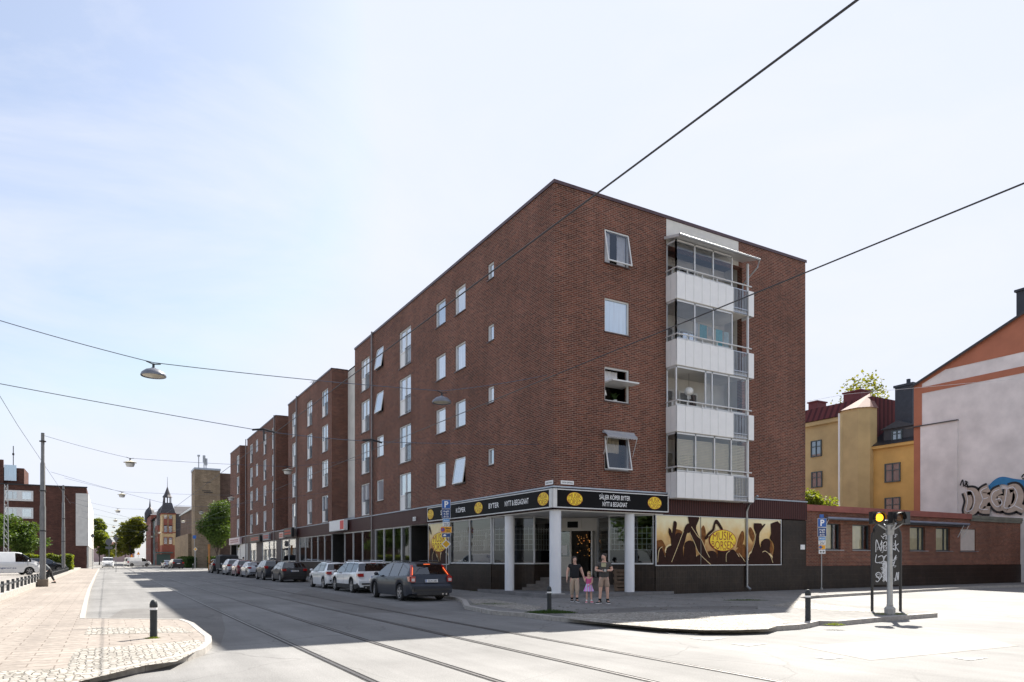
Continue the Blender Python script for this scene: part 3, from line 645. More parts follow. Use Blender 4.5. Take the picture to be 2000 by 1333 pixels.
# ------------------------------------------------------------------ balconies
BD = .66; HB0 = 12.92
PXb = [BX0+(9.32-BX0)*k/7 for k in range(8)]
for r in range(4):
    z = HB0-FH*r; nth = ['topmost', 'second from top', 'third from top', 'lowest'][r]
    bal = thing('balcony', None, None); del_keys = None
    bal.parent = bld; bal['label'] = nth+' glazed white balcony'
    m = MB(); m.box(BX0, BX1-.35, -BD+.03, 1.08, z-.02, z+.16); m.build('floor', PLASTER, bal)
    m = MB()
    for k in range(7): m.box(PXb[k]+.008, PXb[k+1]-.008, -BD-.02, -BD+.015, z, z+1.12)
    m.box(BX0+.01, PXb[7], -BD+.02, -BD+.03, z+.03, z+1.1)
    for k in range(2): m.box(BX0-.02, BX0+.01, -BD+.03+k*.33, -BD+.34+k*.31, z, z+1.12)
    m.build('panel', WPANEL, bal)
    m = MB(); m.box(10.25, 10.6, -BD-.06, -BD-.03, z-.03, z+1.12); m.box(10.575, 10.605, -BD-.03, -.01, z-.03, z+1.12); m.build('end_panel', WPANEL, bal)
    m = MB()
    for k in range(9): x = 9.38+k*.1; m.box(x-.012, x+.012, -BD-.01, -BD+.015, z-.02, z+1.12)
    m.box(9.32, 10.24, -BD-.018, -BD+.02, z+.02, z+.06); m.box(9.32, 10.24, -BD-.018, -BD+.02, z+.2, z+.235)
    m.box(9.32, 10.24, -BD-.018, -BD+.02, z+1.08, z+1.12)
    m.build('balusters', ALU, bal)
    m = MB(); m.tube([(BX0-.03, -.02, z+1.33), (BX0-.03, -BD-.05, z+1.33), (10.45, -BD-.05, z+1.33)], .03, 8)
    for x in (BX0+.6, BX0+1.5, BX0+2.4, BX0+3.3, 10.2): m.box(x-.02, x+.02, -BD-.03, -BD+.0, z+1.1, z+1.32)
    m.box(BX0-.02, BX0+.02, -.4, -.36, z+1.1, z+1.32); m.build('handrail', ALUW, bal)
    m = MB(); top = z+FH-.04 if r else z+2.55; gx = [BX0+.02, BX0+1.1, BX0+2.2, 9.1] if r < 3 else [BX0+.02, BX0+1.12, BX0+2.25, 9.1, 10.2]
    gx = [BX0+.02, BX0+1.1, BX0+2.22, 9.28] if r != 3 else [BX0+.02, BX0+1.15, BX0+2.3, BX0+3.35, 10.25]
    if r == 2: gx = [BX0+1.75, BX0+2.15, BX0+3.2, 10.2]
    for x in gx+[BX0+.02]: m.box(x-.03, x+.03, -BD+.03, -BD+.09, z+.15, top)
    xe = gx[-1]; m.box(BX0, xe, -BD+.03, -BD+.09, top-.07, top); m.box(BX0-.01, BX0+.05, -BD+.09, -.02, top-.07, top)
    m.box(BX0, xe, -BD+.04, -BD+.08, z+1.14, z+1.2); m.box(BX0-.01, BX0+.05, -.06, -.02, z+.15, top)
    m.box(10.25, 10.33, -BD+.0, -BD+.08, z+.15, z+FH-.02 if r else z+2.4); m.build('glazing_frame', ALUW, bal)
    m = MB()
    for a, b in zip(gx[:-1], gx[1:]):
        m = MB(); m.quad((a+.03, -BD+.06, z+.16), (b-.03, -BD+.06, z+.16), (b-.03, -BD+.06, top-.07), (a+.03, -BD+.06, top-.07)); m.build('glazing', GLASSB, bal); m = MB()
    m.quad((BX0+.02, -.06, z+1.2), (BX0+.02, -BD+.09, z+1.2), (BX0+.02, -BD+.09, top-.07), (BX0+.02, -.06, top-.07)); m.build('glazing', GLASSB, bal)
    m = MB(); m.box(BX0+.5, BX0+1.4, 1.02, 1.08, z+.2, z+2.3); m.box(BX0+1.7, BX0+2.9, 1.02, 1.08, z+.9, z+2.3); m.build('door', SASH, bal)
    m = MB(); m.box(BX0+.6, BX0+1.3, 1.0, 1.02, z+.9, z+2.2); m.box(BX0+1.8, BX0+2.25, 1.0, 1.02, z+1.0, z+2.2); m.box(BX0+2.35, BX0+2.8, 1.0, 1.02, z+1.0, z+2.2); m.build('door_glass', PANE3, bal)
    if r == 3:
        BL = P('blind_cream', (.80, .73, .58), .8, 0, .05); m = MB()
        for a, b in zip(gx[:-1], gx[1:]):
            for k in range(34):
                zz = z+.2+k*.07
                if zz < top-.12: m.box(a+.06, b-.06, -BD+.13, -BD+.165, zz, zz+.052)
        m.build('blinds', BL, bal)
# things seen on the balconies
zz = HB0-FH*2
t = thing('paper_lantern', 'round white paper lantern hanging inside the third balcony from the top', 'lantern', (BX0+1.35, .0, zz+2.0))
m = MB(); m.ball((0, 0, 0), (.21, .21, .19), 14, 10); m.build('shade', WHITE, t, smooth=80); m = MB(); m.tube([(0, 0, .18), (0, 0, .8)], .006, 5); m.build('cord', DARK, t)
m = MB(); [m.box(-.1+.06*i, -.08+.06*i, -.01, .01, -.34, -.19) for i in range(4)]; m.build('tassel', WHITE, t)
zz = HB0-FH
m = MB(); m.tube([(BX0+.3, -.3, zz+2.25), (9.9, -.2, zz+2.0)], .006, 5); tag(m.build('washing_line', CABLE), 'thin washing line strung across the second balcony from the top', 'washing line')
for i, (xo, wd_, hh, col, lb) in enumerate(((1.35, .3, .55, (.7, .72, .74), 'white shirt hanging on the washing line'), (1.75, .42, .6, (.16, .5, .58), 'turquoise patterned cloth hanging on the washing line'), (2.25, .28, .4, (.6, .64, .66), 'small pale cloth hanging on the washing line'), (2.75, .4, .95, (.2, .55, .62), 'long turquoise towel hanging on the washing line'), (3.25, .3, .75, (.55, .66, .68), 'pale blue towel hanging at the right of the washing line'))):
    x = BX0+xo; zt = zz+2.24-.06*xo; c = curtain(PR, x, x+wd_, zt-hh, zt, .27, P('cloth%d' % i, col, .9, 0, .15, 9), None, 'laundry'); tag(c, lb, 'laundry', 'laundry drying on the balcony')
# top balcony roof and gutter
m = MB(); zt = HB0+2.55
m.add([(BX0-.12, 0, zt+.32), (BX0-.12, -BD-.3, zt+.08), (10.6, -BD-.3, zt+.08), (10.6, 0, zt+.32), (BX0-.12, 0, zt+.2), (BX0-.12, -BD-.3, zt-.03), (10.6, -BD-.3, zt-.03), (10.6, 0, zt+.2)], [(0, 1, 2, 3), (7, 6, 5, 4), (0, 4, 5, 1), (1, 5, 6, 2), (2, 6, 7, 3)])
cn = m.build('balcony_canopy', ALUW, bld)
m = MB(); m.tube([(BX0-.15, -BD-.34, zt+.02), (10.68, -BD-.34, zt-.02)], .055, 10); m.tube([(10.66, -BD-.34, zt-.02), (10.62, -BD-.25, zt-.35), (10.5, -.15, zt-.9), (10.5, -.12, zt-1.6)], .035, 8); m.build('gutter', STEEL, cn)
# ------------------------------------------------------------------ ground floor shell
GZ0, GZ1 = 1.42, 3.6
SA, SB = 5.22, 5.22       # chamfer ends: (0,SB) and (SA,0)
# plinth in dark tile, street front
m = MB()
segs = [(SB, onX(878)), (onX(878), onX(836.5)), (onX(803), onX(672)), (onX(650), onX(584)), (onX(580), onX(549)), (onX(541), onX(488)), (onX(483), onX(462))]
for a, b in segs: m = MB(); PL.box(m, a, b, .05, GZ0-.03, -.2, .05); m.build('plinth', TILE, bld)
m = MB(); PR.box(m, SA, WX, .05, GZ0-.03, -.2, .05); m.build('plinth', TILE, bld)
m = MB(); PR.box(m, onY(1527), WX, GZ0-.03, 3.58, -.2, .048); m.build('tiled_wall', TILE, bld)
# brown ribbed fascia
m = MB(); PL.box(m, onX(836), YE, 3.62, 4.498, -.15, .10); PR.box(m, onY(1300), WX, 3.62, 4.498, -.15, .10)
PL.box(m, .15, onX(836), 3.62, 4.498, -.15, .06); PR.box(m, .15, onY(1300), 3.62, 4.498, -.15, .06); m.build('fascia', FASCIA, bld)
m = MB(); m.box(-.1, 5.6, -.1, 5.6, 3.58, 3.619); m.box(.0, .6, 5.4, YE, 3.60, 3.619); m.build('arcade_ceiling', PLASTER, bld)
# passage opening and shop doors: dark recess
m = MB()
for a, b in ((onX(836.5), onX(803)), (onX(672), onX(650)), (onX(462), onX(452))):
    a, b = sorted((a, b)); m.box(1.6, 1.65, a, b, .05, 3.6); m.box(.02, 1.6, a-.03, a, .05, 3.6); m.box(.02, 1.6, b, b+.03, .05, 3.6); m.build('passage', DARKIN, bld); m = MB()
m = MB(); a, b = sorted((onX(672), onX(650))); m.box(.9, .95, a+.1, a+2.0, .1, 2.6); m.box(.9, .96, a+.1, b-.1, 2.6, 2.7); m.build('shop_door', ALU, bld)
m = MB(); a, b = sorted((onX(484), onX(470))); m.box(-.03, .02, a, b, .1, 3.6); m.build('shop_door', ALUW, bld, )
# interiors
m = MB(); m.box(5.6, 5.65, 5.4, YE, .1, 3.6); m.box(.3, 5.6, 5.4, YE, .1, .15); m.build('interior_back', P('interior_warm', (.10, .085, .07), .9, 0, .4, 1.5), bld)
def shop(pl, u0, u1, n, par=bld, film=True, grille=True, z0=GZ0, z1=GZ1, d=-.05, glass=None):
    if u0 > u1: u0, u1 = u1, u0
    m = MB(); fw = .06
    pl.box(m, u0, u1, z1-fw, z1, d-.05, d+.06); pl.box(m, u0, u1, z0, z0+fw, d-.05, d+.06); w_ = (u1-u0)/n
    for k in range(n+1): x = u0+w_*k; pl.box(m, max(u0, x-fw/2), min(u1, x+fw/2), z0+fw, z1-fw, d-.05, d+.058)
    f = m.build('shop_window', ALUW, par)
    g = MB(); q_ = [pl.p(u0, z0+fw, d), pl.p(u1, z0+fw, d), pl.p(u1, z1-fw, d), pl.p(u0, z1-fw, d)]; g.quad(*(q_ if pl.D.cross(Vector((0, 0, 1))).dot(pl.N) > 0 else q_[::-1])); g.build('pane', glass or GLASS, f)
    if film: g = MB(); pl.box(g, u0+.03, u1-.03, z0+fw, z0+.62, d-.03, d-.012); g.build('window_film', BLACK, f)
    if grille:
        g = MB(); s = .2; x = u0+.1
        while x < u1: pl.box(g, x-.008, x+.008, z0+.6, z1-.5, d-.12, d-.10); x += s
        zz = z0+.65
        while zz < z1-.45: pl.box(g, u0+.05, u1-.05, zz-.008, zz+.008, d-.10, d-.09); zz += .24
        g.build('grille', ALUW, f)
    return f
shop(PL, onX(959), onX(878.5), 2)
shop(PL, onX(800.5), onX(768), 2, film=False, grille=False); shop(PL, onX(767.5), onX(732.5), 2, film=False, grille=False)
shop(PL, onX(727), onX(672.5), 3, film=False, grille=False)
shop(PL, onX(647.5), onX(585), 5, film=False, grille=False)
shop(PL, onX(579), onX(549.5), 2, film=False, grille=False); shop(PL, onX(540), onX(512), 2, film=False, grille=False); shop(PL, onX(501), onX(488.5), 1, film=False, grille=False); shop(PL, onX(482.5), onX(462.5), 3, film=False, grille=False)
# remaining frontage wall strips
m = MB()
for a, b in ((768, 767.5), (732.5, 727), (549.5, 540), (512, 501), (585, 579), (488.5, 484), (452, 450)): m = MB(); PL.box(m, onX(a), onX(b), .1, 3.6, -.1, .02); m.build('pier', P('pier_brown', (.08, .06, .055), .6), bld)
# chamfer shop front (45 degrees) with splayed entrance
s2 = math.sqrt(.5)
Lc = SA*math.sqrt(2); PC = Pl((SA, 0), (-s2, s2), (-s2, -s2))        # u from east end to north end
wl = 2.0
shopA = shop(PC, .06, wl, 2); shopB = shop(PC, Lc-wl, Lc-.06, 2)
m = MB(); PC.box(m, .0, wl, .05, GZ0-.02, -.2, .05); m.build('plinth', TILE, bld); m = MB(); PC.box(m, Lc-wl, Lc, .05, GZ0-.02, -.2, .05); m.build('plinth', TILE, bld)
eA = PC.p(wl, 0); eB = PC.p(Lc-wl, 0); dA = (4.48, 3.19); dB = (3.19, 4.48)
def sidewall(a, b, out):
    D = Vector((b[0]-a[0], b[1]-a[1])); L_ = D.length; pl = Pl(a, D, out); f = shop(pl, .03, L_-.03, 1)
    m = MB(); pl.box(m, 0, L_, .05, GZ0-.02, -.2, .02); m.build('plinth', TILE, bld); return f
sidewall(eA, dA, (-1, .3)); sidewall(eB, dB, (.3, -1))
PD = Pl(dA, (dB[0]-dA[0], dB[1]-dA[1]), (-s2, -s2)); Ld = math.hypot(dB[0]-dA[0], dB[1]-dA[1]); FZ = .82
m = MB(); PD.box(m, 0, .1, FZ, 3.6, -.1, .05); PD.box(m, Ld-.08, Ld, FZ, 3.6, -.1, .05); PD.box(m, .1, Ld-.08, 2.98, 3.6, -.1, .04)
PD.box(m, Ld-.62, Ld-.55, FZ, 2.98, -.1, .05); PD.box(m, Ld-.55, Ld-.08, FZ, FZ+.95, -.06, .0); ent = m.build('entrance', PLASTER, bld)
m = MB(); PD.box(m, Ld-1.1, Ld-.2, 3.08, 3.5, -.02, .10); m.build('transom_panel', PLASTER, ent); m = MB(); PD.box(m, Ld-.95, Ld-.45, 3.13, 3.42, .10, .115); m.build('grille', BLACK, ent)
m = MB(); PD.box(m, Ld-.55, Ld-.08, FZ+.95, 2.95, -.05, -.03); m.build('side_light', GLASS, ent)
m = MB(); PD.box(m, Ld-.40, Ld-.16, 1.95, 2.3, -.028, -.02); PD.box(m, Ld-.4, Ld-.18, FZ+1.02, FZ+1.15, -.028, -.02); m.build('notice', SIGNW, ent)
m = MB(); PD.box(m, .1, .16, FZ, 2.95, .05, .75); PD.box(m, .10, .16, FZ, FZ+.1, .05, .75); m.build('door_leaf', PLASTER, ent)
m = MB(); PD.box(m, .17, .2, FZ+.9, FZ+1.6, .6, .64); m.build('handle', DARK, ent)
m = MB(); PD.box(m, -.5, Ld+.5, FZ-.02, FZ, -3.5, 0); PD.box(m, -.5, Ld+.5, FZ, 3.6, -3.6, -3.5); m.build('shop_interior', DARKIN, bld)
rg = random.Random(8); m = MB(); m2 = MB()
for i in range(90):
    u = rg.uniform(.05, Ld-.5); z = rg.uniform(FZ+.9, 2.9); s_ = rg.uniform(.012, .035); PD.box(m if i % 3 else m2, u, u+s_, z, z+s_, -2.4, -2.36)
WARM = P('warm_bulb', (1, .45, .12), .5, 0, 0, emit=.22); m.build('shop_lights', WARM, ent); m2.build('shelf_goods', P('goods', (.3, .16, .07), .5), ent)
# steps
m = MB(); c0 = Vector(((dA[0]+dB[0])/2, (dA[1]+dB[1])/2, 0)); PS = Pl((c0.x, c0.y), (-s2, s2), (-s2, -s2))
for k in range(4): z = FZ-.01-.145*k; PS.box(m, -1.75-.12*k, 1.75+.12*k, z-.145, z, -.1 if k == 0 else 0, 1.35+.32*k)
m.build('steps', P('step_stone', (.13, .115, .105), .75, 0, .2, 5, .2), bld)
# arcade floor
m = MB(); m.prism([(-.35, -.35), (6.0, -.35), (5.3, .05), (5.4, 5.4), (.05, 5.3), (-.35, 6.0)], .05, .25); m.build('arcade_floor', P('arcade_stone', (.17, .165, .165), .75, 0, .2, 3, .2), bld)
# columns
def column(x, y, r): m = MB(); m.lathe([(r, .25), (r, 3.58)], 28, (x, y, 0)); o = m.build('column', COLUMN, bld, smooth=50); return o
column(.12, .12, .235); column(.16, onX(995, .16), .21); column(onY(1229.5, .16), .16, .21)
m = MB(); m.box(-.16, .40, -.16, .40, .1, .29); m.build('column_base', CONC, bld)
# ================================================================== SHOP SIGNS
UR, ZU = Vector((1, 0, 0)), Vector((0, 0, 1)); NR = Vector((0, -1, 0)); UL = Vector((0, -1, 0)); NL = Vector((-1, 0, 0))
SZ0, SZ1 = 3.68, 4.43; sc = (SZ0+SZ1)/2
D_ = .3
# right sign
x0, x1 = -.12, onY(1305.5, -D_)
sg = thing('shop_sign', 'long black shop sign over the entrance with two yellow ovals, facing the side street', 'shop sign', (x0, -D_, sc))
L = x1-x0; m = MB(); m.box(.04, L-.04, .0, .16, SZ0-sc+.04, SZ1-sc-.04); m.build('board', BLACK, sg)
m = MB(); m.box(.04, L-.04, -.01, .17, SZ1-sc-.04, SZ1-sc); m.box(.04, L-.04, -.01, .17, SZ0-sc, SZ0-sc+.04); m.box(L-.04, L, -.01, .17, SZ0-sc, SZ1-sc); m.box(-.14, .04, -.01, .17, SZ0-sc, SZ1-sc); m.build('frame', ALUW, sg)
m = MB()
for px in (1122.5, 1278.5): m = MB(); emblem(m, (onY(px, -D_)-x0, 0, 0), UR, ZU, NR, .39, .27, .006); m.build('emblem', [YEL, ORED], sg)
m = MB(); cx = onY(1201, -D_)-x0; put_text(m, 'SÄLJER KÖPER BYTER', (cx, 0, .045), UR, ZU, NR, .185, 1.60, .006); put_text(m, 'NYTT & BEGAGNAT', (cx, 0, -.235), UR, ZU, NR, .185, 1.28, .006); m.build('lettering', TXTW, sg)
# left sign
ya, yb = -.12, onX(834.5, -D_)
sg = thing('shop_sign', 'long black shop sign with three yellow ovals along the tram street', 'shop sign', (-D_, ya, sc))
L = yb-ya; m = MB(); m.box(0, .16, .04, L-.04, SZ0-sc+.04, SZ1-sc-.04); m.build('board', BLACK, sg)
m = MB(); m.box(-.01, .17, .04, L-.04, SZ1-sc-.04, SZ1-sc); m.box(-.01, .17, .04, L-.04, SZ0-sc, SZ0-sc+.04); m.box(-.01, .17, L-.04, L, SZ0-sc, SZ1-sc); m.box(-.01, .17, -.14, .04, SZ0-sc, SZ1-sc); m.build('frame', ALUW, sg)
m = MB()
for px in (1061, 934.7, 841): m = MB(); emblem(m, (0, onX(px, -D_)-ya, 0), UL, ZU, NL, .42, .27, .006); m.build('emblem', [YEL, ORED], sg)
m = MB()
for s_, px, wd_ in (('NYTT & BEGAGNAT', 1008.5, 2.0), ('BYTER', 964, .95), ('KÖPER', 899.5, 1.05), ('SÄLJER', 870, 1.2)): put_text(m, s_, (0, onX(px, -D_)-ya, -.10), UL, ZU, NL, .23, wd_, .006)
m.build('lettering', TXTW, sg)
# ------------------------------------------------------------------ concert murals
MBG, nt, b = newmat('mural_print'); v = coords(nt, 'Object')
sx = nt.nodes.new('ShaderNodeSeparateXYZ'); LK(nt, v, sx.inputs[0])
f = noise(nt, v, 1.3, 3); ad = nt.nodes.new('ShaderNodeMath'); ad.operation = 'MULTIPLY_ADD'; ad.inputs[1].default_value = .55; LK(nt, f, ad.inputs[0]); 
mm = nt.nodes.new('ShaderNodeMath'); mm.operation = 'MULTIPLY_ADD'; mm.inputs[1].default_value = .34; mm.inputs[2].default_value = -.02; LK(nt, sx.outputs[2], mm.inputs[0]); LK(nt, mm.outputs[0], ad.inputs[2])
LK(nt, ramp(nt, ad.outputs[0], [(.28, (.13, .05, .02)), (.50, (.48, .23, .06)), (.70, (.76, .52, .20)), (.98, (.88, .80, .52))]), b.inputs['Base Color']); b.inputs['Roughness'].default_value = .35
INK1 = P('mural_ink', (.036, .014, .010), .5, 0, .2, spec=.1); INK2 = P('mural_brown', (.20, .08, .025), .5, 0, .4, 6, spec=.1); INK3 = P('mural_glow', (.80, .62, .32), .35, 0, .15)
def mpoly(mb, pts, O, U, Nn, off, mi):
    n = len(pts); A = sum(pts[i][0]*pts[(i+1) % n][1]-pts[(i+1) % n][0]*pts[i][1] for i in range(n))
    if A < 0: pts = pts[::-1]
    vs = [O+U*p[0]+ZU*p[1]+Nn*off for p in pts]; f = tuple(range(n))
    if U.cross(ZU).dot(Nn) < 0: f = tuple(reversed(f))
    mb.add(vs, [f], mi)
M_BROWN = [[(480, 420), (478, 330), (498, 280), (512, 290), (522, 340), (516, 430), (500, 470)], [(780, 470), (800, 380), (830, 318), (848, 330), (850, 390), (826, 460)], [(134, 420), (176, 412), (204, 470), (236, 560), (134, 600)], [(600, 460), (560, 450), (545, 400), (560, 350), (590, 330), (600, 380)], [(262, 400), (262, 330), (282, 316), (330, 335), (330, 400), (300, 440)], [(620, 560), (600, 480), (640, 460), (700, 470), (705, 560)], [(1060, 430), (1075, 400), (1100, 410), (1115, 480), (1090, 520)], [(930, 420), (905, 380), (890, 320), (900, 280), (925, 300), (945, 360)], [(520, 625), (505, 540), (560, 500), (600, 560), (600, 625)], [(760, 625), (770, 520), (800, 470), (850, 440), (870, 520), (870, 625)]]
M_INK = [[(374, 206), (462, 206), (455, 250), (440, 300), (462, 370), (486, 410), (520, 500), (585, 624), (500, 624), (462, 520), (430, 440), (398, 370), (392, 300)], [(340, 332), (360, 280), (386, 264), (402, 290), (388, 345), (368, 352), (346, 440), (318, 520), (262, 624), (236, 624), (290, 480), (320, 390)], [(936, 242), (1000, 242), (1012, 262), (1030, 246), (1040, 252), (1006, 300), (986, 340), (986, 430), (1012, 510), (1040, 624), (896, 624), (912, 520), (940, 430), (952, 340), (936, 290)], [(1090, 242), (1184, 242), (1184, 624), (1104, 624), (1122, 480), (1112, 420), (1082, 380), (1094, 330)], [(574, 306), (590, 244), (602, 224), (618, 226), (640, 258), (664, 306), (646, 312), (618, 270), (606, 262), (596, 318), (560, 362), (524, 400), (512, 392), (532, 350)], [(226, 306), (240, 320), (252, 352), (262, 260), (274, 248), (288, 268), (280, 330), (272, 400), (300, 470), (250, 480), (242, 400), (224, 350)], [(134, 500), (160, 470), (186, 520), (200, 600), (134, 624)], [(1020, 560), (1010, 420), (1040, 384), (1080, 392), (1084, 450), (1070, 520), (1090, 620), (1020, 620)], [(690, 530), (720, 500), (752, 488), (786, 530), (812, 600), (690, 600)], [(134, 624), (134, 596), (260, 590), (360, 604), (520, 600), (700, 596), (880, 590), (1110, 600), (1184, 596), (1184, 624)]]
M_HEAD = [(204, 610, 52, 1), (408, 584, 50, 1), (392, 462, 46, 0), (250, 500, 46, 1), (304, 380, 30, 0), (572, 545, 42, 0), (664, 505, 44, 0), (752, 566, 46, 1), (948, 560, 60, 1), (1040, 436, 40, 0), (1062, 572, 44, 1), (824, 590, 36, 0), (470, 570, 30, 0)]
M_GLOW = [[(340, 332), (318, 392), (288, 482), (246, 600)], [(388, 345), (430, 440), (462, 520), (560, 624)], [(402, 292), (452, 372), (486, 410), (520, 500), (550, 560)], [(690, 600), (692, 530), (722, 500)], [(800, 520), (858, 600)], [(952, 340), (938, 430), (912, 500)], [(1012, 510), (1040, 500), (1084, 540), (1110, 610)], [(140, 600), (150, 500), (176, 470)], [(600, 262), (590, 320), (540, 372)]]
def mural(name, label, o, U, Nn, wd_, z0, z1, X0, X1, logo=None, seams=(), rim=True):
    t = thing(name, label, 'mural', tuple(o)+(z0,)); h = z1-z0; O = Vector((0, 0, 0))
    m = MB(); m.obox(O, U, ZU, Nn, (0, wd_), (0, h), (-.02, .0)); m.build('print', MBG, t)
    def q(p): return (min(max((p[0]-X0)/(X1-X0)*wd_, .004), wd_-.004), min(max((625-p[1])/420*h, .004), h-.004))
    m = MB(); e = .003
    def inside(pts): xs = [p[0] for p in pts]; return max(xs) > X0+8 and min(xs) < X1-8
    for i, pp in enumerate(M_BROWN):
        if inside(pp): mpoly(m, [q(p)[:2] for p in smoothpath(pp+[pp[0]], 4)[:-1]], O, U, Nn, e+.0006*i, 1)
    e = .010
    for i, (x, y, r, g) in enumerate(M_HEAD):
        if not (X0+20 < x < X1-20): continue
        for rr, mi, oo in ((r+7, 2, 0), (r, 0, .0005)):
            if rr > r and not g: continue
            mpoly(m, [q((x+rr*math.cos(a*PI/12)*(1+.04*math.sin(a*2.3)), y+rr*1.08*math.sin(a*PI/12)+(8 if mi == 0 and g else 0))) for a in range(24)], O, U, Nn, e+.001*i+oo, mi)
        mpoly(m, [q(p) for p in ((x-r, y+r*.4), (x+r, y+r*.4), (x+r*1.25, 624), (x-r*1.25, 624))], O, U, Nn, e+.001*i+.0007, 0)
    e = .025
    for i, pp in enumerate(M_INK):
        if inside(pp): mpoly(m, [q(p) for p in smoothpath(pp+[pp[0]], 3)[:-1]], O, U, Nn, e+.0005*i, 0)
    for pp in M_GLOW:
        if inside(pp): ribbon(m, [q(p) for p in smoothpath(pp, 5)], .028, O, U, ZU, Nn, .0315, 2)
    m.build('crowd', [INK1, INK2, INK3], t)
    if rim:
        m = MB(); f = .035
        m.obox(O, U, ZU, Nn, (-f, wd_+f), (-f, 0), (-.02, .045)); m.obox(O, U, ZU, Nn, (-f, wd_+f), (h, h+f), (-.02, .045)); m.obox(O, U, ZU, Nn, (-f, 0), (0, h), (-.02, .045)); m.obox(O, U, ZU, Nn, (wd_, wd_+f), (0, h), (-.02, .045)); m.build('frame', ALUW, t)
    if seams:
        m = MB(); [m.obox(O, U, ZU, Nn, (s-.008, s+.008), (.0, h), (.001, .036)) for s in seams]; m.build('seam', P('seam_grey', (.35, .33, .28), .5), t)
    if logo:
        m = MB(); emblem(m, O+U*logo[0]+ZU*logo[1], U, ZU, Nn, logo[2], logo[3], .038); m.build('emblem', [YEL, ORED], t)
    return t
xm0, xm1 = onY(1281, -.06), onY(1524, -.06)
mural('mural_panel', 'wide print of concert crowd hands with a yellow oval, on the side street front', (xm0, -.06), UR, NR, xm1-xm0, GZ0-.03, 3.55, 130, 1185, logo=(onY(1411, -.06)-xm0, 1.12, .87, .50), seams=(onY(1368, -.06)-xm0,))
ym0, ym1 = onX(877, -.05), onX(838, -.05)
mural('mural_panel', 'narrow print of concert crowd with a yellow oval, beside the dark passage', (-.05, ym1), UL, NL, ym1-ym0, GZ0-.03, 3.55, 590, 1090, logo=((ym1-ym0)*.56, 1.15, 1.05, .52))
m = MB(); PR.box(m, onY(1256), xm0-.04, GZ0, GZ1, -.2, .0); 
# ------------------------------------------------------------------ small signs on the wall
def plate(name, label, cat, pos, U, Nn, wd_, h, mat, txt=None, tm=None, th=.06, thick=.03):
    t = thing(name, label, cat, pos); O = Vector((0, 0, 0))
    m = MB(); m.obox(O, U, ZU, Nn, (-wd_/2, wd_/2), (-h/2, h/2), (0, thick)); m.build('board', mat, t)
    if txt:
        m = MB(); put_text(m, txt, (0, 0, -th/2), U, ZU, Nn, th, wd_*.8, .02, 0, thick+.004); m.build('lettering', tm or DARK, t)
    return t
plate('street_sign', 'small white street name plate on the brick left of the corner', 'street sign', (-.02, onX(1074), 4.72), UL, NL, .55, .17, SIGNW, 'GATAN')
plate('street_sign', 'long white street name plate on the brick right of the corner', 'street sign', (onY(1107), -.02, 4.72), UR, NR, .62, .15, SIGNW, 'NYA GATAN')
plate('house_number', 'small square white house number plate on the fascia by the dark passage', 'number plate', (-.12, onX(813.5), 3.95), UL, NL, .42, .22, SIGNW, '13', th=.15)
plate('notice_sign', 'small white notice on the dark tiled wall right of the mural', 'notice', (onY(1565), -.06, 2.25), UR, NR, .32, .24, SIGNW)
# projecting shop signs down the street
def boxsign(label, px0, px1, z0, z1, X, cols, th=.25):
    a, b = sorted((onX(px0, X), onX(px1, X))); t = thing('box_sign', label, 'shop sign', (X, (a+b)/2, (z0+z1)/2)); hw = (b-a)/2; h = (z1-z0)/2
    m = MB(); m.box(0, th, -hw, hw, -h, h); m.build('casing', ALUW if cols[0] != DARK else DARK, t)
    m = MB(); m.box(-.012, 0, -hw+.04, hw-.04, -h+.04, h-.04); m.box(0, th, -hw-.01, -hw, -h+.04, h-.04); m.build('face', cols[0], t)
    if len(cols) > 1:
        m = MB(); rg = random.Random(int(px0))
        if len(cols) > 2: m.box(-.02, -.012, -hw+.08, -hw+.5*hw, -h+.08, h-.08)
        else:
            for k in range(2):
                y = hw*.75
                while y > -hw*.75: l = rg.uniform(.08, .22); m.box(-.02, -.012, y-l, y, h*.15-k*h*.6, h*.15-k*h*.6+h*.35); y -= l+.06
        m.build('lettering', cols[1], t)
    return t
boxsign('white box sign with a red square over the shop door', 672, 643, 3.75, 4.55, -.5, [SIGNW, SIGNR, 1])
REDL = P('red_lettering', (.55, .07, .03), .5, 0, 0)
boxsign('black box sign with red lettering beyond the white sign', 569.5, 554, 3.7, 4.55, -.75, [DARK, REDL])
boxsign('small pale box sign at the brown fascia beside the black red-lettered box', 553, 545, 3.7, 4.3, -.3, [P('sign_peach', (.6, .42, .36), .5), REDL])
boxsign('grey box sign with red strokes on the third block', 525, 513, 3.7, 4.4, -.3, [P('sign_grey', (.25, .25, .27), .5), REDL])
boxsign('flat black shop sign with dark red lettering on the third block', 507, 488, 3.62, 4.3, -.5, [DARK, REDL])
boxsign('pinkish white shop sign at the far end of the brick block', 468, 447.5, 3.6, 4.5, -.4, [P('sign_pink', (.62, .5, .5), .5), P('dull_red', (.4, .2, .2), .5)])
# ------------------------------------------------------------------ things in the shop windows
def mannequin(x, y, lab, mat):
    t = thing('mannequin', lab, 'mannequin', (x, y, 1.55)); m = MB()
    m.lathe([(0.02, 0), (.16, .05), (.2, .35), (.13, .7), (.2, .98), (.07, 1.08), (.06, 1.14)], 14); m.build('garment', mat, t, smooth=60)
    m = MB(); m.lathe([(.03, 0), (.08, .05), (.09, .14), (.05, .24), (0, .26)], 12, (0, 0, 1.14)); m.build('head', WHITE, t, smooth=60)
mannequin(.55, onX(903, .55), 'white draped display figure in the window nearest the passage mural', WHITE)
mannequin(.6, onX(950, .6), 'pale display figure in the second window from the passage mural', PLASTER)
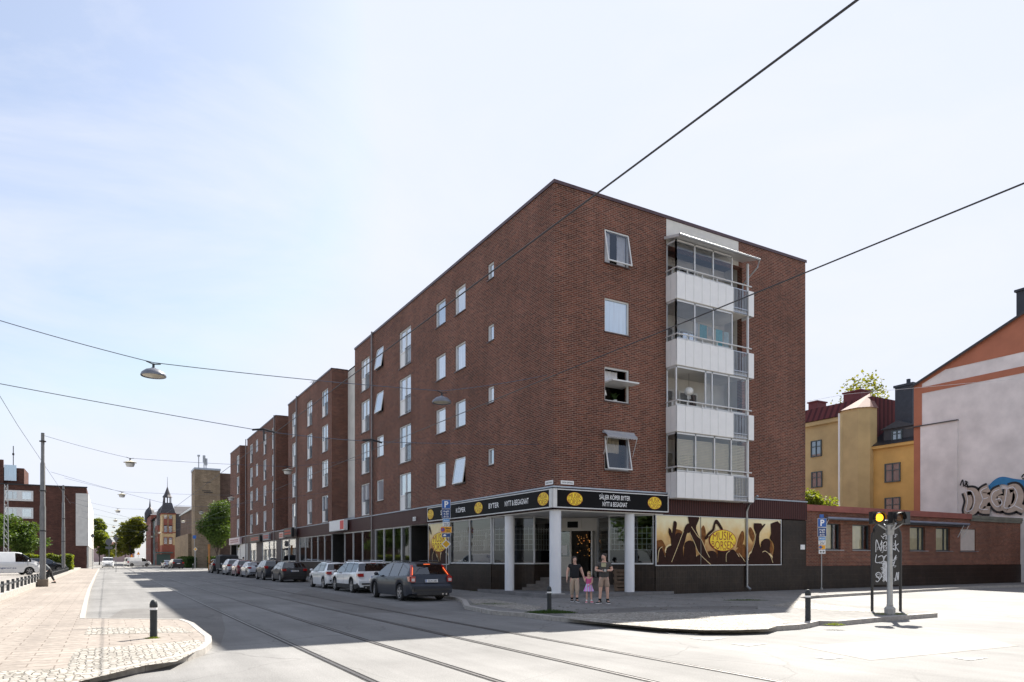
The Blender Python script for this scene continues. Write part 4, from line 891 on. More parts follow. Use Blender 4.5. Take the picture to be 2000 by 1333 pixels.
# pallets by the plinth
t = thing('wooden_pallet', 'stack-like weathered pallet standing on edge behind the right column', 'pallet', (onY(1228, .55), .72, .25), R(0))
m = MB()
for k in range(6): m.box(-.62, .62, -.03, 0, .02+k*.165, .135+k*.165)
m.build('boards', WOOD, t); m = MB(); [m.box(x-.05, x+.05, 0, .09, 0, .98) for x in (-.55, 0, .55)]; m.build('stringer', WOOD, t)
m = MB(); [m.box(-.62, .62, .09, .11, .02+k*.25, .12+k*.25) for k in range(4)]; m.build('back_boards', WOOD, t)
# ================================================================== LOW BRICK WING
WE = onY(1997); WT = 4.12
wg = thing('brick_wing', 'low single storey red brick annex with a red metal edge beside the flats', 'building', (WX, 0, 0))
HWg = []
for a, b, zt, zb in ((1607, 1646, 3.5, 2.14), (1669, 1704, 3.5, 2.14), (1729, 1760, 3.5, 2.14), (1781, 1811.5, 3.5, 2.14), (1832, 1860, 3.5, 2.14), (1880, 1910, 3.5, 2.14)):
    HWg.append((onY(a), onY(b), zb, zt))
PW = Pl((0, .12), (1, 0), (0, -1)); def_loc = None
m = MB(); wall(m, PW, WX, WE, 1.3, WT, HWg, .3); m.quad((WE, .12, 0), (WE, 14, 0), (WE, 14, WT), (WE, .12, WT))
mw = m.build('wall', BRICK_LOW, None); 
for v_ in mw.data.vertices: v_.co.x -= WX
mw.parent = wg
PW2 = Pl((-WX, .12), (1, 0), (0, -1))
m = MB(); PW2.box(m, WX, WE, .0, 1.3, -.25, .04); m.build('plinth', TILE, wg)
m = MB(); m.box(0, WE-WX, .12, 14, WT, WT+.05); m.build('roof', P('roof_wing', (.10, .09, .09), .9), wg)
RC = P('red_cap', (.26, .075, .055), .45, .2, .2, 2); xg = onY(1898)-WX
m = MB(); m.box(.003, xg, -.02, .5, WT-.02, WT+.3); m.build('parapet_cap', RC, wg)
m = MB(); m.box(xg, WE-WX, -.02, .5, WT+.04, WT+.22); m.box(xg, WE-WX, .02, .4, WT-.12, WT+.04); m.build('parapet_cap', P('green_grey_cap', (.16, .16, .13), .6, .2, .25, 2), wg)
BLINDY = P('blind_pale', (.72, .66, .46), .8, 0, .08)
for i, h in enumerate(HWg):
    h2 = (h[0], h[1], h[2], h[3]); 
    if i == 5:
        m = MB(); PW2.box(m, h2[0]+.02, h2[1]-.05, h2[2]+.03, h2[3]-.02, -.1, -.05); m.build('boarded_window', P('board_pale', (.50, .44, .40), .7, 0, .06), wg)
    else:
        m = MB(); f_ = .05; a, b, z0, z1 = h2; dk = P('wing_frame', (.045, .055, .06), .4)
        PW2.box(m, a, a+f_, z0, z1, -.22, -.12); PW2.box(m, b-f_, b, z0, z1, -.22, -.12); PW2.box(m, a+f_, b-f_, z1-f_, z1, -.22, -.12); PW2.box(m, a+f_, b-f_, z0, z0+f_, -.22, -.12); PW2.box(m, a+(b-a)*.68, a+(b-a)*.72, z0+f_, z1-f_, -.2, -.12)
        f = m.build('window', dk, wg)
        m = MB(); q_ = [PW2.p(a+f_, z0+f_, -.18), PW2.p(b-f_, z0+f_, -.18), PW2.p(b-f_, z1-f_, -.18), PW2.p(a+f_, z1-f_, -.18)]; m.quad(*(q_ if PW2.D.cross(Vector((0, 0, 1))).dot(PW2.N) > 0 else q_[::-1])); m.build('pane', GLASSB, f)
        m = MB(); PW2.box(m, a+f_, a+(b-a)*(.70 if i in (0, 1, 2) else .95), z0+f_, z1-f_, -.22, -.20); m.build('blind', BLINDY, f); m = MB(); PW2.box(m, a, b, z0, z1, -.5, -.48); m.build('dark_backing', DARKIN, f)  # last box is a black sheet standing in for the unlit room
    m = MB(); PW2.box(m, h2[0]-.02, h2[1]+.25, h2[2]-.05, h2[2]-.005, -.1, .04); m.build('sill', STEEL, wg)
t = thing('long_awning', 'long rolled grey awning above the annex windows', 'awning', (onY(1607), .0, 3.72))
La = onY(1884)-onY(1607); m = MB(); m.tube([(0, -.25, .03), (La, -.25, .03)], .075, 12); m.box(0, La, -.22, .11, .06, .10); m.build('roller', P('awning_case', (.20, .22, .28), .4, .5, .15, 2), t, smooth=60)
m = MB(); [m.tube([(x, .08, -.75), (x+.05, -.25, -.02)], .02, 6) for x in (.08, La*.47, La-.6, La-.05)]; m.build('arm', ALUW, t)
m = MB(); m.box(La*.42, La-.1, -.2, .1, -.13, .0); m.build('under_shadow', DARK, t)  # black box stands in for the shade under the awning
# ================================================================== GABLE HOUSE WITH GRAFFITI
GX = WE+.02; PGb = Pl((GX, 0), (0, 1), (-1, 0)); ORG = P('gable_orange', (.44, .165, .095), .85, 0, .08, 1.0, .15, 20); GPL = P('gable_plaster', (.76, .715, .69), .92, 0, .16, .55, .5, 12)
yl = onX(1785, GX); zl = zat(752, GX, yl); slope = (zat(612, GX, onX(2000, GX))-zl)/(yl-onX(2000, GX)); yr = -11.0
gh = thing('gable_house', 'tall white rendered gable wall with orange edge bands and graffiti', 'building', (GX, 0, 0))
def gz(y): return zl+(yl-y)*slope if y > (yl+yr)/2 else zl+(y-yr)*slope
ym = (yl+yr)/2
def loc(pts): return [(p[0]-GX, p[1], p[2]) for p in pts]
m = MB(); m.add(loc([(GX, yl, 0), (GX, yr, 0), (GX, yr, zl), (GX, ym, gz(ym)), (GX, yl, zl)]), [(0, 1, 2, 3, 4)])
m.add(loc([(GX, yl, 0), (GX, yl, zl), (GX+14, yl, zl), (GX+14, yl, 0)]), [(0, 1, 2, 3)]); m.add(loc([(GX, yr, 0), (GX, yr, zl), (GX+14, yr, zl), (GX+14, yr, 0)]), [(3, 2, 1, 0)]); m.add(loc([(GX+14, yl, 0), (GX+14, yr, 0), (GX+14, yr, zl), (GX+14, ym, gz(ym)), (GX+14, yl, zl)]), [(4, 3, 2, 1, 0)]); m.build('wall', GPL, gh)
m = MB(); e = .25; m.add(loc([(GX-e, yl+.35, zl-.2), (GX-e, ym, gz(ym)+.05), (GX+14, ym, gz(ym)+.05), (GX+14, yl+.35, zl-.2), (GX-e, yr-.35, zl-.2), (GX+14, yr-.35, zl-.2), (GX-e, yl+.35, zl-.38), (GX-e, ym, gz(ym)-.13), (GX-e, yr-.35, zl-.38)]), [(0, 3, 2, 1), (1, 2, 5, 4), (0, 1, 7, 6), (1, 4, 8, 7)]); m.build('roof', P('roof_black', (.035, .035, .04), .6), gh)
def gp(py, px):                       # survey point on the gable plane
    y = onX(px, GX); return (0, y, zat(py, GX, y))
def band(pts, off, mat, nm): m = MB(); m.add([(p[0]-off, p[1], p[2]) for p in pts], [tuple(range(len(pts)))]); return m.build(nm, mat, gh)
y2k = onX(2000, GX); ytri = onX(1845, GX)
def zt_(y): return gz(y)-.02
# orange gable field, corner strip and band
zA = zat(765, GX, onX(1801, GX)); zB = zat(755, GX, onX(1803, GX))
yc = onX(1801, GX)
m = MB()
def bq(y0, y1, za, zb_, zc, zd, off=.02): m.obox((0, 0, 0), (0, -1, 0), (0, 0, 1), (-1, 0, 0), (0, 0), (0, 0), (0, 0)) if False else m.add([(-off, y0, za), (-off, y1, zb_), (-off, y1, zc), (-off, y0, zd)], [(3, 2, 1, 0)])
bq(yl, yc, .0, .0, zt_(yc), zt_(yl))                                    # corner strip
bq(yc, yr, zA-.15, zA-.15, zA+.3, zA+.3, .021)                           # horizontal band
yk = onX(1847, GX); zk = zat(722, GX, yk)
bq(yc, yk, zA+.55, zk, zt_(yk), zt_(yc), .022); bq(yk, ym, zk, zk, zt_(ym), zt_(yk), .022); bq(ym, yr, zk, zA+.55, zt_(yr), zt_(ym), .022)
m.build('orange_band', ORG, gh)
# former chimney breast outline
m = MB(); ya_, yb_ = onX(1799, GX), onX(1871, GX); za_, zb_ = zat(834, GX, ya_), zat(822, GX, yb_)
m.obox((0, 0, 0), (0, -1, 0), (0, 0, 1), (-1, 0, 0), (-ya_, -yb_), (3, zb_), (.0, .10)); m.build('chimney_breast', GPL, gh)
m = MB(); m.obox((0, 0, 0), (0, -1, 0), (0, 0, 1), (-1, 0, 0), (-ya_-1.1, -yb_+.05), (zb_, zb_+.07), (.0, .2)); m.build('ledge', P('ledge_dark', (.09, .09, .09), .8), gh)
# lower red painted part and black chimney
m = MB(); m.box(-.05, .0, yr, -.15, 0, 3.2); m.build('red_base', P('base_red', (.17, .05, .05), .7, 0, .2), gh)
yq = onX(1992, GX); m = MB(); m.box(1.5, 3.0, -.6, 1.05, gz(1.5)-1.5, zat(566, GX, .6)+.25); m.box(1.4, 3.1, -.7, 1.15, zat(566, GX, .6)+.25, zat(566, GX, .6)+.4); m.build('chimney', P('chimney_black', (.028, .034, .045), .6), gh)
# graffiti painted on the gable
GB = P('spray_black', (.018, .018, .02), .7); GT = P('spray_tan', (.46, .38, .31), .7, 0, .12); GBL = P('spray_blue', (.03, .20, .42), .7, 0, .1); GW = P('spray_white', (.72, .72, .74), .7)
t = thing('graffiti', 'large tan and blue graffiti lettering with black outlines on the white gable', 'graffiti', (GX, 0, 0))
yG0, yG1 = onX(1884, GX), onX(2006, GX); zG0, zG1 = zat(1003, GX, onX(1940, GX))+.0, zat(949, GX, onX(1940, GX)); WG = yG0-yG1; HG = zG1-zG0
O = Vector((0, yG0, zG0)); UG = Vector((0, -1, 0)); NG = Vector((-1, 0, 0))
m = MB()
for pts, wv_ in (([(.3, .5), (.5, .6), (.7, .5)], .5), ([(.05, .3), (.2, .75), (.45, .9)], .3), ([(.45, .9), (.6, 1.15), (.8, 1.05), (1.0, .95)], .5), ([(.0, .1), (.1, .0), (.3, .12)], .35), ([(.8, .6), (1.0, .55)], .6)): ribbon(m, [(p[0]*WG, p[1]*HG) for p in smoothpath(pts)], wv_, O, UG, ZU, NG, .112, 2)
letters = [[(.06, .85), (.10, .5), (.07, .12), (.17, .15), (.22, .5), (.17, .82), (.06, .85)], [(.42, .92), (.32, .8), (.35, .5), (.30, .18), (.44, .12)], [(.34, .5), (.44, .55)], [(.62, .82), (.52, .72), (.50, .45), (.58, .2), (.66, .3), (.63, .48), (.56, .45)], [(.74, .82), (.72, .5), (.70, .15), (.84, .2), (.90, .55), (.84, .85), (.74, .82)], [(.86, .2), (.98, .05)]]
for li, s_ in enumerate(letters):
    q = [(p[0]*WG, p[1]*HG) for p in smoothpath(s_)]; ribbon(m, q, .82, O, UG, ZU, NG, .118, 0)
for li, s_ in enumerate(letters):
    q = [(p[0]*WG, p[1]*HG) for p in smoothpath(s_)]; ribbon(m, q, .52, O, UG, ZU, NG, .124+li*.001, 1)
for s_ in letters: q = [(p[0]*WG-.12, p[1]*HG+.05) for p in smoothpath(s_)]; ribbon(m, q, .055, O, UG, ZU, NG, .134, 3)
for s_ in ([(-.06, 1.1), (-.02, 1.3), (.0, 1.05)], [(.02, 1.25), (.06, 1.2), (.02, 1.08), (.07, 1.05), (.03, 1.2)], [(.93, 1.2), (.97, 1.3), (1.0, 1.15), (.94, 1.15)]): ribbon(m, [(p[0]*WG, p[1]*HG) for p in smoothpath(s_)], .09, O, UG, ZU, NG, .118, 0)
m.build('paint', [GB, GT, GBL, GW], t)
# ================================================================== YELLOW HOUSES BEHIND
YX = 42.0; YELW = P('yellow_render', (.60, .37, .12), .9, 0, .12, .6, .2, 10); OLV = P('olive_render', (.48, .36, .18), .9, 0, .16, .5, .2, 10)
PY = Pl((0, 0), (0, 1), (-1, 0)); OW = P('old_frame', (.05, .08, .09), .5)
PANEOLD = winmat('pane_old', (.07, .085, .11), .22, 2)
def oldwin(par, y, z, wd_=1.1, h=1.5, X=0, dirn='X'):
    m = MB(); b = m.box
    b(X-.06, X+.0, y-wd_/2, y+wd_/2, z, z+h); f = m.build('window', PANEOLD, par)
    m = MB()
    for a, c in ((-wd_/2, -wd_/2+.09), (wd_/2-.09, wd_/2), (-.04, .04)): m.box(X-.12, X-.06, y+a, y+c, z, z+h)
    m.box(X-.11, X-.06, y-wd_/2, y+wd_/2, z, z+.09); m.box(X-.11, X-.06, y-wd_/2, y+wd_/2, z+h-.09, z+h); m.box(X-.11, X-.06, y-wd_/2, y+wd_/2, z+h*.6, z+h*.6+.07); m.build('frame', OW, f)
ya_, yb_ = onX(1786, YX)-3, onX(1693, YX); ze = zat(866, YX, onX(1740, YX))
yh = thing('yellow_house', 'warm yellow rendered house with a dark dormer beside the gable wall', 'building', (YX, 0, 0))
m = MB(); m.box(0, 10, ya_, yb_, 0, ze); m.build('wall', YELW, yh)
m = MB(); m.box(-.25, 0, ya_, yb_+.1, ze-.35, ze-.1); m.build('cornice', YELW, yh)
m = MB(); m.add([(-.3, ya_, ze-.1), (-.3, yb_+.2, ze-.1), (2.6, yb_+.0, ze+1.6), (2.6, ya_, ze+1.6), (6, ya_, ze+1.6), (6, yb_, ze+1.6), (-.3, yb_+.2, ze-.2), (2.6, yb_, ze-.2)], [(0, 3, 2, 1), (3, 4, 5, 2), (1, 2, 7, 6)]); m.build('roof', P('roof_dark', (.022, .024, .03), .5, .2), yh)
yd = onX(1748, YX); m = MB(); m.box(.5, 3, yd-1.3, yd+1.3, ze, ze+1.35); m.add([(.3, yd-1.5, ze+1.3), (.3, yd+1.5, ze+1.3), (.3, yd, ze+1.9), (3, yd-1.5, ze+1.3), (3, yd+1.5, ze+1.3), (3, yd, ze+1.9)], [(0, 2, 1), (0, 3, 5, 2), (2, 5, 4, 1)]); m.build('dormer', P('dormer_dark', (.04, .045, .055), .6), yh)
oldwin(yh, yd+.1, ze+.25, .9, .85, .5)
for py0, py1 in ((905, 942), (972, 1010)): yw = onX(1744, YX); oldwin(yh, yw, zat(py1, YX, yw), 1.35, zat(py0, YX, yw)-zat(py1, YX, yw))
m = MB(); yp = onX(1700, YX); m.tube([(-.15, yp, ze-.2), (-.15, yp, 3)], .09, 8); m.build('drainpipe', DARK, yh)
yk_ = onX(1769, YX+1.2); zk_ = zat(756, YX+1.2, yk_); m = MB(); m.box(.9, 2.3, yk_-.75, yk_+.75, ze, zk_); m.box(.8, 2.4, yk_-.85, yk_+.85, zk_, zk_+.2); m.tube([(1.6, yk_, zk_), (1.6, yk_, zk_+.7)], .16, 10); m.build('chimney', P('chimney_blue', (.035, .042, .055), .5, .3), yh)
oh = thing('olive_house', 'taller olive yellow house with a red seamed roof and rounded stair bay', 'building', (YX, 0, 0))
y0_, y1_ = yb_+.01, onX(1560, YX)+3; zo = zat(818, YX, onX(1600, YX))
m = MB(); m.box(.5, 11, y0_, y1_, 0, zo); m.build('wall', OLV, oh)
m = MB(); m.box(.2, .5, y0_, y1_, zo-.5, zo-.15); m.build('cornice', OLV, oh)
zr = zat(779, YX+1.5, onX(1700, YX+1.5)); m = MB(); xr_ = .1+(zr-zo)/1.75; yk9 = y0_-.05; m.add([(.1, yk9, zo-.1), (.1, y1_, zo-.1), (xr_, y1_, zr), (xr_, yk9, zr), (11, y1_, zr), (11, yk9, zr), (11, yk9, zo-5), (.52, yk9, zo-5)], [(0, 3, 2, 1), (3, 5, 4, 2), (0, 7, 6, 5, 3)]); m.build('roof', SEAMROOF, oh)
ybay0, ybay1 = onX(1688, YX-1.2), onX(1630, YX-1.0); yc_ = (ybay0+ybay1)/2; rb = (ybay1-ybay0)/2*1.04; zb2 = zat(803, YX, yc_)
poly = [(.5, yc_+rb), (-.5, yc_+rb*.85), (-1.1, yc_+rb*.4), (-1.1, yc_-rb*.55), (-.5, yc_-rb), (.5, yc_-rb)]
m = MB(); m.prism(poly, 0, zb2); m.build('stair_bay', OLV, oh)
m = MB(); n_ = len(poly); pts = [(x*1.15-.05, yc_+(y-yc_)*1.08, zb2) for x, y in poly]+[(1.6, yc_-.2, zb2+1.7)]; m.add(pts, [(i, (i+1) % n_, n_) for i in range(n_)]+[tuple(range(n_))]); m.build('bay_roof', P('copper_pale', (.20, .11, .09), .7, 0, .2, spec=.1), oh)
yp = onX(1641, YX-1.1); m = MB(); m.tube([(-1.25, yp, zb2-.2), (-1.25, yp, 3)], .08, 8); m.build('drainpipe', WHITE, oh)
for px, py0, py1 in ((1595, 860, 892), (1596, 921, 952)): yw = onX(px, YX+.5); oldwin(oh, yw, zat(py1, YX, yw), 1.15, zat(py0, YX, yw)-zat(py1, YX, yw), .5)
m = MB()
for px, py0, hw in ((1672, 768, .9), (1595, 788, .5)): yw = onX(px, YX+4); zc = zat(py0, YX+4, yw); m = MB(); m.box(3.4, 4.8, yw-hw, yw+hw, zr-1.5, zc); m.box(3.3, 4.9, yw-hw-.1, yw+hw+.1, zc, zc+.12); m.build('chimney', P('chimney_red', (.14, .035, .04), .7), oh)
# ================================================================== LEFT SIDE AND FAR BUILDINGS
LX, LY = -18.3, 120.0
PF = Pl((0, LY), (1, 0), (0, -1)); xl0 = onY(-60, LY)-4; LZ = zat(953.5, LX, LY)
lb = thing('brown_brick_office', 'dark brown brick block with white gable panel on the left side of the street', 'building', (LX, LY, 0))
def shift(o, dx, dy):
    for v_ in o.data.vertices: v_.co.x -= dx; v_.co.y -= dy
    return o
m = MB(); wall(m, PF, xl0, LX, 0, LZ, []); m.quad((LX, LY, 0), (LX, LY+70, 0), (LX, LY+70, LZ), (LX, LY, LZ)); m.quad((xl0, LY, LZ), (LX, LY, LZ), (LX, LY+70, LZ), (xl0, LY+70, LZ))
o = shift(m.build('wall', BRICK_LEFT, None), LX, LY); o.parent = lb
def fx(px): return onY(px, LY)-LX
def fz(py): return CAM.z+(HZ-py)*dep(LX-5, LY)/F
m = MB(); m.box(fx(148), .25, -.12, 0, fz(1066), fz(962)); m.box(.0, .25, .02, 60, fz(1066), fz(962)); m.build('white_panel', PLASTER, lb)
m = MB(); m.box(fx(-60), .1, -.15, .3, LZ, LZ+.2); m.build('coping', DARK, lb)
for row, (a, b) in enumerate(((961, 981), (993.5, 1014.5))):
    for q0, q1 in ((9, 65), (-58, -8)):
        m = MB(); m.box(fx(q0), fx(q1), -.12, -.0, fz(b), fz(a)); f = m.build('window', SASH, lb)
        for u, v_ in ((.06, .27), (.3, .42), (.62, .93)):
            m = MB(); W_ = fx(q1)-fx(q0); m.box(fx(q0)+W_*u, fx(q0)+W_*v_, -.16, -.12, fz(b)+.3, fz(a)-.25); m.build('pane', PANE3 if u != .62 else PANE2, f)
m = MB(); m.box(fx(-80), fx(46), 1, 9, LZ, fz(917)); m.box(fx(-80), fx(6), 0.5, 1, LZ, fz(903)); m.build('roof_house', BRICK_LEFT, lb)
m = MB(); m.box(fx(7), fx(31), .8, 1, fz(942), fz(912)); m.build('roof_window', PANEBLUE, lb)
m = MB(); m.tube([(fx(22), 3, fz(915)), (fx(22), 3, fz(872))], .07, 6); m.tube([(fx(20), 3, fz(888)), (fx(24), 3, fz(888))], .2, 6); m.build('antenna', DARK, lb)
m = MB()
for k in range(12): m = MB(); m.box(.02, .3, 1+k*5, 2.2+k*5, .1, fz(1067)); m.build('ground_pier', PLASTER, lb)
m = MB(); m.box(.0, .05, 0, 60, .1, fz(1068)); m.build('shop_glass', PANE4, lb)
# beige brick theatre-like block across the side street on the right
by = 118.7; bx = onY(380.5, by)
bb = thing('beige_brick_building', 'tall windowless beige brick block with antennas beyond the flats', 'building', (bx, by, 0))
def bz(py, y=by, x=bx): return zat(py, x, y)
ytd = onX(374, bx)-by; m = MB(); xx = onY(430, by)-bx; m.box(0, xx, 0, ytd, 0, bz(917)); m.build('tower', BRICK_BEIGE, bb)
m = MB(); m.box(xx, xx+10, 1.5, 24, 0, bz(920)); m.build('rear_block', BRICK_GREYBR, bb)
m = MB(); m.box(-.1, xx+.1, -.1, ytd+.1, bz(917), bz(917)+.35); m.build('coping', FLA, bb)
yb2 = onX(347, bx); m = MB(); m.box(.6, 10, ytd+.02, yb2-by, 0, bz(1002, 145)); m.build('low_block', BRICK_GREYBR, bb)
m = MB(); m.box(-.6, .6, ytd+.02, yb2-by, 0, 6.5); m.build('podium', BRICK_BEIGE, bb)
m = MB(); zz = bz(1002, 145); m.add([(.3, ytd+.1, zz), (.3, yb2-by, zz), (4, yb2-by, zz+2.8), (4, ytd+.1, zz+2.8), (.3, ytd+.1, zz-.3), (.3, yb2-by, zz-.3), (.3, yb2-by, zz), (10, yb2-by, zz), (10, ytd+.1, zz)], [(0, 3, 2, 1), (0, 1, 5, 4), (2, 3, 8, 7)]); m.build('roof', P('roof_pale', (.45, .46, .46), .4, .4), bb)
m = MB()
for k in range(3): m.box(xx*.35, xx*.7, -.06, 0, bz(960+k*1.5)-.2, bz(960+k*1.5)-.05) if k == 0 else None
m.box(xx*.3, xx*.65, -.05, 0, bz(942), bz(941)); m.box(xx*.28, xx*.62, -.05, 0, bz(959), bz(957.5)); m.build('wall_slot', DARK, bb)
m = MB()
for px, pt in ((388, 889), (398.5, 890), (402.5, 896)): x_ = onY(px, by+4)-bx; m.tube([(x_, 4, bz(917)), (x_, 4, zat(pt, bx+x_, by+4))], .1, 6); m.box(x_-.22, x_+.22, 3.8, 4.2, zat(pt, bx+x_, by+4)-1.3 if px > 390 else zat(pt, bx+x_, by+4)-.3, zat(pt, bx+x_, by+4))
m.build('antenna', STEEL, bb)
# old corner house with spire
ex, ey = -3.0, 166.0
oh2 = thing('turreted_house', 'old beige and red brick corner house with slate spire down the street', 'building', (ex, ey, 0))
OBE = P('old_beige', (.48, .36, .20), .9, 0, .12); ORE = P('old_red', (.24, .075, .05), .85, 0, .15); SLT = P('slate', (.06, .055, .06), .6, .2, .25)
dxw = onY(343, ey)-ex; e0 = onY(316.5, ey)-ex
def ez(py): return zat(py, ex, ey)
zc_ = ez(1005); m = MB(); m.box(e0, dxw, 0, 8, ez(1065), zc_); m.build('wall', OBE, oh2)
m = MB(); m.box(e0-.02, dxw+.02, -.03, 8, 0, ez(1065)); m.build('red_base', ORE, oh2); m = MB(); m.box(e0-.1, dxw+.1, -.12, 8, zc_-.0, zc_+.4); m.box(e0-.05, dxw+.05, -.08, 0, ez(1041), ez(1039)); m.build('red_cornice', ORE, oh2)
m = MB(); [m.box(e0+(dxw-e0)*u-.43, e0+(dxw-e0)*u+.43, -.14, .0, ez(b)-.2, ez(a)+.25) for a, b in ((1012, 1026), (1028, 1041), (1051, 1064)) for u in (.25, .62)]; m.build('window_surround', ORE, oh2)
for a, b in ((1006.5, 1013.5), (1027.5, 1040), (1050.5, 1063)):
    for u in (.25, .62): m = MB(); x_ = e0+(dxw-e0)*u; m.box(x_-.32, x_+.32, -.2, -.14, ez(b), ez(a)); m.build('window', PANE2, oh2)
cx_ = e0+(dxw-e0)*.42; m = MB(); hw = (dxw-e0)*.56; z0_, z1_ = zc_+.3, ez(982); hs = .95
m.add([(cx_-hw, -.4, z0_), (cx_+hw, -.4, z0_), (cx_+hw, 2*hw-.4, z0_), (cx_-hw, 2*hw-.4, z0_), (cx_-hs, hw-hs-.4, z1_), (cx_+hs, hw-hs-.4, z1_), (cx_+hs, hw+hs-.4, z1_), (cx_-hs, hw+hs-.4, z1_)], [(0, 1, 5, 4), (1, 2, 6, 5), (2, 3, 7, 6), (3, 0, 4, 7), (4, 5, 6, 7)])
yc2 = hw-.4; zs0, zs1, zs2 = ez(971), ez(950), ez(931)
for a in range(8): m.tube([(cx_+.8*math.cos(a*PI/4), yc2+.8*math.sin(a*PI/4), z1_), (cx_+.8*math.cos(a*PI/4), yc2+.8*math.sin(a*PI/4), zs0)], .08, 5)
m.lathe([(1.15, zs0), (.75, zs0+.6), (.35, zs0+(zs1-zs0)*.65), (.06, zs1), (.03, zs2)], 8, (cx_, yc2, 0)); m.build('spire', SLT, oh2)
m = MB(); m.box(dxw, dxw+6, 1, 12, 0, ez(1003)); m.add([(dxw, 1, ez(1003)), (dxw+6, 1, ez(1003)), (dxw+6, 5, ez(986)), (dxw, 5, ez(986))], [(0, 1, 2, 3)]); m.build('rear_wing', SLT, oh2)
# side facade along the street with bays and turrets
bands = [(316.5, 309, OBE, 1003, 989), (309, 303, ORE, 1008, 1000), (303, 295, P('old_green', (.14, .17, .16), .8), 1012, 1000), (295, 285, ORE, 1006, 992)]
yprev = 0
for i, (p0, p1, mt, pt, pr) in enumerate(bands):
    y0q, y1q = max(2.5, onX(p0, ex+e0)-ey), onX(p1, ex+e0)-ey; zq = zat(pt, ex, ey+y0q); m = MB(); m.box(e0+(.0 if i % 2 else .5), 9, y0q, y1q, 0, zq); m.build('wall', mt, oh2)
    m = MB(); zz2 = zat(pr, ex, ey+y0q); ym_ = (y0q+y1q)/2
    m.add([(e0-.3, y0q, zq), (e0-.3, y1q, zq), (9, y1q, zq), (9, y0q, zq), (2, ym_, zz2)], [(0, 4, 1), (1, 4, 2), (2, 4, 3), (3, 4, 0)]); m.build('roof', SLT, oh2)
    for fl in range(4):
        for k in range(3): yy = y0q+(y1q-y0q)*(k+.5)/3; m = MB(); m.box(e0-.04+(.0 if i % 2 else .5), e0+(.0 if i % 2 else .5), yy-.6, yy+.6, 1.2+fl*3.1, 3.1+fl*3.1); m.build('window', PANE3, oh2)
for px, pt in ((291.5, 975), (318, 967)): yy = onX(px, ex)-ey; m = MB(); zt_2 = zat(1003, ex, ey+yy); zp = zat(pt, ex, ey+yy); m.lathe([(1.6, zt_2-3), (1.6, zt_2), (1.2, zt_2+1), (.3, zt_2+(zp-zt_2)*.45), (.05, zp)], 10, (.2, yy, 0)); m.build('turret', SLT, oh2)
m = MB(); m.box(e0-1.5, dxw*.7, -1.6, 0, 3.0, 3.3); m.box(e0-1.2, dxw*.5, -.05, -.03, .2, 2.8); m.build('shop_awning', P('awning_green', (.05, .09, .09), .6), oh2)
# pink far building at the end of the street
fb = thing('pink_far_building', 'hazy pink building closing the far end of the street', 'building', (onY(214, 420), 420, 0)); m = MB(); m.box(-9, 12, 0, 12, 0, 8); m.build('wall', P('far_pink', (.42, .30, .28), .9), fb); m = MB(); m.add([(-9, 0, 8), (12, 0, 8), (12, 6, 11), (-9, 6, 11)], [(0, 1, 2, 3)]); m.build('roof', P('far_roof', (.25, .12, .1), .9), fb)
# ================================================================== TREES
make_tree('street_tree', 'dense dark green tree with sunlit top before the beige brick block', 'tree', onY(424, 103), 103, 12.2, 7.6, 2.4, 15000, .36, 3, LEAF, flat=.95)
make_tree('street_tree', 'large yellow green tree beside the turreted house far down the street', 'tree', onY(255, 205), 205, 16.0, 9.5, 1.5, 9000, .7, 5, LEAFA)
make_tree('street_tree', 'second yellow green tree, farther and lower, at the street end', 'tree', onY(244, 262), 262, 14, 11, 1.5, 4500, .9, 6, LEAFA)
make_tree('street_tree', 'bright green tree just past the brown office block', 'tree', onY(194, 198), 198, 14.5, 6.5, 1.6, 7000, .6, 7, LEAFY)
make_tree('street_tree', 'smaller green tree farther along the left side of the street', 'tree', onY(205, 262), 262, 12.5, 7, 1.6, 3500, .7, 8, LEAF)
make_tree('street_tree', 'low pale green tree in the gap at the far left street end', 'tree', onY(213, 330), 330, 9, 8, 1.0, 2500, .7, 18, LEAFA)
xg_, yg_ = onY(30, 92), 92
make_tree('leafy_tree', 'broad green tree behind the lattice mast left of the pole', 'tree', onY(48, yg_), yg_, 8.0, 6.2, .8, 9000, .34, 9, LEAF, z=.2)
make_tree('leafy_tree', 'broad green tree at the left picture edge behind the van', 'tree', onY(2, yg_), yg_-2, 8.4, 7, .8, 9000, .34, 10, LEAF, z=.2)
make_tree('garden_tree', 'bright lime green tree peeping over the annex roof', 'tree', onY(1592, 7.5), 7.5, 6.9, 3.4, 2.5, 5000, .22, 11, LEAFY)
make_tree('garden_tree', 'pale green treetop showing behind the chimneys of the olive house', 'tree', onY(1697, 34), 34, zat(718, onY(1697, 34), 34), 15, 11, 9000, .5, 12, LEAFA, trunk_r=.3)
